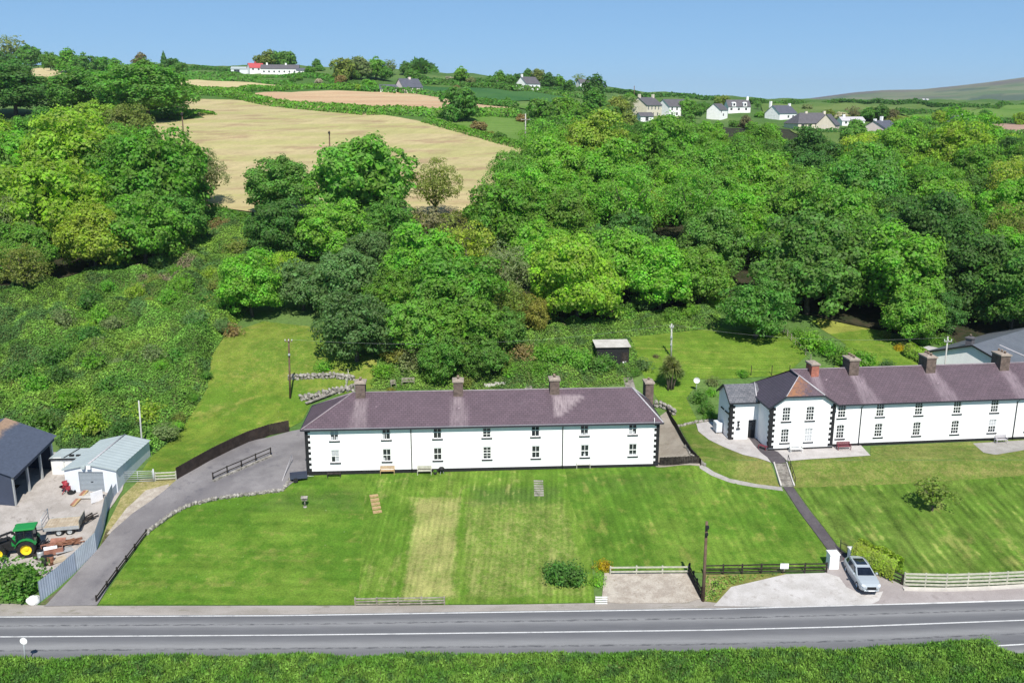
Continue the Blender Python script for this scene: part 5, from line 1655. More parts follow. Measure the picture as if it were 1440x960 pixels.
# the smaller wood on the left slope, filled between the trees named above
LW = [(-60, 150), (40, 165), (150, 160), (205, 190), (265, 215), (300, 260), (270, 320), (200, 345), (120, 365), (40, 385), (-60, 400)]
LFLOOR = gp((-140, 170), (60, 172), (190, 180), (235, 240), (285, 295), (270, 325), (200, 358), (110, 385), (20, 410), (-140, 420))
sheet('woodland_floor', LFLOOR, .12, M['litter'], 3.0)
ROWL = [(230, 'at the top of the left wood'), (290, 'in the middle of the left wood'), (9999, 'at the foot of the left wood')]
COLL = [(40, 'by the photo edge'), (120, 'under the pale sycamores'), (200, 'below the olive tree top'), (9999, 'towards the hay field')]
k = 0
for tries in range(3000):
    if k >= 26: break
    x = rr.uniform(-125, -40); y = rr.uniform(138, 262); R = rr.uniform(4.6, 6.6)
    cx, cy = proj((x, y, zt(x, y) + 6.3 * R / 6))
    if not inside(LW, cx, cy): continue
    if any((x - a) ** 2 + (y - b) ** 2 < (.62 * (R + q)) ** 2 for a, b, q in TREES): continue
    tint = rr.choice(['mid green', 'bright green', 'lime', 'dark green', 'mid green'])
    put_tree('broadleaf_tree', rr.choice(['broad', 'round']), x, y, R / 6, tint, f"{tint} filler crown {next(b for a, b in ROWL if cy < a)} {next(b for a, b in COLL if cx < a)}".replace('filler', 'leafy'), 'tree', 'trees of the wood on the left slope')
    k += 1
print('left wood', k)

# bushes standing out of the brambles
BR = [(440, 'high on the bramble slope'), (500, 'in the middle of the bramble slope'), (570, 'on the lower bramble slope'), (9999, 'at the foot of the bramble slope')]
BC = [(60, 'near the photo edge'), (130, 'above the open barn'), (195, 'above the grey shed'), (9999, 'beside the grass slope')]
SB = gp((-60, 420), (60, 400), (200, 372), (320, 350), (345, 400), (318, 470), (296, 505), (292, 548), (258, 604), (212, 640), (150, 624), (90, 632), (0, 608), (-60, 620))
k = 0; SPOT = []
for tries in range(4000):
    if k >= 64: break
    x = rr.uniform(-62, -28); y = rr.uniform(96, 152)
    if not inside(SB, x, y): continue
    d = edge_dist(SB, x, y)
    R = rr.uniform(.8, 2.3)
    if any((x - a) ** 2 + (y - b) ** 2 < (.9 * (R + q)) ** 2 for a, b, q in SPOT): continue
    cx, cy = proj((x, y, zt(x, y) + 1))
    tint = rr.choice(['mid green', 'bright green', 'dark green', 'lime', 'blue green', 'deep green', 'olive', 'grey green'])
    SPOT.append((x, y, R)); k += 1
    put_tree('shrub', 'bush', x, y, R / 2.0, tint, f"{'big' if R > 1.6 else 'small'} {tint} bush {next(b for a, b in BR if cy < a)} {next(b for a, b in BC if cx < a)}", 'bush', 'bushes on the bramble slope', zs=rr.uniform(.8, 1.3), sink=-.35)

# distant trees
far = [
    (992, 182, 13, 'far', 'bright green', 'bright tree below the pointed windows house'), (976, 186, 12, 'far', 'mid green', 'green tree left below the pointed windows house'), (1008, 184, 10, 'far', 'bright green', 'tree right below the pointed windows house'), (948, 178, 11, 'far', 'bright green', 'bright tree below the white hill house'), (922, 180, 11, 'far', 'mid green', 'green tree right below the tiny gatehouse'),
    (1058, 180, 9, 'far', 'mid green', 'tree between the dormer house and the violet roofed house'), (1080, 182, 9, 'far', 'bright green', 'tree below the violet roofed house'), (990, 152, 8, 'far', 'dark green', 'dark tree left behind the pointed gable'), (955, 146, 7, 'far', 'mid green', 'tree behind the right end of the white hill house'), (1136, 152, 6, 'farbush', 'grey green', 'grey bush behind the broad hipped roof'), (1165, 160, 7, 'far', 'olive', 'olive tree behind the cream gabled wing'),
    (15, 68, 17, 'farairy', 'grey green', 'tall greyish tree at the left end of the skyline'), (42, 80, 16, 'far', 'dark green', 'dark skyline tree right of the tall greyish one'),
    (4, 92, 20, 'far', 'deep green', 'blackish skyline tree at the left edge'), (70, 86, 13, 'far', 'dark green', 'skyline tree above the pale strip of field, left one'), (94, 88, 14, 'far', 'mid green', 'skyline tree above the pale strip of field, right one'),
    (118, 90, 13, 'far', 'dark green', 'skyline tree over the dark pair, left one'), (143, 93, 12, 'far', 'dark green', 'skyline tree over the dark pair, middle one'), (162, 96, 10, 'far', 'mid green', 'small skyline tree over the dark pair, right one'),
    (197, 88, 10, 'far', 'purplish', 'brownish tree left of the skyline conifers'), (231, 90, 8, 'conifer', 'deep green', 'slim dark conifer on the left skyline'), (243, 92, 9, 'far', 'deep green', 'blackish round tree beside the slim conifer'),
    (256, 97, 8, 'far', 'dark green', 'small dark tree right of the slim conifer'), (247, 101, 8, 'farbush', 'mid green', 'bush below the slim skyline conifer'),
    (366, 86, 8, 'far', 'olive', 'leftmost tree of the clump behind the hilltop farm'), (378, 84, 10, 'far', 'olive', 'second tree of the clump behind the hilltop farm'), (391, 83, 11, 'far', 'dark green', 'third tree of the clump behind the hilltop farm'), (404, 84, 11, 'far', 'dark green', 'rightmost tree of the clump behind the hilltop farm'),
    (445, 91, 6, 'far', 'dark green', 'lone umbrella shaped pine on the skyline'), (450, 97, 6, 'farbush', 'dark green', 'bush beside the lone skyline pine'), (436, 99, 7, 'farbush', 'mid green', 'bush left of the lone skyline pine'),
    (483, 98, 15, 'far', 'olive', 'leftmost tree of the row on the central skyline'), (507, 96, 15, 'far', 'grey green', 'second tree of the row on the central skyline'), (528, 97, 14, 'far', 'mid green', 'third tree of the row on the central skyline'), (549, 93, 9, 'farairy', 'grey green', 'tall thin tree of the row on the central skyline'), (541, 103, 10, 'far', 'dark green', 'low tree of the row on the central skyline'), (497, 107, 9, 'farbush', 'dark green', 'bush under the row on the central skyline'),
    (570, 97, 8, 'far', 'dark green', 'tree behind the pinkish gable, upper one'), (580, 108, 10, 'far', 'dark green', 'tree right of the pinkish gable'), (594, 112, 7, 'farbush', 'deep green', 'dark bush right of the pinkish gable'), (478, 114, 8, 'far', 'brownish', 'brownish tree above the reddish field'), (483, 122, 7, 'farbush', 'dark green', 'bush on the hedge of the reddish field'),
    (497, 119, 7, 'farbush', 'dark green', 'dark bush left of the low annexe'), (507, 124, 6, 'farbush', 'lime', 'lime bush left of the low annexe'), (520, 120, 9, 'farbush', 'mid green', 'rounded bush beside the low annexe'), (578, 124, 8, 'farbush', 'grey green', 'grey bush before the pinkish gable'),
    (448, 115, 5, 'farbush', 'pale blossom', 'pale flowering bush in the hilltop meadow'), (410, 114, 5, 'farbush', 'dark green', 'dark bush in the hilltop meadow, left one'), (420, 111, 5, 'farbush', 'mid green', 'dark bush in the hilltop meadow, right one'),
    (648, 106, 10, 'far', 'mid green', 'round tree alone above the dark green crop'), (634, 113, 6, 'farbush', 'pale blossom', 'pale hawthorn left of the tree above the crop'), (662, 114, 6, 'farbush', 'grey green', 'bush right of the tree above the crop'),
    (690, 113, 7, 'far', 'dark green', 'leftmost tree of the belt left of the gabled cottage'), (702, 110, 8, 'far', 'mid green', 'second tree of the belt left of the gabled cottage'), (716, 112, 8, 'far', 'dark green', 'third tree of the belt left of the gabled cottage'), (729, 112, 8, 'far', 'deep green', 'blackish tree touching the gabled cottage'),
    (697, 117, 5, 'farbush', 'pale blossom', 'pale blossom bush left of the gabled cottage'), (741, 106, 7, 'far', 'dark green', 'tree behind the ridge of the gabled cottage'), (757, 107, 9, 'far', 'olive', 'tall olive tree right of the gabled cottage'), (772, 116, 10, 'far', 'deep green', 'blackish tree right of the gabled cottage'), (786, 116, 9, 'far', 'mid green', 'green tree in the belt right of the gabled cottage'), (800, 121, 8, 'far', 'dark green', 'low tree at the end of the belt right of the gabled cottage'),
    (814, 112, 8, 'farairy', 'grey green', 'thin grey tree beside the tiny white house'), (835, 124, 14, 'far', 'deep green', 'conspicuous blackish round tree on the skyline'), (836, 146, 16, 'far', 'dark green', 'dark tree under the blackish skyline tree'),
    (795, 152, 17, 'far', 'mid green', 'tree left below the blackish skyline tree'), (762, 160, 20, 'far', 'dark green', 'dark tree right of the white pole'), (768, 185, 19, 'far', 'dark green', 'dark tree at the foot of the white pole'), (735, 168, 9, 'farbush', 'brownish', 'brownish bush left of the white pole'), (800, 180, 20, 'far', 'mid green', 'tree between the white pole and the wood'), (822, 168, 18, 'far', 'mid green', 'tree above the top of the wood left of the cream house'),
    (852, 165, 17, 'far', 'dark green', 'dark tree left of the cream house, lower one'), (868, 150, 15, 'far', 'olive', 'olive tree left of the cream house'), (884, 148, 12, 'farairy', 'grey green', 'thin grey tree touching the cream house'), (884, 172, 12, 'far', 'olive', 'olive tree below the cream house'), (885, 137, 7, 'far', 'mid green', 'small tree behind the cream house roof'),
    (647, 147, 23, 'far', 'dark green', 'big round tree standing alone at the edge of the bright pasture'), (642, 124, 5, 'farbush', 'brownish', 'reddish bush behind the big round pasture tree'), (714, 143, 5, 'far', 'dark green', 'small tree alone in the dark green crop'),
    (672, 179, 10, 'farbush', 'brownish', 'brownish bush at the near side of the bright pasture'), (703, 193, 9, 'farbush', 'dark green', 'dark bush at the near corner of the bright pasture'), (690, 190, 7, 'farbush', 'olive', 'small olive bush at the near corner of the bright pasture'),
    (680, 159, 7, 'farbush', 'dark green', 'dark bush along the far hedge of the bright pasture'), (700, 160, 7, 'farbush', 'pale blossom', 'white hawthorn along the far hedge of the bright pasture, left one'), (714, 160, 7, 'farbush', 'pale blossom', 'white hawthorn along the far hedge of the bright pasture, right one'), (727, 158, 7, 'farbush', 'dark green', 'dark bush at the right end of the far pasture hedge'),
    (248, 152, 8, 'farbush', 'pale blossom', 'pale flowering bush beside the dark pair of trees'), (75, 128, 12, 'farbush', 'brownish', 'brown bare bush below the pale strip of field'), (68, 116, 9, 'farbush', 'olive', 'olive bush below the pale strip of field'),
    (965, 152, 12, 'far', 'mid green', 'tree right of the white hill house'), (978, 156, 10, 'far', 'dark green', 'tree between the white hill house and the pointed windows'), (966, 174, 12, 'far', 'dark green', 'lower tree between the white hill house and the pointed windows'), (1016, 145, 10, 'far', 'olive', 'olive tree behind the pointed gable'), (1066, 147, 5, 'farairy', 'dark green', 'small tree alone on the field edge skyline'),
    (1050, 174, 9, 'far', 'purplish', 'dull tree below the dormer house'), (1034, 175, 7, 'farbush', 'dark green', 'dark tree under the dormer house'), (1068, 162, 6, 'farbush', 'mid green', 'bush left of the violet roofed house'),
    (1182, 164, 8, 'farbush', 'pale blossom', 'big pale hawthorn beside the low white cottage'), (1199, 158, 9, 'farairy', 'purplish', 'brownish thin tree behind the pink bungalow'), (1222, 160, 10, 'far', 'dark green', 'dark tree behind the pink bungalow, left one'), (1240, 159, 11, 'far', 'deep green', 'dark tree behind the pink bungalow, middle one'), (1254, 162, 8, 'far', 'purplish', 'dull tree behind the pink bungalow, right one'),
    (1205, 180, 12, 'far', 'dark green', 'dark tree left of the pink bungalow, upper one'), (1200, 194, 16, 'far', 'dark green', 'dark tree left of the pink bungalow, lower one'), (1237, 187, 6, 'farbush', 'purplish', 'dark red bush before the pink bungalow'), (1279, 162, 4, 'farbush', 'deep green', 'tiny dark palm shape on the field edge'), (1267, 172, 8, 'farbush', 'olive', 'olive bush right of the pink bungalow'), (1286, 174, 8, 'farbush', 'brownish', 'brownish bush right of the pink bungalow'), (1303, 172, 8, 'farbush', 'mid green', 'green bush between the pink bungalow and the tall chimney house'),
    (1322, 166, 10, 'far', 'lime', 'lime green tree left of the tall chimney house'), (1336, 172, 8, 'farbush', 'mid green', 'bush against the tall chimney house'), (1330, 157, 6, 'farbush', 'mid green', 'bush on the hedge between the far meadows'), (1368, 182, 11, 'far', 'purplish', 'dull tree right of the tall chimney house'), (1386, 160, 7, 'farbush', 'dark green', 'dark square bush in the far right meadow'), (1438, 167, 9, 'far', 'lime', 'bright tree at the right edge by the ploughed field'), (1385, 199, 10, 'far', 'yellow green', 'yellowish bush below the ploughed field'), (1420, 200, 14, 'far', 'dark green', 'dark tree below the ploughed field'), (1300, 190, 14, 'far', 'mid green', 'tree below the tall chimney house'), (1270, 195, 12, 'far', 'mid green', 'tree right below the pink bungalow'),
]
for px, py, r, kind, tint, lab in far:
    nm = 'conifer' if kind == 'conifer' else 'shrub' if 'bush' in kind else 'broadleaf_tree'
    tree_at(px, py, r, kind, tint, lab, nm, 'bush' if 'bush' in kind else 'tree')

# garden shrubs
shrubs = [
    (790, 503, 24, 'mid green', 'large mid green shrub at the left of the garden shed'), (815, 508, 22, 'mid green', 'mid green shrub before the garden shed wall'), (848, 512, 20, 'dark green', 'dark shrub in front of the garden shed'), (765, 500, 20, 'bright green', 'bright shrub right of the garden steps'),
    (757, 520, 15, 'mid green', 'shrub low beside the garden steps'), (735, 500, 20, 'brownish', 'brown leaved shrub left of the garden steps'), (700, 512, 22, 'olive', 'olive flowering shrub above the garden wall slabs'), (716, 525, 15, 'mid green', 'green shrub at the foot of the olive flowering one'),
    (655, 538, 13, 'olive', 'olive shrub behind the second chimney'), (580, 510, 24, 'grey green', 'grey leaved shrub above the garden bench'), (555, 500, 18, 'golden', 'yellow green shrub above the garden bench'), (538, 522, 16, 'bright green', 'bright hedge shrub left of the garden bench'), (550, 548, 6, 'golden', 'small golden shrub before the garden bench'), (610, 528, 18, 'mid green', 'shrub right of the garden bench'),
    (905, 425, 24, 'blue green', 'grey green shrub at the foot of the wood above the shed'), (880, 442, 17, 'mid green', 'low green shrub left of the grey green one'), (945, 445, 16, 'mid green', 'low shrub at the top of the rear lawn'), (975, 440, 16, 'bright green', 'bright shrub at the top of the rear lawn'), (1000, 425, 15, 'lime', 'lime shrub left of the lawn tree'),
    (903, 512, 13, 'blue green', 'small dark shrub beside the shed steps'), (893, 525, 9, 'dark green', 'lowest dark shrub beside the shed steps'), (922, 500, 5, 'purplish', 'purple headed plant beside the spiky palm'),
    (985, 560, 14, 'dark green', 'dark climbing shrub by the satellite dish'), (993, 575, 13, 'dark green', 'dark shrub against the shaded gable'), (1000, 552, 9, 'bright green', 'bright shrub against the shaded gable'), (998, 585, 10, 'mid green', 'lowest shrub against the shaded gable'), (1045, 527, 9, 'bright green', 'bright shrub behind the grey slate roof'), (1002, 536, 10, 'grey green', 'pale grassy shrub behind the grey slate roof'),
    (1140, 480, 20, 'bright green', 'bright shrub bed below the round lawn tree, upper one'), (1165, 490, 18, 'bright green', 'bright shrub bed right of the upper one'), (1185, 505, 18, 'mid green', 'shrub behind the second chimney of the upper terrace'), (1215, 508, 20, 'mid green', 'wide shrub between two chimneys of the upper terrace'), (1247, 513, 11, 'blue green', 'small bluish shrub between two chimneys of the upper terrace'), (1122, 468, 10, 'mid green', 'shrub at the fence end below the lawn tree'),
    (1245, 470, 9, 'olive', 'olive shrub above the yellow flowering one'), (1300, 478, 14, 'mid green', 'shrub at the top of the clipped hedge'), (1325, 478, 12, 'mid green', 'shrub behind the clipped hedge'),
    (30, 690 - 160, 24, 'dark green', 'dark elder bush on the bramble slope, right of the photo edge'), (75, 505, 20, 'deep green', 'deep green bush in the middle of the bramble slope'), (52, 545, 22, 'mid green', 'green elder bush low on the bramble slope'),
    (265, 555, 12, 'mid green', 'green bush at the edge of the grass slope'), (250, 590, 14, 'olive', 'olive bush above the grey shed roof'), (325, 465, 14, 'brownish', 'dull bush at the top left of the grass slope'), (300, 430, 18, 'olive', 'olive thicket bush left of the vivid tree'), (335, 350, 18, 'olive', 'olive bush below the dark sycamore'), (310, 320, 16, 'brownish', 'brown bare bush at the field corner'),
    (455, 515, 12, 'bright green', 'bright overhang bush at the slope wall end'),
]
for px, py, r, tint, lab in shrubs:
    tree_at(px, py, r, 'bush', tint, lab, 'shrub', 'bush', zs=1.0)
tree_at(784, 806, 22, 'bush', 'deep green', 'left half of the dark rounded bush pair on the front lawn', 'shrub', 'bush', zs=1.1)
tree_at(803, 808, 23, 'bush', 'deep green', 'right half of the dark rounded bush pair on the front lawn', 'shrub', 'bush', zs=1.05)
tree_at(850, 794, 12, 'bush', 'yellow', 'yellow flowering bush beside the gravel court', 'shrub', 'bush')
tree_at(1264, 489, 8, 'bush', 'yellow', 'yellow flowering shrub left of the clipped hedge', 'shrub', 'bush')
tree_at(840, 818, 10, 'bush', 'bright green', 'tall green shrub between the lawn and the gravel court', 'shrub', 'bush', zs=1.5)
tree_at(1314, 692, 25, 'farairy', 'olive', 'small thin leaved tree alone on the right lawn', 'broadleaf_tree', 'tree', zs=.85)
tree_at(1388, 906, 14, 'bush', 'mid green', 'tuft bush on the verge at the near road edge', 'shrub', 'bush', zs=1.0)
tree_at(24, 817, 38, 'bush', 'dark green', 'big rounded hedge bush beside the tractor', 'shrub', 'bush', zs=.95)
tree_at(-32, 806, 38, 'bush', 'dark green', 'hedge bush mostly beyond the left edge', 'shrub', 'bush', zs=.95)
tree_at(28, 832, 18, 'bush', 'mid green', 'low green bush at the roadside below the rounded hedge bush', 'shrub', 'bush', zs=.9)

def hedge(label, pts, w, h, tint, dens=26, size=.17, name='hedge', flat=False, seed=3, group=None, rough=.25):
    """a hedge along ground points"""
    rng = np.random.default_rng(seed)
    P3 = resample([Vector((p[0], p[1], 0)) for p in pts], .8)
    seg = [(P3[i + 1] - P3[i]).length for i in range(len(P3) - 1)]
    L = sum(seg)
    n = max(60, int(L * dens * (w + h)))
    cum = np.concatenate([[0], np.cumsum(seg)])
    d = rng.random(n) * L
    X = np.interp(d, cum, [p.x for p in P3]); Y = np.interp(d, cum, [p.y for p in P3])
    i = np.clip(np.searchsorted(cum, d) - 1, 0, len(seg) - 1)
    T = np.array([((P3[k + 1] - P3[k]).normalized().x, (P3[k + 1] - P3[k]).normalized().y) for k in range(len(seg))])[i]
    Nn = np.stack([-T[:, 1], T[:, 0]], axis=1)
    a = rng.random(n) * np.pi
    e = .45 if flat else .8
    cx = np.sign(np.cos(a)) * np.abs(np.cos(a)) ** e; cz = np.abs(np.sin(a)) ** e
    lump = np.array([1 + rough * mnoise.noise(Vector((q * .35, seed, 0))) + rough * mnoise.noise(Vector((q * 1.1, seed, 5))) for q in d])
    rad = rng.uniform(.86, 1.04, n)
    ox = cx * w / 2 * rad * (1 + (lump - 1) * .6); oz = cz * h * rad * lump
    X += Nn[:, 0] * ox; Y += Nn[:, 1] * ox
    Z = np.array([zt(x, y) for x, y in zip(X, Y)]) + oz
    o3 = Vector((P3[0].x, P3[0].y, zt(P3[0].x, P3[0].y)))
    c = np.stack([X, Y, Z], axis=1) - np.array(o3)
    nr = np.stack([Nn[:, 0] * cx, Nn[:, 1] * cx, cz], axis=1) + rng.normal(size=(n, 3)) * .4
    o = link(name, quads_mesh(name, leaf_quads(c, nr, size * rng.uniform(.6, 1.35, n), rng), M['leaf']), None, o3)
    o.color = jit(TINT[tint], .05)
    # dark inside, so one cannot look through
    return tag(o, label, 'hedge', group)

hedge('clipped bright hedge beside the parked silver car', gp((1202, 788), (1232, 800), (1262, 814)), 1.9, 1.9, 'yellow green', 420, .11, flat=True, rough=.1)
hedge('clipped green hedge above the terrace leading to the bungalow', gp((1275, 500), (1300, 512), (1338, 524)), 1.4, 1.7, 'yellow green', 300, .12, flat=True, rough=.12, seed=4)
H = [
    ('broad bramble hedge between the hay field and the reddish field', [(258, 132), (300, 133), (335, 138), (385, 150), (440, 155), (520, 161), (600, 163), (660, 165), (722, 163)], 7, 2.6, 'mid green'),
    ('hedge above the reddish field', [(264, 134), (330, 131.5), (400, 127), (480, 126), (545, 129)], 6, 2.2, 'mid green'),
    ('hedge at the top of the narrow pale field', [(250, 114), (330, 114), (400, 119), (412, 124)], 5, 2.0, 'dark green'),
    ('hedge below the farm meadow on the skyline', [(255, 106), (330, 107), (420, 109), (470, 114), (478, 124)], 5, 2.2, 'dark green'),
    ('dark skyline hedge right of the slim conifer', [(262, 99), (330, 99.5)], 4, 2.2, 'deep green'),
    ('hedge between the reddish field and the dark crop', [(510, 128), (560, 132), (620, 138), (680, 147), (725, 152)], 4, 2.4, 'dark green'),
    ('hedge along the top of the dark green crop', [(590, 119), (650, 122), (720, 128), (800, 136), (850, 141)], 4, 2.4, 'dark green'),
    ('second hedge above the dark green crop', [(600, 116), (700, 121), (780, 128), (850, 134)], 3.5, 2.2, 'deep green'),
    ('thin hedge along the central skyline', [(588, 103), (640, 102), (690, 106)], 3, 2.6, 'deep green'),
    ('skyline hedge below the tiny white house', [(850, 130), (900, 137), (960, 138), (1012, 140)], 3, 2.6, 'deep green'),
    ('skyline hedge right of the dormer house', [(1055, 147), (1110, 146), (1180, 144.5)], 3, 2.4, 'deep green'),
    ('hedge on the far edge of the right meadow', [(1180, 144.5), (1240, 146), (1300, 147.5), (1390, 152.5)], 3.5, 2.6, 'deep green'),
    ('hedge crossing between the two right meadows', [(1235, 168), (1262, 161), (1330, 158), (1400, 154), (1460, 149)], 3, 2.4, 'deep green'),
    ('hedge above the ploughed field', [(1300, 172), (1360, 173.5), (1450, 174.5)], 3, 2.0, 'deep green'),
    ('hedge below the ploughed field', [(1370, 190), (1450, 193)], 4, 2.2, 'dark green'),
    ('near hedge of the bright pasture by the hay field', [(600, 172), (650, 186), (690, 197), (735, 209)], 4, 1.6, 'mid green'),
    ('green tongue of bramble at the hay field corner', [(186, 164), (225, 162), (262, 163), (282, 166)], 11, 1.6, 'mid green'),
    ('dark hedge in front of the broad hipped roof', [(1118, 185), (1150, 188), (1195, 187)], 2.5, 1.6, 'deep green'),
    ('hedge along the far meadow by the pink bungalow', [(1190, 168), (1250, 171), (1300, 173), (1345, 176)], 4, 2.2, 'olive'),
    ('hedge at the foot of the hay field above the thicket', [(575, 322), (620, 322), (660, 312), (690, 292)], 4, 2.4, 'olive'),
    ('scrubby hedge at the hay field corner above the brambles', [(285, 300), (320, 312), (352, 322)], 4, 2.2, 'dark green'),
]
for i, (lab, pts, w, h, tint) in enumerate(H):
    g = gp(*pts)
    D = np.mean([p[1] for p in g])
    hedge(lab, g, w, h, tint, max(3.0, 26 * (90 / D) ** 1.6 * 1.6), max(.17, D * .0013), 'hedgerow', seed=20 + i, group='hedgerows between the hill fields')

# stuff: brambles on the left slope, rough growth behind the gardens, the verge by the camera
SCRUB = gp((-260, 470), (-100, 410), (40, 405), (150, 375), (215, 350), (300, 318), (350, 318), (375, 345), (385, 400), (345, 440), (322, 468), (298, 500), (292, 545), (258, 600), (215, 640), (196, 642), (150, 622), (90, 640), (70, 606), (0, 612), (-260, 640))
deadp = gp((200, 360), (270, 350), (300, 395), (275, 440), (200, 430), (150, 400))
def deadmask(v):
    return np.array([soft(deadp, x, y, 4) - .35 for x, y, _ in v])
cover('undergrowth', SCRUB, 1.0, 5.0, 95, .115, M['scrub'], M['scrub_base'], seed=2, step=.7, mask=deadmask, edge=2.0, domes=230, dome_r=(.9, 2.6))
ROUGH = gp((520, 548), (535, 505), (600, 470), (700, 470), (742, 446), (850, 452), (930, 436), (1012, 424), (1012, 461), (885, 474), (902, 522), (880, 541), (800, 546), (640, 548))
cover('undergrowth', ROUGH, .6, 4.0, 95, .105, M['rough'], M['scrub_base'], seed=4, step=.7, edge=1.5, domes=90, dome_r=(.7, 1.7))
vx = np.arange(-52, 53, 2.0)
VERGE = [(float(x), road_y(float(x), 2.0) - (-.42 if x < 37.0 else 1.5) + .5 * mnoise.noise(Vector((x * .22, 3, 0))) - .2) for x in vx] + [(float(x), 50.0) for x in vx[::-1]]
cover('verge_grass', VERGE, .75, 3.0, 150, .085, M['verge'], M['scrub_base'], seed=6, step=.8, blade=.40, edge=1.0)
cover('verge_weeds', VERGE, .85, 3.0, 60, .09, M['verge'], M['scrub_base'], seed=8, step=.9, edge=1.0, drop=.03)

WEED = gp((992, 846), (993, 812), (1095, 808), (1060, 814), (1022, 826), (1006, 846))
cover('verge_weeds', WEED, .25, 1.5, 60, .09, M['rough'], M['scrub_base'], seed=12, step=.5, edge=.8)
# ------------------------------------------------------------------ fences, walls, gates
def loc_of(pts):
    a = Vector(pts[0]); return a, [Vector(p) - a for p in pts]
def ground(pix, dz=0.0):
    return [G(a, b) + Vector((0, 0, dz)) for a, b in pix]

def rail_fence(name, label, pts, h, rails, every, mat, cat='fence', pw=.12, rw=.05, rh=.11, group=None, extra=None, wob=.0):
    a, L = loc_of(pts)
    t = thing(name, label, cat, a, 0, group)
    R = resample(L, 1e6)
    line = [R[0]]
    for p, q in zip(L[:-1], L[1:]):
        n = max(1, round((q - p).length / every)); line += [p.lerp(q, (i + 1) / n) for i in range(n)]
    zz = [Vector((p.x, p.y, zt(a.x + p.x, a.y + p.y) - a.z)) for p in line]
    rg = random.Random(len(label))
    for p in zz:
        hh = h * rg.uniform(.98, 1.03)
        MB().bar((p.x, p.y, p.z - .3), (p.x + rg.uniform(-wob, wob), p.y + rg.uniform(-wob, wob), p.z + hh), pw, pw).build('post', mat, t)
    for r in rails:
        b = MB()
        for p, q in zip(zz[:-1], zz[1:]):
            d = (q - p).normalized(); nrm = Vector((d.y, -d.x, 0)) * (pw / 2 + rw / 2 + .003)
            e = rg.uniform(-wob, wob)
            b.bar(p + nrm + Vector((0, 0, r + e)), q + nrm + Vector((0, 0, r - e)), rw, rh)
        b.build('rail', mat, t)
    return t, zz

def board_fence(name, label, pts, h, mat, cat='fence', thick=.06, panel=2.0, top=None, kind='panel', ridge=0.0, lean=0.0, mats=None):
    """upright boarding or sheeting, one part for each panel"""
    a, L = loc_of(pts)
    t = thing(name, label, cat, a, 0)
    R = resample(L, panel)
    h0 = h
    for i, (p, q) in enumerate(zip(R[:-1], R[1:])):
        h = h0 if not ridge else h0 * float(1 - .5 * smooth01((a.y + p.y - 80) / 6))
        zp = zt(a.x + p.x, a.y + p.y) - a.z; zq = zt(a.x + q.x, a.y + q.y) - a.z
        d = (q - p); d.z = 0; ln = d.length; d.normalize(); nr = Vector((-d.y, d.x, 0))
        n = max(2, int(ln / (.12 if ridge else .16)))
        b = MB()
        for k in range(n):
            f0, f1 = k / n, (k + 1) / n - (.0 if ridge else .006)
            o0 = (ridge if k % 2 else 0); o1 = (ridge if (k + 1) % 2 else 0)
            hj = 0 if ridge else .02 * math.sin(k * 2.7 + i)
            def pt(f, off, up, z): 
                c = p.lerp(q, f); return (c.x + nr.x * (off + lean * up), c.y + nr.y * (off + lean * up), zp * (1 - f) + zq * f + z)
            if ridge:
                b.face([pt(f0, o0, 0, -.2), pt(f1, o1, 0, -.2), pt(f1, o1, 1, h), pt(f0, o0, 1, h)])
                b.face([pt(f0, o0 + .012, 0, -.2), pt(f0, o0 + .012, 1, h), pt(f1, o1 + .012, 1, h), pt(f1, o1 + .012, 0, -.2)])
            else:
                c = [pt(f0, 0, 0, -.2), pt(f1, 0, 0, -.2), pt(f1, thick, 0, -.2), pt(f0, thick, 0, -.2)]
                e = [pt(f0, 0, 1, h + hj), pt(f1, 0, 1, h + hj), pt(f1, thick, 1, h + hj), pt(f0, thick, 1, h + hj)]
                b.face(c[::-1]); b.face(e)
                for m in range(4): b.face([c[m], c[(m + 1) % 4], e[(m + 1) % 4], e[m]])
        b.build(kind, (mats[i % len(mats)] if mats else mat), t, fix=not ridge)
    return t, R

rail_fence('wooden_fence', 'low weathered three rail fence along the road edge of the lawn', ground([(500, 851.5), (560, 850.5), (625, 849.5)]), .75, (.2, .45, .7), 2.1, M['greywood'], wob=.03)
rail_fence('wooden_fence', 'silvered two rail fence at the back of the gravel court', ground([(858, 808), (968, 807)]), .85, (.35, .75), 2.4, M['palewood'], rh=.14, wob=.015)
rail_fence('wooden_fence', 'blackened fence panel at the right side of the gravel court', ground([(969, 808), (986, 842)]), 1.15, (.2, .45, .7, 1.0), 1.2, M['darkwood'], rh=.17, wob=.03)
t_df, _ = rail_fence('wooden_fence', 'dark post and rail fence between the wooden pole and the gate pillar', ground([(990, 808), (1070, 806.5), (1162, 805)]), 1.0, (.3, .62, .93), 1.7, M['darkwood'], wob=.02)
rail_fence('wooden_fence', 'dark sagging fence below the clipped bright hedge', ground([(1212, 795), (1240, 809), (1268, 822)]), 1.0, (.25, .6, .95), 1.5, M['darkwood'], wob=.02)
rail_fence('wooden_fence', 'long pale green grey roadside fence right of the bright hedge', ground([(1271, 824), (1330, 825.5), (1390, 823.5), (1440, 821), (1560, 815)]), 1.3, (.25, .58, .91, 1.22), 2.0, M['palewood'], rh=.17)
rail_fence('wooden_fence', 'dark rail fence along the lower edge of the driveway', ground([(136, 846), (165, 806), (190, 773), (206, 752)]), .6, (.28, .55), 2.0, M['darkwood'], rh=.12)
rail_fence('wooden_fence', 'free standing dark two rail fence in the middle of the driveway', ground([(300, 677), (320, 667.5), (340, 659), (360, 650), (381, 641)]), 1.0, (.5, .95), 2.0, M['darkwood'], pw=.11, rh=.09)
k = MB()
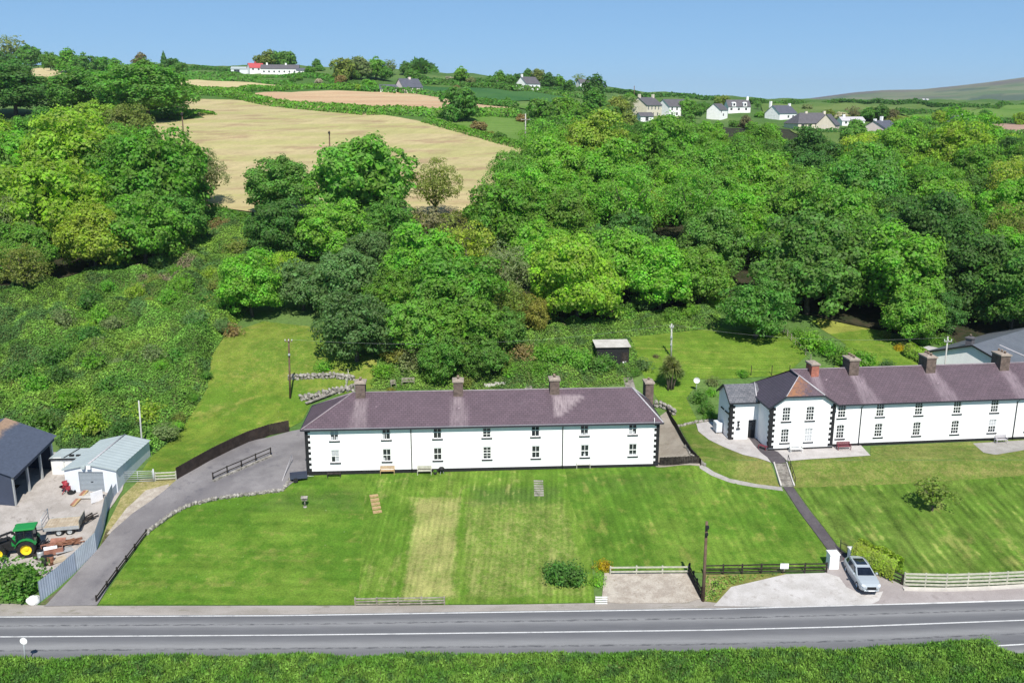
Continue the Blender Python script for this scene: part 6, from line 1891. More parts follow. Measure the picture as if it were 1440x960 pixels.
for p, q in zip(ground([(300, 678), (340, 660.5)]), ground([(340, 660.5), (382, 642.5)])): k.bar(p + Vector((0, 0, .16)), q + Vector((0, 0, .16)), .25, .2)
tag(k.build('kerb', M['stone']), 'low stone kerb under the free standing driveway fence', 'kerb')
rail_fence('wooden_fence', 'short pale rail fence between the metal gate and the boarded fence', ground([(219, 676.5), (248, 675)]), 1.0, (.3, .6, .92), 1.4, M['palewood'], rh=.13)
board_fence('board_fence', 'tall dark boarded fence curving along the top of the driveway', ground([(249, 675), (275, 660), (300, 646), (325, 633.5), (350, 622), (380, 612), (407, 606.5)]), 1.35, M['brownwood'], panel=2.4)
board_fence('board_fence', 'low dark boarded fence closing the court right of the lower terrace', ground([(927, 655), (955, 654), (983, 652.5)]), .95, M['darkwood'], panel=2.0)
board_fence('board_fence', 'dark fence running back along the court beside the grass bank', ground([(986, 655), (972, 640), (961, 622), (951, 603), (938, 580)]), .75, M['darkwood'], panel=1.8)

# galvanised field gate
def field_gate():
    a, b = ground([(172, 679), (217, 677.5)])
    rz, L = frame_of(a, b)
    t = thing('field_gate', 'galvanised five bar field gate above the driveway', 'gate', a, rz)
    m = MB(); m.tube([(0, 0, -.2), (0, 0, 1.45)], .08, 8); m.build('post', M['metal_grey'], t)
    m = MB(); m.tube([(L, 0, -.2), (L, 0, 1.45)], .08, 8); m.build('post', M['metal_grey'], t)
    m = MB()
    dz = b.z - a.z
    for z in (.15, .38, .6, .82, 1.04, 1.22): m.tube([(.1, 0, z), (L - .1, 0, z + dz)], .028, 6)
    for x in (.12, L / 2, L - .12): m.tube([(x, 0, .12 + dz * x / L), (x, 0, 1.24 + dz * x / L)], .028, 6)
    m.build('gate_leaf', M['metal_grey'], t)
field_gate()

# sheet metal fence between yard and drive
M['sheets'] = [M['fence_blue'], M['fence_blue'], M['fence_pale'], M['fence_pale'], M['fence_pale'], M['fence_blue'], M['fence_blue'], M['fence_blue'], M['fence_pale'], M['fence_blue']]
board_fence('sheet_fence', 'blue grey corrugated sheet fence between the yard and the driveway', ground([(57, 846), (80, 828), (108, 803), (136, 775), (146, 745), (151, 720), (160, 700), (171, 685)]), 1.85, M['fence_blue'], panel=2.1, ridge=.02, kind='metal_sheet', mats=M['sheets'])

def rubble(name, label, pts, w, h, seed=1, cat='wall', mat='stone', stone=.38):
    """a loose stone wall: one mesh of fitted stones"""
    a, L = loc_of(pts); rg = random.Random(seed)
    t = bmesh.new()
    R = resample(L, stone * .8)
    for p in R:
        zz = zt(a.x + p.x, a.y + p.y) - a.z
        lay = max(1, int(h / (stone * .62)))
        for k in range(lay):
            s = stone * rg.uniform(.7, 1.25)
            m = Matrix.Translation((p.x + rg.uniform(-.08, .08), p.y + rg.uniform(-.08, .08) * 1, zz + (k + .4) * h / lay)) @ Matrix.Rotation(rg.random() * 3, 4, (rg.random(), rg.random(), 1)) @ Matrix.Diagonal((s * .62, max(w, s * .5) * .6, h / lay * .66, 1))
            bmesh.ops.create_icosphere(t, subdivisions=1, radius=1.0, matrix=m)
    me = bpy.data.meshes.new(name); t.to_mesh(me); t.free(); me.materials.append(M[mat])
    return tag(link(name, me, None, a), label, cat)
rubble('stone_wall', 'low rubble edging between the driveway and the front lawn', ground([(206, 751), (236, 728), (262, 713), (300, 703.5), (330, 698.5), (365, 695), (396, 691)]), .4, .42, 2)
rubble('stone_wall', 'rubble edging at the driveway corner by the handrail', ground([(397, 690), (405, 680), (412, 672)]), .35, .3, 3)
rubble('stone_wall', 'lichened rubble wall on the grass slope, upper one', ground([(408, 534), (440, 532), (470, 531), (497, 535)]), .6, .7, 4, stone=.5)
rubble('stone_wall', 'tumbled rubble wall just behind the hipped roof corner', ground([(424, 563), (445, 560), (470, 553), (500, 549)]), .9, .7, 5, stone=.55)
rubble('stone_wall', 'rubble pile at the back corner of the court', ground([(922, 572), (930, 573), (940, 578), (948, 583)]), .7, .8, 6, stone=.5)
rubble('stone_wall', 'stone edging at the foot of the patio beside the court', ground([(955, 600), (968, 597), (980, 594), (1002, 592)]), .35, .3, 7)
rubble('stone_wall', 'stone edge along the back of the court fence', ground([(964, 628), (975, 643), (990, 655)]), .4, .35, 8)
k = MB()
k.bar(G(430, 570) + Vector((0, 0, .3)), G(505, 541) + Vector((0, 0, .3)), .5, .1)
tag(k.build('garden_path', M['stonestep'], fix=True), 'pale flagged garden path slanting behind the hipped roof', 'path')
def kerb_wall():
    pts = ground([(1270, 829), (1330, 830), (1390, 828), (1440, 825), (1560, 819)])
    a, L = loc_of(pts); b = MB()
    for p, q in zip(L[:-1], L[1:]): b.bar(p + Vector((0, 0, .06)), q + Vector((0, 0, .06)), .45, .22)
    tag(b.build('kerb', M['kerb'], None, a), 'pale concrete kerb under the long roadside fence', 'kerb')
kerb_wall()

def steps(name, label, top, bot, w, n, mat, thick=.12, gap=1.03, cheek=None):
    a = G(*bot); b = G(*top)
    rz, L = frame_of(a, b); dz = b.z - a.z
    t = thing(name, label, 'steps', a, rz)
    for i in range(n):
        x0 = L * i / n; z = dz * (i + 1) / n + .06
        MB().box((x0, -w / 2, z - max(thick, dz / n + .1)), (x0 + L / n * gap, w / 2, z)).build('tread', M[mat], t)
    if cheek:
        for s in (-1, 1):
            MB().bar((-.1, s * (w / 2 + .09), .08), (L, s * (w / 2 + .09), dz + .12), .14, .3).build('side_kerb', M[cheek], t)
    return t, a, rz, L, dz
steps('stone_steps', 'small grey stone steps set in the bank of the front lawn', (757, 675), (758, 698), .95, 7, 'stonestep', gap=.72)
steps('wooden_steps', 'worn tan steps set in the bank left of the mown strips', (525, 694), (531, 722), .85, 5, 'tanwood', gap=.6)
t, a, rz, L, dz = steps('stone_steps', 'main stone steps with black handrail below the upper terrace', (1097, 652), (1107, 684), 1.15, 9, 'stonestep', cheek='concrete')
m = MB(); y = -1.15 / 2 - .2
for f in (0, .33, .66, 1.0): m.tube([(L * f, y, dz * f - .1), (L * f, y, dz * f + 1.0)], .03, 6)
m.tube([(0, y, .95), (L, y, dz + .98)], .035, 6); m.tube([(0, y, .5), (L, y, dz + .5)], .025, 6)
m.build('handrail', M['black'], t)
steps('stone_steps', 'pale garden steps leading up to the dark shed', (879, 520), (887, 548), 1.2, 8, 'stonestep')
steps('stone_steps', 'narrow garden steps behind the third chimney', (745, 526), (743, 548), .9, 7, 'stonestep')
p, q = ground([(397, 677), (411, 651)])
m = MB(); m.tube([(0, 0, .1), tuple(q - p + Vector((0, 0, .95)))], .035, 6); d = q - p
m.tube([(d.x, d.y, d.z - .1), (d.x, d.y, d.z + .95)], .035, 6)
tag(m.build('handrail', M['lead'], None, p), 'thin pale handrail slanting at the driveway corner', 'handrail')

# gate pillars at the path
def pillar(label, px, py, w, h, base=None):
    g = G(px, py)
    t = thing('gate_pillar', label, 'gate pillar', g, .05)
    b = MB(); b.box((-w / 2, -w / 2, -.3), (w / 2, w / 2, h)); b.build('shaft', M['white'], t, bevel=.02)
    b = MB(); q = w / 2 + .05; b.box((-q, -q, h + .001), (q, q, h + .1))
    for s in range(4):
        c = [(-q, -q), (q, -q), (q, q), (-q, q)]; b.face([(*c[s], h + .1), (*c[(s + 1) % 4], h + .1), (0, 0, h + .22)])
    b.build('pillar_cap', M['white_dirty'], t)
pillar('wide white gate pillar left of the parked silver car', 1170, 797, .85, 1.35)
pillar('narrow white gate pillar against the bright hedge behind the car', 1196, 790, .5, 1.3)
a, b = ground([(1181, 776), (1194, 784)])
rz, L = frame_of(a, b)
t = thing('iron_gate', 'open black iron gate between the two white pillars', 'gate', a, rz)
m = MB()
for z in (.12, .95): m.tube([(0, 0, z), (L, 0, z)], .025, 6)
for i in range(9): m.tube([(L * i / 8, 0, .05), (L * i / 8, 0, 1.1)], .016, 5)
m.build('gate_leaf', M['black'], t)
MB().tube([(0, 0, -.1), (0, 0, 1.25)], .04, 6).build('post', M['black'], t)

# signs
g = G(1101.5, 806)
t = thing('sign_board', 'small blank white board fixed to the dark roadside fence', 'sign', g + Vector((0, -.16, 0)), -.02)
MB().box((-.36, -.02, .55), (.36, .0, 1.05)).build('panel', M['white'], t)
MB().box((-.03, .001, .3), (.03, .03, 1.0)).build('batten', M['greywood'], t)
def road_sign():
    p = P(34.5, 935, 60.6); base = zt(p.x, p.y)
    top = P(33, 901, 60.6)
    t = thing('road_sign', 'round white sign on a slim pole in the verge', 'sign', (p.x, p.y, base), 0)
    MB().tube([(0, .06, -.3), (top.x - p.x, .06, top.z - base + .25)], .045, 8).build('pole', M['metal_grey'], t)
    b = MB(); n = 24; cx, cz = top.x - p.x, top.z - base
    f = [(cx + .27 * math.cos(2 * math.pi * i / n), 0, cz + .27 * math.sin(2 * math.pi * i / n)) for i in range(n)]
    k = [(x, .02, z) for x, _, z in f]
    b.face(f); b.face(k[::-1])
    for i in range(n): b.face([f[i], f[(i + 1) % n], k[(i + 1) % n], k[i]])
    b.build('sign_face', M['white'], t)
road_sign()
g = G(48, 847)
bm = bmesh.new(); bmesh.ops.create_icosphere(bm, subdivisions=3, radius=.55)
for v in bm.verts: v.co *= 1 + .22 * mnoise.noise(v.co * 2.5); v.co.z = max(v.co.z * .8, -.2)
me = bpy.data.meshes.new('boulder'); bm.to_mesh(me); bm.free(); me.materials.append(M['white_dirty'])
tag(link('boulder', me, None, g + Vector((0, 0, .2))), 'white painted boulder at the driveway entrance', 'boulder')

# ------------------------------------------------------------------ poles and wires
TOPS = {}
def pole(key, label, px, pb, pt, mat='pole_wood', r=.13, arms=(), name='utility_pole', fit=None, y=None, stay=False):
    g = G(px, pb)
    if y: g = P(px, pb, y); g.z = zt(g.x, g.y)
    top = P(pt[0], pt[1], g.y); h = top.z - g.z
    t = thing(name, label, 'pole', g, 0)
    dx = top.x - g.x
    MB().tube([(0, 0, -.5), (dx, 0, h)], [r, r * .72], 10).build('shaft', M[mat], t)
    for z, w in arms:
        a = MB().box((dx - w / 2, -r - .09, h - z), (dx + w / 2, -r + .0, h - z + .1)).build('crossarm', M[mat], t)
        i = MB()
        for s in (-.45, 0, .45): i.tube([(dx + s * w, -r - .045, h - z + .1), (dx + s * w, -r - .045, h - z + .3)], [.05, .04], 6)
        i.build('insulators', M['insul'], a)
    if fit:
        for z, w in fit: MB().box((dx - w / 2, -r - .2, h - z - w), (dx + w / 2, -r - .01, h - z)).build('fitting', M['metal_grey'] if z > 1 else M['black'], t)
    TOPS[key] = Vector((top.x, top.y, top.z - .1))
pole('a', 'tall brown timber pole with small crossarm on the grass slope', 408, 560, (406, 476), arms=((.35, .9),), fit=((1.8, .22),))
pole('b', 'bleached slim pole between the grey shed and the brambles', 201, 640, (195, 563), 'pole_grey', .1)
pole('c', 'pale grey pole with white fittings on the rear lawn', 944, 503, (944.5, 455), 'pole_grey', .13, arms=((.5, .5),), fit=((1.6, .25), (2.6, .2)))
pole('d', 'thin grey pole behind the terrace between hedge and bungalow', 1329, 522, (1333, 473), 'pole_grey', .1, arms=((.6, .9),), y=104)
pole('e', 'roadside tarred pole beside the gravel court', 988.5, 845, (994, 733), 'pole_wood', .15, fit=((.25, .28), (.9, .2)))
pole('f', 'white pole with crossarm at the corner of the bright pasture', 739, 199, (739, 160), 'pole_grey', .2, arms=((1.6, 2.6),))
pole('g', 'dark pole standing in the hay field behind the pale sycamore', 258, 194, (256, 158), 'pole_wood', .2, fit=((.2, .6),))
pole('h', 'pole tip showing above the great round sycamore', 464, 228, (463, 184), 'pole_wood', .2, fit=((.2, .5),))
pole('i', 'thin mast on the skyline above the cream house', 892, 138, (892, 121), 'pole_wood', .22)
pole('j', 'thin mast on the skyline left of the gabled cottage', 708, 118, (708, 104), 'pole_wood', .2)
def wire(a, b, sag, label):
    a, b = TOPS[a], TOPS[b]
    n = 14
    pts = [a.lerp(b, i / n) - Vector((0, 0, sag * 4 * (i / n) * (1 - i / n))) - a for i in range(n + 1)]
    tag(MB().tube(pts, .006, 4).build('overhead_wire', M['wire'], None, a), label, 'wire')
wire('a', 'c', 1.4, 'thin overhead wire from the brown pole to the rear lawn pole')
wire('c', 'd', 1.0, 'thin overhead wire from the rear lawn pole to the bungalow pole')

# ------------------------------------------------------------------ garden furniture
def bench(label, px, py, rz, mat, w=1.5, back=True, name='garden_bench', low=False):
    g = G(px, py)
    t = thing(name, label, 'bench', g, rz)
    h = .44
    for s in (-1, 1):
        for y in (-.22, .2): MB().box((s * (w / 2 - .05) - .03, y - .03, -.02), (s * (w / 2 - .05) + .03, y + .03, h if y < 0 else (.88 if back else h))).build('leg', M[mat], t)
        if back: MB().box((s * (w / 2 - .05) - .035, -.25, .62), (s * (w / 2 - .05) + .035, .19, .66)).build('armrest', M[mat], t)
    b = MB()
    for i in range(4): b.box((-w / 2, -.24 + i * .12, h), (w / 2, -.14 + i * .12, h + .03))
    b.build('seat', M[mat], t)
    if back:
        b = MB()
        for z in (.54, .66, .78): b.box((-w / 2 + .02, .235, z), (w / 2 - .02, .26, z + .1))
        b.build('backrest', M[mat], t)
R1 = TERR[2]; R2 = TERR2[2]
bench('tan wooden bench against the lower terrace wall', 545, 667, R1, 'tanwood')
bench('pale grey bench right of the tan one at the lower terrace', 597, 667, R1, 'palewood')
bench('pale grey bench near the right end of the lower terrace', 820, 658, R1, 'palewood')
bench('low dark garden bench under the leftmost windows', 470, 671, R1, 'darkwood', 1.4, False)
bench('white bench on the patio before the quoined bay', 1119, 636, R2, 'white_dirty', 1.4)
bench('maroon painted bench on the patio of the upper terrace', 1186, 632.5, R2, 'maroon', 1.5)
bench('pale grey rounded bench near the right edge patio', 1407, 623, R2, 'lead', 1.3)
bench('small maroon bench beside the shaded return wall of the bay', 1073, 632, R2 - 1.0, 'maroon', 1.0, False)
bench('dark timber seat behind the first chimney', 574, 541, R1, 'greywood', 1.6)
bench('dark timber chair right of the seat behind the first chimney', 553 + 0, 544, R1 + .3, 'greywood', .7)
g = G(621, 667)
t = thing('barbecue', 'black kettle barbecue on the lawn by the pale bench', 'barbecue', g)
b = MB(); b.tube([(0, 0, .4), (0, 0, .52), (0, 0, .68), (0, 0, .8), (0, 0, .84)], [.12, .27, .31, .22, .03], 12); b.build('bowl', M['black'], t)
for i in range(3):
    c = math.cos(i * 2.1); s = math.sin(i * 2.1)
    MB().tube([(c * .12, s * .12, .45), (c * .3, s * .3, -.02)], .018, 6).build('leg', M['metal_grey'], t)
g = G(612, 667)
t = thing('plant_tub', 'small dark plant tub beside the black barbecue', 'plant pot', g)
MB().tube([(0, 0, 0), (0, 0, .3)], [.15, .2], 10).build('tub', M['black'], t)
c = link('plant', PROTO['bush'][1][0], t, (0, 0, .25)); c.scale = (.1, .1, .12); c.color = (*TINT['mid green'], 1)
g = G(420, 675)
t = thing('garden_trailer', 'low blue grey garden trailer parked at the house corner', 'trailer', g, .25)
b = MB(); b.box((-.85, -.5, .35), (.85, .5, .4)); b.box((-.85, -.5, .401), (-.8, .5, .75)); b.box((.8, -.5, .401), (.85, .5, .75)); b.box((-.799, -.5, .401), (.799, -.45, .75)); b.box((-.799, .45, .401), (.799, .5, .75))
b.build('tray', M['barn_wall'], t)
for s in (-.55, .55): MB().tube([(-.3, s - .06, .24), (-.3, s + .06, .24)], .24, 12).build('wheel', M['rubber'], t)
MB().tube([(.85, 0, .37), (1.5, 0, .3)], .03, 6).build('drawbar', M['metal_grey'], t)
g = G(429, 713)
t = thing('bird_table', 'small stone bird table with a green top on the front lawn', 'bird table', g)
b = MB(); b.tube([(0, 0, 0), (0, 0, .12), (0, 0, .16)], [.26, .24, .1], 10); b.build('base', M['stone'], t)
MB().tube([(0, 0, .16), (0, 0, .85)], [.09, .06], 8).build('post', M['stone'], t)
MB().box((-.32, -.24, .85), (.32, .24, .9)).build('tray', M['green_lichen'] if 'green_lichen' in M else M['stone'], t)
b = MB()
for s in (-1, 1): b.face([(-.4, s * .34, 1.12), (.4, s * .34, 1.12), (.4, 0, 1.34), (-.4, 0, 1.34)])
b.face([(-.36, -.3, 1.1), (.36, -.3, 1.1), (.36, .3, 1.1), (-.36, .3, 1.1)])
for x in (-.28, .28): b.bar((x, 0, .9), (x, 0, 1.3), .04, .04)
b.build('bird_roof', M['stonestep'], t)
t.scale = (.8, .8, .9)
# white slatted pallet at the court corner
g = G(845.5, 850)
t = thing('slatted_panel', 'white slatted panel standing at the road corner of the gravel court', 'panel', g, .02)
for i, z in enumerate((.08, .27, .46, .65)): MB().box((-.5, -.02, z), (.5, .01, z + .12)).build('slat', M['white_dirty'], t)
for x in (-.47, .47): MB().box((x - .04, .011, -.05), (x + .04, .06, .82)).build('post', M['greywood'], t)

# garden shed behind the lower terrace
def garden_shed():
    tl = G(884, 516)
    y = tl.y
    rz = R1
    t = thing('garden_shed', 'black garden shed with pale flat roof above the pale steps', 'shed', tl, rz)
    h = P(884, 487, y).z - tl.z
    w = 4.1; d = 2.6
    b = MB(); b.box((-w, 0, -.4), (0, .04, h)); b.box((-.04, .041, -.4), (0, d, h)); b.box((-w, .041, -.4), (-w + .04, d, h)); b.box((-w + .041, d - .04, -.4), (-.041, d, h))
    b.build('wall', M['black'], t)
    b = MB(); b.face([(-w - .2, -.25, h + .02), (.2, -.25, h + .02), (.2, d + .2, h + .25), (-w - .2, d + .2, h + .25)]); b.face([(-w - .2, -.25, h - .04), (.2, -.25, h - .04), (.2, -.25, h + .02), (-w - .2, -.25, h + .02)])
    b.face([(.2, -.25, h - .04), (.2, d + .2, h + .19), (.2, d + .2, h + .25), (.2, -.25, h + .02)])
    b.build('roof', M['concrete'], t)
    b = MB(); b.box((-.95, -.03, .02), (-.12, -.003, 1.95)); b.build('door', M['darkwood'], t)
garden_shed()
g = G(879, 519)
t = thing('garden_chair', 'white plastic chair at the door of the black shed', 'chair', g, .3)
for x in (-.2, .2):
    for y in (-.2, .2): MB().box((x - .02, y - .02, -.02), (x + .02, y + .02, .42)).build('leg', M['white'], t)
MB().box((-.25, -.25, .42), (.25, .25, .46)).build('seat', M['white'], t); MB().box((-.25, .22, .461), (.25, .26, .95)).build('backrest', M['white'], t)
for i, (px, py, w) in enumerate(((690, 542, 1.6), (703, 540, 1.3))):
    g = G(px, py)
    tag(MB().box((-w / 2, -.35, -.05), (w / 2, .35, .25 + .1 * i)).build('garden_slab', M['concrete'], None, g, R1), ['wide pale slab wall behind the second chimney', 'raised pale slab block behind the second chimney'][i], 'slab')
# satellite dish
g = G(979, 552); top = P(978.5, 534.5, g.y)
t = thing('satellite_dish', 'round white satellite dish on a pole by the grass bank', 'dish', g, -.2)
h = top.z - g.z
MB().tube([(0, .1, -.2), (0, .1, h)], .03, 6).build('pole', M['metal_grey'], t)
b = MB(); n = 18
for i in range(n):
    a, c = 2 * math.pi * i / n, 2 * math.pi * (i + 1) / n
    for r0, r1, y0, y1 in ((0, .2, .06, .04), (.2, .38, .04, -.04)):
        q = [(r0 * math.cos(a), y0, h + r0 * math.sin(a)), (r1 * math.cos(a), y1, h + r1 * math.sin(a)), (r1 * math.cos(c), y1, h + r1 * math.sin(c)), (r0 * math.cos(c), y0, h + r0 * math.sin(c))]
        b.face(q if r0 else [q[0], q[1], q[2]])
b.build('reflector', M['white'], t)
MB().tube([(0, .02, h - .36), (0, -.35, h - .05)], .014, 5).build('feed_arm', M['metal_grey'], t)
# palm
def palm():
    g = G(942, 549); rng = np.random.default_rng(3)
    t = thing('palm', 'spiky palm with several pale trunks beside the tall end chimney', 'palm tree', g)
    for i, (hx, hz, R) in enumerate(((-.6, 2.5, 1.1), (.4, 3.0, 1.2), (1.0, 2.2, .95), (-.1, 3.6, 1.05))):
        MB().tube([(hx * .3, .1 * i, -.3), (hx * .6, .1 * i, hz * .5), (hx, .1 * i, hz)], [.14, .1, .09], 8).build('trunk', M['bark'], t)
        n = 420
        d = blob_dirs(n, rng); d[:, 2] = d[:, 2] * .8 + .15; d /= np.linalg.norm(d, axis=1, keepdims=True)
        s = np.cross(d, blob_dirs(n, rng)); s /= np.linalg.norm(s, axis=1, keepdims=True)
        c0 = np.array([hx, .1 * i, hz]); L = R * rng.uniform(.7, 1.1, (n, 1))
        q = np.stack([c0 + d * .05, c0 + d * L * .5 + s * .06 + [0, 0, .05], c0 + d * L - [0, 0, .12], c0 + d * L * .5 - s * .06 + [0, 0, .05]], axis=1)
        o = link('crown', quads_mesh('crown', q, M['leaf']), t); o.color = (.26, .30, .10, 1) if i % 2 else (.17, .24, .07, 1)
palm()
# thin posts of the back fence behind the grey slate roof
rail_fence('wire_fence', 'thin wire fence with dark posts behind the grey slate roof', ground([(1056, 528), (1085, 528), (1110, 527), (1140, 527)]), 1.3, (.5, .9), 3.2, M['darkwood'], pw=.07, rw=.015, rh=.015)
rail_fence('wire_fence', 'slanting garden fence from the lawn tree towards the red chimney', ground([(1102, 468), (1118, 485), (1140, 508)]), .9, (.4, .8), 1.8, M['greywood'], pw=.08, rw=.03, rh=.05)
rail_fence('garden_gate', 'pale leaning garden gate beside the upper slope wall', ground([(487, 545), (490, 532)]), 1.2, (.3, .6, .9), 1.6, M['palewood'], cat='gate', pw=.08, rh=.07)
# oil tank by the shaded gable
q = TERR2[3]; o2 = TERR2[1]
ca, sa = math.cos(R2), math.sin(R2)
lx, ly = q['ex0'] - .5, q['ey'] + 2.4
t = thing('oil_tank', 'pale blue grey oil tank against the shaded gable wall', 'tank', (o2[0] + lx * ca - ly * sa, o2[1] + lx * sa + ly * ca, o2[2]), R2)
MB().box((-.35, -.6, .35), (.35, .6, 1.45)).build('body', M['shed_wall'], t, bevel=.08)
MB().box((-.3, -.5, -.3), (.3, .5, .348)).build('plinth', M['stone'], t)
# ------------------------------------------------------------------ the farm yard
def shed_big():
    a, b = ground([(94, 692), (167, 692)])
    rz, W_ = frame_of(a, b)
    y0 = a.y
    t = thing('storage_shed', 'pale grey gabled shed with roller shutter in the yard', 'shed', (a.x, a.y, min(a.z, b.z)), rz - .02)
    z0 = min(a.z, b.z)
    H = P(94, 659, a.y).z - z0; R = P(131, 652.5, a.y).z - z0 - H
    R = max(R, .55); D = 8.2
    sx = -.15
    dl, _ = on_plane((a.x, a.y, z0), rz, 112, 680); dr, _ = on_plane((a.x, a.y, z0), rz, 147, 680)
    dh = P(130, 663, a.y).z - z0
    m = MB()
    ops = [(dl, dr, .02, dh)]
    facade(m, 0, W_, -.4, H, ops, dep=.18)
    m.face([(0, 0, H), (W_, 0, H), (W_ / 2, 0, H + R)])
    m.face([(0, D, -.4), (0, 0, -.4), (0, 0, H), (0, D, H)]); m.face([(W_, 0, -.4), (W_, D, -.4), (W_, D, H), (W_, 0, H)])
    m.face([(W_, D, -.4), (0, D, -.4), (0, D, H), (W_ / 2, D, H + R), (W_, D, H)])
    m.build('wall', M['shed_wall'], t)
    b = MB(); v = .15; s = R / (W_ / 2); n = 26
    for i in range(n):
        y1, y2 = -v + (D + 2 * v) * i / n, -v + (D + 2 * v) * (i + 1) / n
        o1, o2 = (.03 if i % 2 else 0), (.03 if (i + 1) % 2 else 0)
        b.face([(-v, y1, H - v * s + o1), (W_ / 2, y1, H + R + .02 + o1), (W_ / 2, y2, H + R + .02 + o2), (-v, y2, H - v * s + o2)])
        b.face([(W_ / 2, y1, H + R + .02 + o1), (W_ + v, y1, H - v * s + o1), (W_ + v, y2, H - v * s + o2), (W_ / 2, y2, H + R + .02 + o2)])
    b.build('roof', M['shed_roof'], t)
    b = MB(); b.tube([(W_ / 2, -v - .02, H + R + .05), (W_ / 2, D + v, H + R + .05)], .08, 6); b.build('ridge_cap', M['lead'], t)
    b = MB()
    b.bar((-v, -v - .02, H - v * s - .03), (W_ / 2, -v - .02, H + R - .01), .04, .16); b.bar((W_ / 2, -v - .02, H + R - .01), (W_ + v, -v - .02, H - v * s - .03), .04, .16)
    b.build('bargeboard', M['shed_roof'], t)
    b = MB(); n = 16
    for i in range(n):
        za, zb = .02 + (dh - .04) * i / n, .02 + (dh - .04) * (i + 1) / n
        b.face([(dl + .01, .15, za), (dr - .01, .15, za), (dr - .01, .11, (za + zb) / 2), (dl + .01, .11, (za + zb) / 2)]); b.face([(dl + .01, .11, (za + zb) / 2), (dr - .01, .11, (za + zb) / 2), (dr - .01, .15, zb), (dl + .01, .15, zb)])
    d = b.build('roller_shutter', M['shutter'], t)
    MB().box(((dl + dr) / 2 - .12, .07, dh * .5), ((dl + dr) / 2 + .12, .1, dh * .5 + .06)).build('handle', M['black'], d)
    b = MB(); b.box((W_ / 2 - .2, -.32, H + R - .45), (W_ / 2 + .22, -.18, H + R - .12)); b.build('flood_lamp', M['white'], t)
    b = MB(); b.tube([(W_ / 2 - .55, -.3, H + R - .3), (W_ / 2 - .55, -.05, H + R - .3)], .2, 10); b.build('alarm_box', M['shed_roof'], t)
shed_big()

def shed_small():
    a, b = ground([(74, 668), (96, 671)])
    rz = .06
    t = thing('small_shed', 'small white flat roofed shed between barn and grey shed', 'shed', a, rz)
    w, d = 3.2, 2.6
    h = P(74, 645.5, a.y).z - a.z
    m = MB(); facade(m, 0, w, -.4, h, [(1.25, 1.42, .1, h - .3)], dep=.1)
    m.face([(0, d, -.4), (0, 0, -.4), (0, 0, h), (0, d, h)]); m.face([(w, 0, -.4), (w, d, -.4), (w, d, h), (w, 0, h)]); m.face([(w, d, -.4), (0, d, -.4), (0, d, h), (w, d, h)])
    m.face([(1.25, .1, .1), (1.42, .1, .1), (1.42, .1, h - .3), (1.25, .1, h - .3)])
    m.build('wall', M['white_dirty'], t)
    b = MB(); b.box((-.12, -.15, h + .002), (w + .12, d + .12, h + .12)); b.build('roof', M['shed_roof'], t)
    b = MB(); b.box((-.14, -.19, h - .02), (w + .14, -.151, h + .13)); b.build('fascia', M['black'], t)
    b = MB(); b.bar((w * .42, 0, h + .15), (w * .6, d, h + .15), .12, .05); b.box((w * .55, .3, h + .121), (w * .68, .55, h + .3)); b.box((w * .75, .35, h + .121), (w * .88, .6, h + .26))
    b.build('roof_clutter', M['black'], t)
    MB().box((.25, -.03, .02), (1.1, -.003, 1.95)).build('door', M['white_dirty'], t)
shed_small()

def barn():
    # open right side facing the yard, monopitch-like roof seen from above
    n0 = G(21, 712); n1 = G(75, 662)
    rz, L = frame_of(n0, n1)
    z0 = n0.z - .05
    t = thing('open_barn', 'blue black open sided barn with rust on its roof', 'barn', (n0.x, n0.y, z0), rz)
    H1 = P(16, 668, n0.y).z - z0
    H2 = P(73, 615, n1.y).z - z0 - H1
    rise = lambda x: H2 * x / L0
    L0 = L
    L += .3
    Wd = 10.0; R = 1.6
    r = Roof()
    def st(q): return (float(smooth01((q.y - 2.2) / 3.0)), 0, 0)
    r.add([(-.3, -.5, H1 - .1), (L + .3, -.5, H1 - .1 + rise(L + .3)), (L + .3, Wd / 2, H1 + R + rise(L + .3)), (-.3, Wd / 2, H1 + R)], 0, st, .6)
    r.add([(L + .3, Wd + .3, H1 - .1 + rise(L + .3)), (-.3, Wd + .3, H1 - .1), (-.3, Wd / 2, H1 + R), (L + .3, Wd / 2, H1 + R + rise(L + .3))], 0, None, 1.2)
    r.build('roof', M['barn_roof'], t)
    m = MB(); m.face([(0, 0, -.5), (0, Wd, -.5), (0, Wd, H1), (0, Wd / 2, H1 + R - .1), (0, 0, H1 - .02)])
    m.face([(0, Wd, -.5), (L, Wd, -.5), (L, Wd, H1 + H2), (0, Wd, H1)]); m.face([(L, 0, -.5), (L, Wd, -.5), (L, Wd, H1 + H2), (L, Wd / 2, H1 + H2 + R - .1), (L, 0, H1 + H2 - .02)])
    m.build('wall', M['barn_wall'], t)
    m = MB(); m.bar((0, -.31, H1 - .3), (L, -.31, H1 - .3 + rise(L)), .07, .4); m.build('fascia', M['barn_wall'], t)
    for x in (L * .36, L * .68, L - .15, .15):
        MB().box((x - .1, -.1, -.3), (x + .1, .1, H1 - .1 + rise(x))).build('post', M['metal_grey'], t)
    m = MB(); m.box((1.2, 1.5, -.1), (4.2, 3.2, .9)); m.build('stored_load', M['darkwood'], t)
barn()

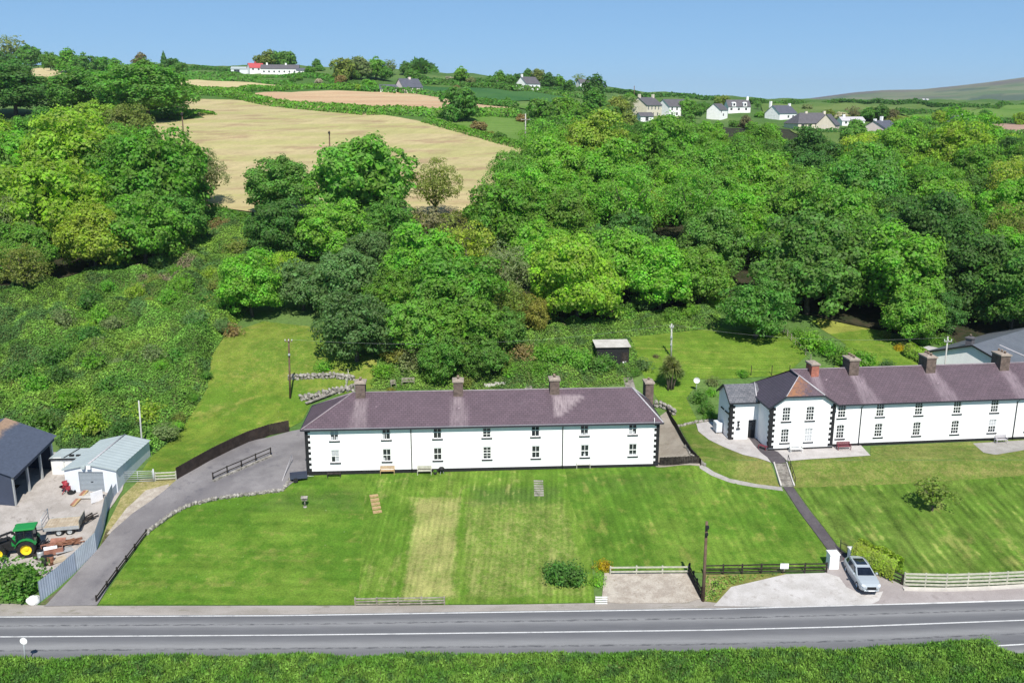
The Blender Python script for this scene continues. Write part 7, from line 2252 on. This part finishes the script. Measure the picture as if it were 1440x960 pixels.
# tractor
def wheel(parent, x, y, r, w, rim, side):
    o = MB()
    prof = [(.58 * r, -w / 2), (.9 * r, -w / 2), (r, -w * .3), (r, w * .3), (.9 * r, w / 2), (.58 * r, w / 2)]
    n = 22
    for i in range(n):
        a, b = 2 * math.pi * i / n, 2 * math.pi * (i + 1) / n
        for (r0, y0), (r1, y1) in zip(prof[:-1], prof[1:]):
            k = 1.03 if i % 2 else 1.0
            o.face([(r0 * math.cos(a), y0, r0 * math.sin(a)), (r1 * k * math.cos(a), y1, r1 * k * math.sin(a)), (r1 * k * math.cos(b), y1, r1 * k * math.sin(b)), (r0 * math.cos(b), y0, r0 * math.sin(b))])
    wl = link('wheel', o.mesh('wheel', M['rubber']), parent, (x, y, r))
    d = MB(); s = side
    for r0, r1, y0, y1 in ((0, .2 * r, .30, .30), (.2 * r, .26 * r, .30, .12), (.26 * r, .5 * r, .12, .2), (.5 * r, .6 * r, .2, .46)):
        for i in range(n):
            a, b = 2 * math.pi * i / n, 2 * math.pi * (i + 1) / n
            q = [(r0 * math.cos(a), s * y0 * w, r0 * math.sin(a)), (r1 * math.cos(a), s * y1 * w, r1 * math.sin(a)), (r1 * math.cos(b), s * y1 * w, r1 * math.sin(b)), (r0 * math.cos(b), s * y0 * w, r0 * math.sin(b))]
            d.face(q if r0 else q[1:] if False else (q if r0 > 0 else [q[0], q[1], q[2]]))
    d.build('rim', M[rim], wl, fix=False)
    return wl

def tractor():
    rear = G(39, 783.5); front = G(4, 788.5)
    d = Vector((front.x - rear.x, front.y - rear.y))
    rz = math.atan2(d.y, d.x)
    # the wheels seen are the near (left hand) ones; the axle centre lies behind them
    ax = Vector((-math.sin(rz), math.cos(rz)))
    c = Vector((rear.x, rear.y)) - ax * .78
    t = thing('tractor', 'green tractor with yellow rims and black loader in the yard', 'tractor', (c.x, c.y, rear.z + .05), rz)
    wb = max(2.3, d.length)
    for s in (-1, 1):
        wheel(t, 0, s * .78, .80, .5, 'yellow_paint', s); wheel(t, wb, s * .76, .68, .45, 'yellow_paint', s)
    b = MB(); b.box((-.3, -.35, .6), (wb + .5, .35, .95)); b.build('chassis', M['black'], t)
    b = MB()
    A = [(.85, -.38, .96), (wb + .55, -.32, .96), (wb + .55, .32, .96), (.85, .38, .96)]; B = [(.85, -.36, 1.62), (wb + .45, -.27, 1.42), (wb + .45, .27, 1.42), (.85, .36, 1.62)]
    b.face(A[::-1]); b.face(B)
    for i in range(4): b.face([A[i], A[(i + 1) % 4], B[(i + 1) % 4], B[i]])
    b.build('bonnet', M['black'], t, bevel=.05)
    b = MB(); b.box((.55, -.42, 1.0), (1.25, .42, 1.68)); b.build('side_panel', M['green_paint'], t, bevel=.04)
    # cab
    b = MB(); b.face([(-.65, -.66, 1.25), (.8, -.66, 1.25), (.72, -.6, 2.5), (-.6, -.6, 2.5)]); b.face([(-.65, .66, 1.25), (.8, .66, 1.25), (.72, .6, 2.5), (-.6, .6, 2.5)])
    b.face([(.8, -.66, 1.25), (.8, .66, 1.25), (.72, .6, 2.5), (.72, -.6, 2.5)]); b.face([(-.65, -.66, 1.25), (-.65, .66, 1.25), (-.6, .6, 2.5), (-.6, -.6, 2.5)])
    b.build('cab_glass', M['carglass'], t)
    for s in (-1, 1):
        b = MB()
        for (x0, x1) in ((.8, .72), (-.65, -.6), (.1, .08)): b.bar((x0, s * .67, 1.2), (x1, s * .61, 2.52), .09, .09)
        b.bar((-.65, s * .67, 1.25), (.8, s * .67, 1.25), .08, .08)
        b.build('cab_frame', M['black'], t)
    b = MB(); b.box((-.85, -.74, 2.5), (.95, .74, 2.68)); b.build('cab_roof', M['green_paint'], t, bevel=.07)
    b = MB(); b.box((-.65, -.63, .95), (.8, .63, 1.22)); b.build('cab_floor', M['green_paint'], t)
    for s in (-1, 1):
        b = MB(); n = 7; ys = sorted((s * .5, s * 1.05))
        pts = [(.93 * math.cos(math.pi * (.1 + .75 * i / n)), .8 + .93 * math.sin(math.pi * (.1 + .75 * i / n))) for i in range(n + 1)]
        for (xa, za), (xb, zb) in zip(pts[:-1], pts[1:]): b.bar((xa, (ys[0] + ys[1]) / 2, za), (xb, (ys[0] + ys[1]) / 2, zb), .55, .05)
        b.build('mudguard', M['green_paint'], t)
        b = MB(); b.bar((.9, s * .55, 1.3), (1.35, s * .55, 2.0), .12, .16); b.bar((1.35, s * .55, 2.0), (wb + 1.5, s * .55, 1.25), .12, .18); b.bar((wb + 1.5, s * .55, 1.25), (wb + 1.9, s * .55, .5), .12, .18)
        b.build('loader_arm', M['black'], t)
        MB().box((.95, s * .72 - .08, 2.3), (1.05, s * .72 + .08, 2.55)).build('mirror', M['black'], t)
    b = MB(); b.bar((wb + 1.9, -1.0, .55), (wb + 1.9, 1.0, .55), .1, .5); b.bar((wb + 2.2, -1.0, .3), (wb + 2.2, 1.0, .3), .6, .06); b.build('bucket', M['black'], t)
    MB().tube([(1.55, .25, 1.5), (1.55, .25, 2.35)], .05, 8).build('exhaust', M['black'], t)
    MB().tube([(2.2, -.2, 1.4), (2.2, -.2, 1.95)], .035, 8).build('air_intake', M['black'], t)
tractor()

def flatbed():
    a, b = ground([(62, 757), (104, 752)])
    rz, L = frame_of(a, b)
    t = thing('flatbed_trailer', 'flat wooden bedded trailer with grey side rails behind the tractor', 'trailer', (a.x, a.y, (a.z + b.z) / 2 + .03), rz)
    d = 2.2; h = .85; L = 3.1
    b = MB()
    for i in range(12): b.box((L * i / 12, 0, h), (L * (i + 1) / 12 - .015, d, h + .06))
    b.build('bed', M['tanbed'], t)
    b = MB(); b.box((0, -.06, h - .22), (L, -.003, h + .1)); b.box((0, d + .003, h - .22), (L, d + .06, h + .1)); b.box((.05, .3, h - .2), (L - .05, .4, h - .005)); b.box((.05, d - .4, h - .2), (L - .05, d - .3, h - .005)); b.build('side_rail', M['metal_grey'], t)
    b = MB(); b.box((L + .003, -.05, h - .1), (L + .06, d + .05, h + .6)); b.build('tailboard', M['greywood'], t)
    b = MB()
    for y in (0, d): b.tube([(-.04, y, h), (-.04, y, h + 1.1)], .035, 6)
    for z in (.4, .75, 1.1): b.tube([(-.04, 0, h + z), (-.04, d, h + z)], .028, 6)
    b.build('headboard', M['metal_grey'], t)
    for x in (L * .42, L * .72):
        for s, y in ((-1, .15), (1, d - .15)): wheel(t, x, y, .38, .26, 'metal_grey', s)
    MB().bar((-.06, d / 2, h - .15), (-1.4, d / 2, .5), .12, .12).build('drawbar', M['metal_grey'], t)
M['tanbed'] = two('pale_worn_planks', (.36, .29, .21), (.45, .38, .29), 1.5, .9)
flatbed()

# the heap between tractor and fence, piece by piece
def slab(name, label, cat, px, py, w, d, h, rz, mat, tilt=(0, 0), dz=0.0):
    g = G(px, py)
    o = MB().box((-w / 2, -d / 2, 0), (w / 2, d / 2, h)).build(name, M[mat], None, g + Vector((0, 0, .08 + dz)), rz, bevel=.01)
    o.rotation_euler = (tilt[0], tilt[1], rz)
    return tag(o, label, cat)
def crate(label, px, py, w, d, h, rz, mat):
    g = G(px, py); t = thing('open_crate', label, 'crate', g + Vector((0, 0, .07)), rz)
    MB().box((-w / 2, -d / 2, 0), (w / 2, d / 2, .05)).build('bottom', M[mat], t)
    for s in (-1, 1):
        MB().box((s * w / 2 - .03, -d / 2, .051), (s * w / 2 + .03, d / 2, h)).build('side_panel', M[mat], t)
        MB().box((-w / 2 + .031, s * d / 2 - .03, .051), (w / 2 - .031, s * d / 2 + .03, h)).build('side_panel', M[mat], t)
crate('rusty red open crate between the tractor and the sheet fence', 74, 777, 1.7, 1.4, .6, .5, 'yard_rust')
slab('white_sheet', 'bright white sheet lying on the scrap heap', 'sheet', 72, 779.5, 1.1, .9, .05, .5, 'tarp', (.12, .05), .45)
slab('rusty_panel', 'tilted brown rusty panel at the back of the scrap heap', 'panel', 82, 768, 1.3, .9, .06, .2, 'yard_rust', (.5, 0), .35)
slab('steel_panel', 'grey steel panel lying beside the sheet fence', 'panel', 90, 776, 1.5, .9, .06, .75, 'metal_grey', (.05, .06), .1)
slab('board_stack', 'pale board stack low on the scrap heap', 'boards', 80, 790, 1.5, .7, .25, .7, 'tanbed')
slab('board_stack', 'dark board stack next to the tractor rear wheel', 'boards', 58, 783, 1.2, .6, .35, 1.0, 'darkwood')
for i, (px, py, mt, lab) in enumerate(((58, 787, 'metal_grey', 'grey drum at the edge of the hedge bush'), (64, 795, 'black', 'black drum beside the hedge bush'), (72, 794, 'rust', 'rusty drum in front of the scrap heap'))):
    g = G(px, py)
    t = thing('drum', lab, 'drum', g + Vector((0, 0, .06)))
    MB().tube([(0, 0, 0), (0, 0, .28), (0, 0, .3), (0, 0, .32), (0, 0, .6), (0, 0, .85)], [.28, .28, .3, .28, .28, .28], 12).build('barrel', M[mt], t)
    MB().tube([(0, 0, .84), (0, 0, .87)], [.29, .29], 12).build('rim', M['black'], t)
rg = random.Random(4)
def poles_heap(name, label, px, py, n, L, rz, mat, spread=.5):
    g = G(px, py); b = MB()
    for i in range(n):
        a = rz + rg.uniform(-.35, .35); x, y = rg.uniform(-spread, spread), rg.uniform(-spread, spread)
        dx, dy = math.cos(a) * L / 2 * rg.uniform(.7, 1), math.sin(a) * L / 2
        b.bar((x - dx, y - dy, .08 + rg.uniform(0, .3)), (x + dx, y + dy, .08 + rg.uniform(0, .5)), .08, .07)
    o = tag(b.build(name, M[mat], None, g + Vector((0, 0, .05))), label, 'scrap')
    return o
o = poles_heap('scrap_iron', 'tangle of dark scrap iron bars beside the flat trailer', 97, 766, 16, 1.9, .3, 'rust')
o = poles_heap('scrap_iron', 'tangle of dark scrap iron behind the tractor', 62, 770, 12, 1.3, 1.2, 'black', .4)
o = poles_heap('scrap_iron', 'loose bars leaning by the sheet fence higher up the yard', 124, 733, 9, 1.6, .9, 'darkwood', .35)
for i, (x0, y0, x1, y1, lab) in enumerate(((101, 712, 121, 690, 'long brown plank lying before the roller shutter, left one'), (103, 713, 123, 691, 'long brown plank lying before the roller shutter, right one'))):
    a, b = ground([(x0, y0), (x1, y1)])
    tag(MB().bar((0, 0, .12), tuple(b - a + Vector((0, 0, .12))), .3, .12).build('plank', M['yard_rust'] if i == 0 else M['tanwood'], None, a + Vector((0, 0, .02))), lab, 'plank')
# red cement mixer
g = G(94, 693.5)
t = thing('cement_mixer', 'small red cement mixer beside the grey shed', 'mixer', g + Vector((0, 0, .07)), .2)
for x in (-.35, .35): MB().bar((x, -.35, 0), (0, 0, .6), .05, .05).build('leg', M['red_paint'], t)
b = MB(); b.tube([(-.1, 0, .55), (-.28, 0, .72), (-.1, -.0, .98), (.22, 0, 1.2)], [.2, .36, .36, .17], 12, caps=False); b.build('drum', M['red_paint'], t)
MB().box((.0, -.18, .35), (.4, .18, .7)).build('motor_box', M['red_paint'], t)
for s in (-.32, .32): MB().tube([(.5, s - .05, .2), (.5, s + .05, .2)], .2, 12).build('wheel', M['rubber'], t)
g = G(101, 693.5)
t = thing('wheel_tyre', 'loose dark tyre lying beside the red mixer', 'tyre', g + Vector((0, 0, .2)), 0)
b = MB()
for k in range(2):
    n = 14
    for i in range(n):
        a, c = 2 * math.pi * i / n, 2 * math.pi * (i + 1) / n
        for r0, r1, z0, z1 in ((.22, .4, .1, .12), (.4, .42, .12, -.1), (.22, .22, .1, -.1)):
            if k == 0: b.face([(r0 * math.cos(a), r0 * math.sin(a), z0), (r1 * math.cos(a), r1 * math.sin(a), z1), (r1 * math.cos(c), r1 * math.sin(c), z1), (r0 * math.cos(c), r0 * math.sin(c), z0)])
b.build('tread', M['rubber'], t)
g = G(135, 705)
slab('white_board', 'white board leaning inside the sheet fence by the shed', 'board', 137, 706, 1.2, .06, 1.1, .9, 'tarp')
slab('concrete_ramp', 'pale concrete ramp before the roller shutter', 'ramp', 128, 698, 2.4, 1.2, .1, .02, 'concrete')

# ------------------------------------------------------------------ the parked car
def car():
    r, f = G(1201, 799), G(1221, 835)
    d = Vector((f.x - r.x, f.y - r.y)); rz = math.atan2(d.y, d.x)
    c = (r + f) / 2
    t = thing('parked_car', 'silver estate car with dark sunroof parked on the pale concrete', 'car', (c.x, c.y, zt(c.x, c.y) + .085), rz)
    # body: rings along x (front positive)
    st = [(-2.30, .72, .42, .70, .86), (-2.22, .84, .30, .80, .95), (-1.9, .90, .24, .86, 1.0), (-1.2, .915, .22, .88, 1.0), (0, .92, .22, .86, .98), (.9, .915, .22, .82, .96), (1.2, .91, .23, .80, .955), (1.75, .89, .24, .74, .90), (2.12, .82, .26, .66, .82), (2.32, .66, .32, .58, .72), (2.38, .48, .38, .54, .62)]
    b = MB(); rings = []
    for x, w, z0, zm, z1 in st:
        rings.append([(x, -w * .93, z0), (x, -w, (z0 + zm) / 2), (x, -w * .99, zm), (x, -w * .90, z1 - .025), (x, -w * .6, z1), (x, 0, z1 + .015), (x, w * .6, z1), (x, w * .90, z1 - .025), (x, w * .99, zm), (x, w, (z0 + zm) / 2), (x, w * .93, z0)])
    n = len(rings[0])
    for A, B in zip(rings[:-1], rings[1:]):
        for i in range(n - 1): b.face([A[i], B[i], B[i + 1], A[i + 1]], 0, None, True)
        b.face([A[n - 1], B[n - 1], B[0], A[0]])
    b.face(rings[0]); b.face(rings[-1][::-1])
    # cabin shell: roof, pillars
    def cab(x, w, z): return [(x, -w, z), (x, w, z)]
    base = [(1.02, .80), (.2, .83), (-1.2, .83), (-2.12, .76)]
    top = [(.18, .60), (-.2, .625), (-1.3, .61), (-1.88, .56)]
    zb = .965; zt_ = [1.36, 1.43, 1.42, 1.34]
    bw = [(x, w, zb + (.0 if i else -.01)) for i, (x, w) in enumerate(base)]
    for s in (-1, 1):
        for i in range(3):
            (xa, wa, za), (xb, wb, zz) = bw[i], bw[i + 1]
            b.face([(xa, s * wa, za), (xb, s * wb, zz), (top[i + 1][0], s * top[i + 1][1], zt_[i + 1]), (top[i][0], s * top[i][1], zt_[i])], 0, None, False)
    for i in range(3):
        b.face([(top[i][0], -top[i][1], zt_[i]), (top[i][0], top[i][1], zt_[i]), (top[i + 1][0], top[i + 1][1], zt_[i + 1]), (top[i + 1][0], -top[i + 1][1], zt_[i + 1])], 0, None, True)
    b.face([(bw[0][0], -bw[0][1], bw[0][2]), (bw[0][0], bw[0][1], bw[0][2]), (top[0][0], top[0][1], zt_[0]), (top[0][0], -top[0][1], zt_[0])])
    b.face([(bw[3][0], -bw[3][1], zb), (bw[3][0], bw[3][1], zb), (top[3][0], top[3][1], zt_[3]), (top[3][0], -top[3][1], zt_[3])])
    body = b.build('body', M['carpaint'], t)
    def lerp4(a, q, u, v, off):
        # point on the quad a(bottom pair) q(top pair)
        p0 = Vector(a[0]).lerp(Vector(a[1]), u); p1 = Vector(q[0]).lerp(Vector(q[1]), u)
        return p0.lerp(p1, v) + off
    def pane(name, bot, tp, m, off, mat='carglass'):
        k = MB(); u0, u1, v0, v1 = m
        k.face([lerp4(bot, tp, u0, v0, off), lerp4(bot, tp, u1, v0, off), lerp4(bot, tp, u1, v1, off), lerp4(bot, tp, u0, v1, off)])
        k.build(name, M[mat], t)
    F0 = [(bw[0][0], -bw[0][1], bw[0][2]), (bw[0][0], bw[0][1], bw[0][2])]; F1 = [(top[0][0], -top[0][1], zt_[0]), (top[0][0], top[0][1], zt_[0])]
    pane('windscreen', F0, F1, (.05, .95, .06, .95), Vector((.012, 0, .012)))
    B0 = [(bw[3][0], -bw[3][1], zb), (bw[3][0], bw[3][1], zb)]; B1 = [(top[3][0], -top[3][1], zt_[3]), (top[3][0], top[3][1], zt_[3])]
    pane('rear_window', B0, B1, (.08, .92, .12, .9), Vector((-.014, 0, .008)))
    for s in (-1, 1):
        for i, m in ((0, (.30, .96, .08, .86)), (1, (.04, .96, .08, .86)), (2, (.04, .72, .10, .84))):
            pane('side_window', [(bw[i][0], s * bw[i][1], bw[i][2]), (bw[i + 1][0], s * bw[i + 1][1], bw[i + 1][2])], [(top[i][0], s * top[i][1], zt_[i]), (top[i + 1][0], s * top[i + 1][1], zt_[i + 1])], m, Vector((0, s * .012, .006)))
    k = MB(); k.face([(-.12, -.46, 1.425), (-.12, .46, 1.425), (-.3, .46, 1.442), (-.3, -.46, 1.442)]); k.face([(-.3, -.46, 1.442), (-.3, .46, 1.442), (-1.25, .45, 1.435), (-1.25, -.45, 1.435)]); k.build('sunroof', M['carglass'], t)
    for s in (-1, 1):
        k = MB(); k.tube([(-.15, s * .6, 1.46), (-1.0, s * .6, 1.47), (-1.75, s * .55, 1.40)], .02, 6); k.build('roof_rail', M['chrome'], t)
        k = MB(); k.box((.62, s * .98 - .09, .96), (.80, s * .98 + .09, 1.1)); k.build('mirror', M['carpaint'], t, bevel=.03)
        k = MB(); k.face([(2.36, s * .40, .66), (2.335, s * .64, .60), (2.17, s * .80, .68), (2.10, s * .74, .815), (2.25, s * .50, .775)]); o = k.build('headlight', M['lamp'], t); o.location = (.03, s * .02, .025)
        k = MB(); k.box((-2.25, min(s * .55, s * .83), .72), (-2.2, max(s * .55, s * .83), .86)); o = k.build('tail_light', M['red_paint'], t); o.location = (-.05, 0, 0)
        for x in (1.42, -1.38): wheel(t, x, s * .80, .33, .22, 'chrome', s)
    k = MB(); k.box((2.34, -.37, .50), (2.425, .37, .665)); k.build('grille', M['black'], t, bevel=.015)
    k = MB(); k.box((2.30, -.62, .26), (2.42, .62, .40)); k.build('bumper', M['carpaint'], t, bevel=.04)
    k = MB(); k.box((2.36, -.5, .405), (2.40, .5, .47)); k.build('air_intake', M['black'], t)
    k = MB(); k.box((2.421, -.26, .29), (2.43, .26, .385)); k.build('number_plate', M['white'], t)
    k = MB(); k.box((.62, .25, .0), (.85, .5, .004)); k2 = k.build('tax_disc', M['tarp'], t); k2.location = (.15, .02, 1.035); k2.rotation_euler = (0, .5, 0)
car()

# ------------------------------------------------------------------ the air
hz = MB().box((-9000, -60, -14), (9000, 7400, 230)).build('haze', [], None)
hm = bpy.data.materials.new('air'); hm.use_nodes = True
ht = hm.node_tree; ht.nodes.remove(ht.nodes['Principled BSDF'])
pv = ht.nodes.new('ShaderNodeVolumePrincipled')
pv.inputs['Color'].default_value = (.80, .88, 1.0, 1); pv.inputs['Density'].default_value = 6.5e-5
pv.inputs['Anisotropy'].default_value = 0.2
ht.links.new(pv.outputs[0], ht.nodes['Material Output'].inputs['Volume'])
hz.data.materials.append(hm)
hz['kind'] = 'stuff'
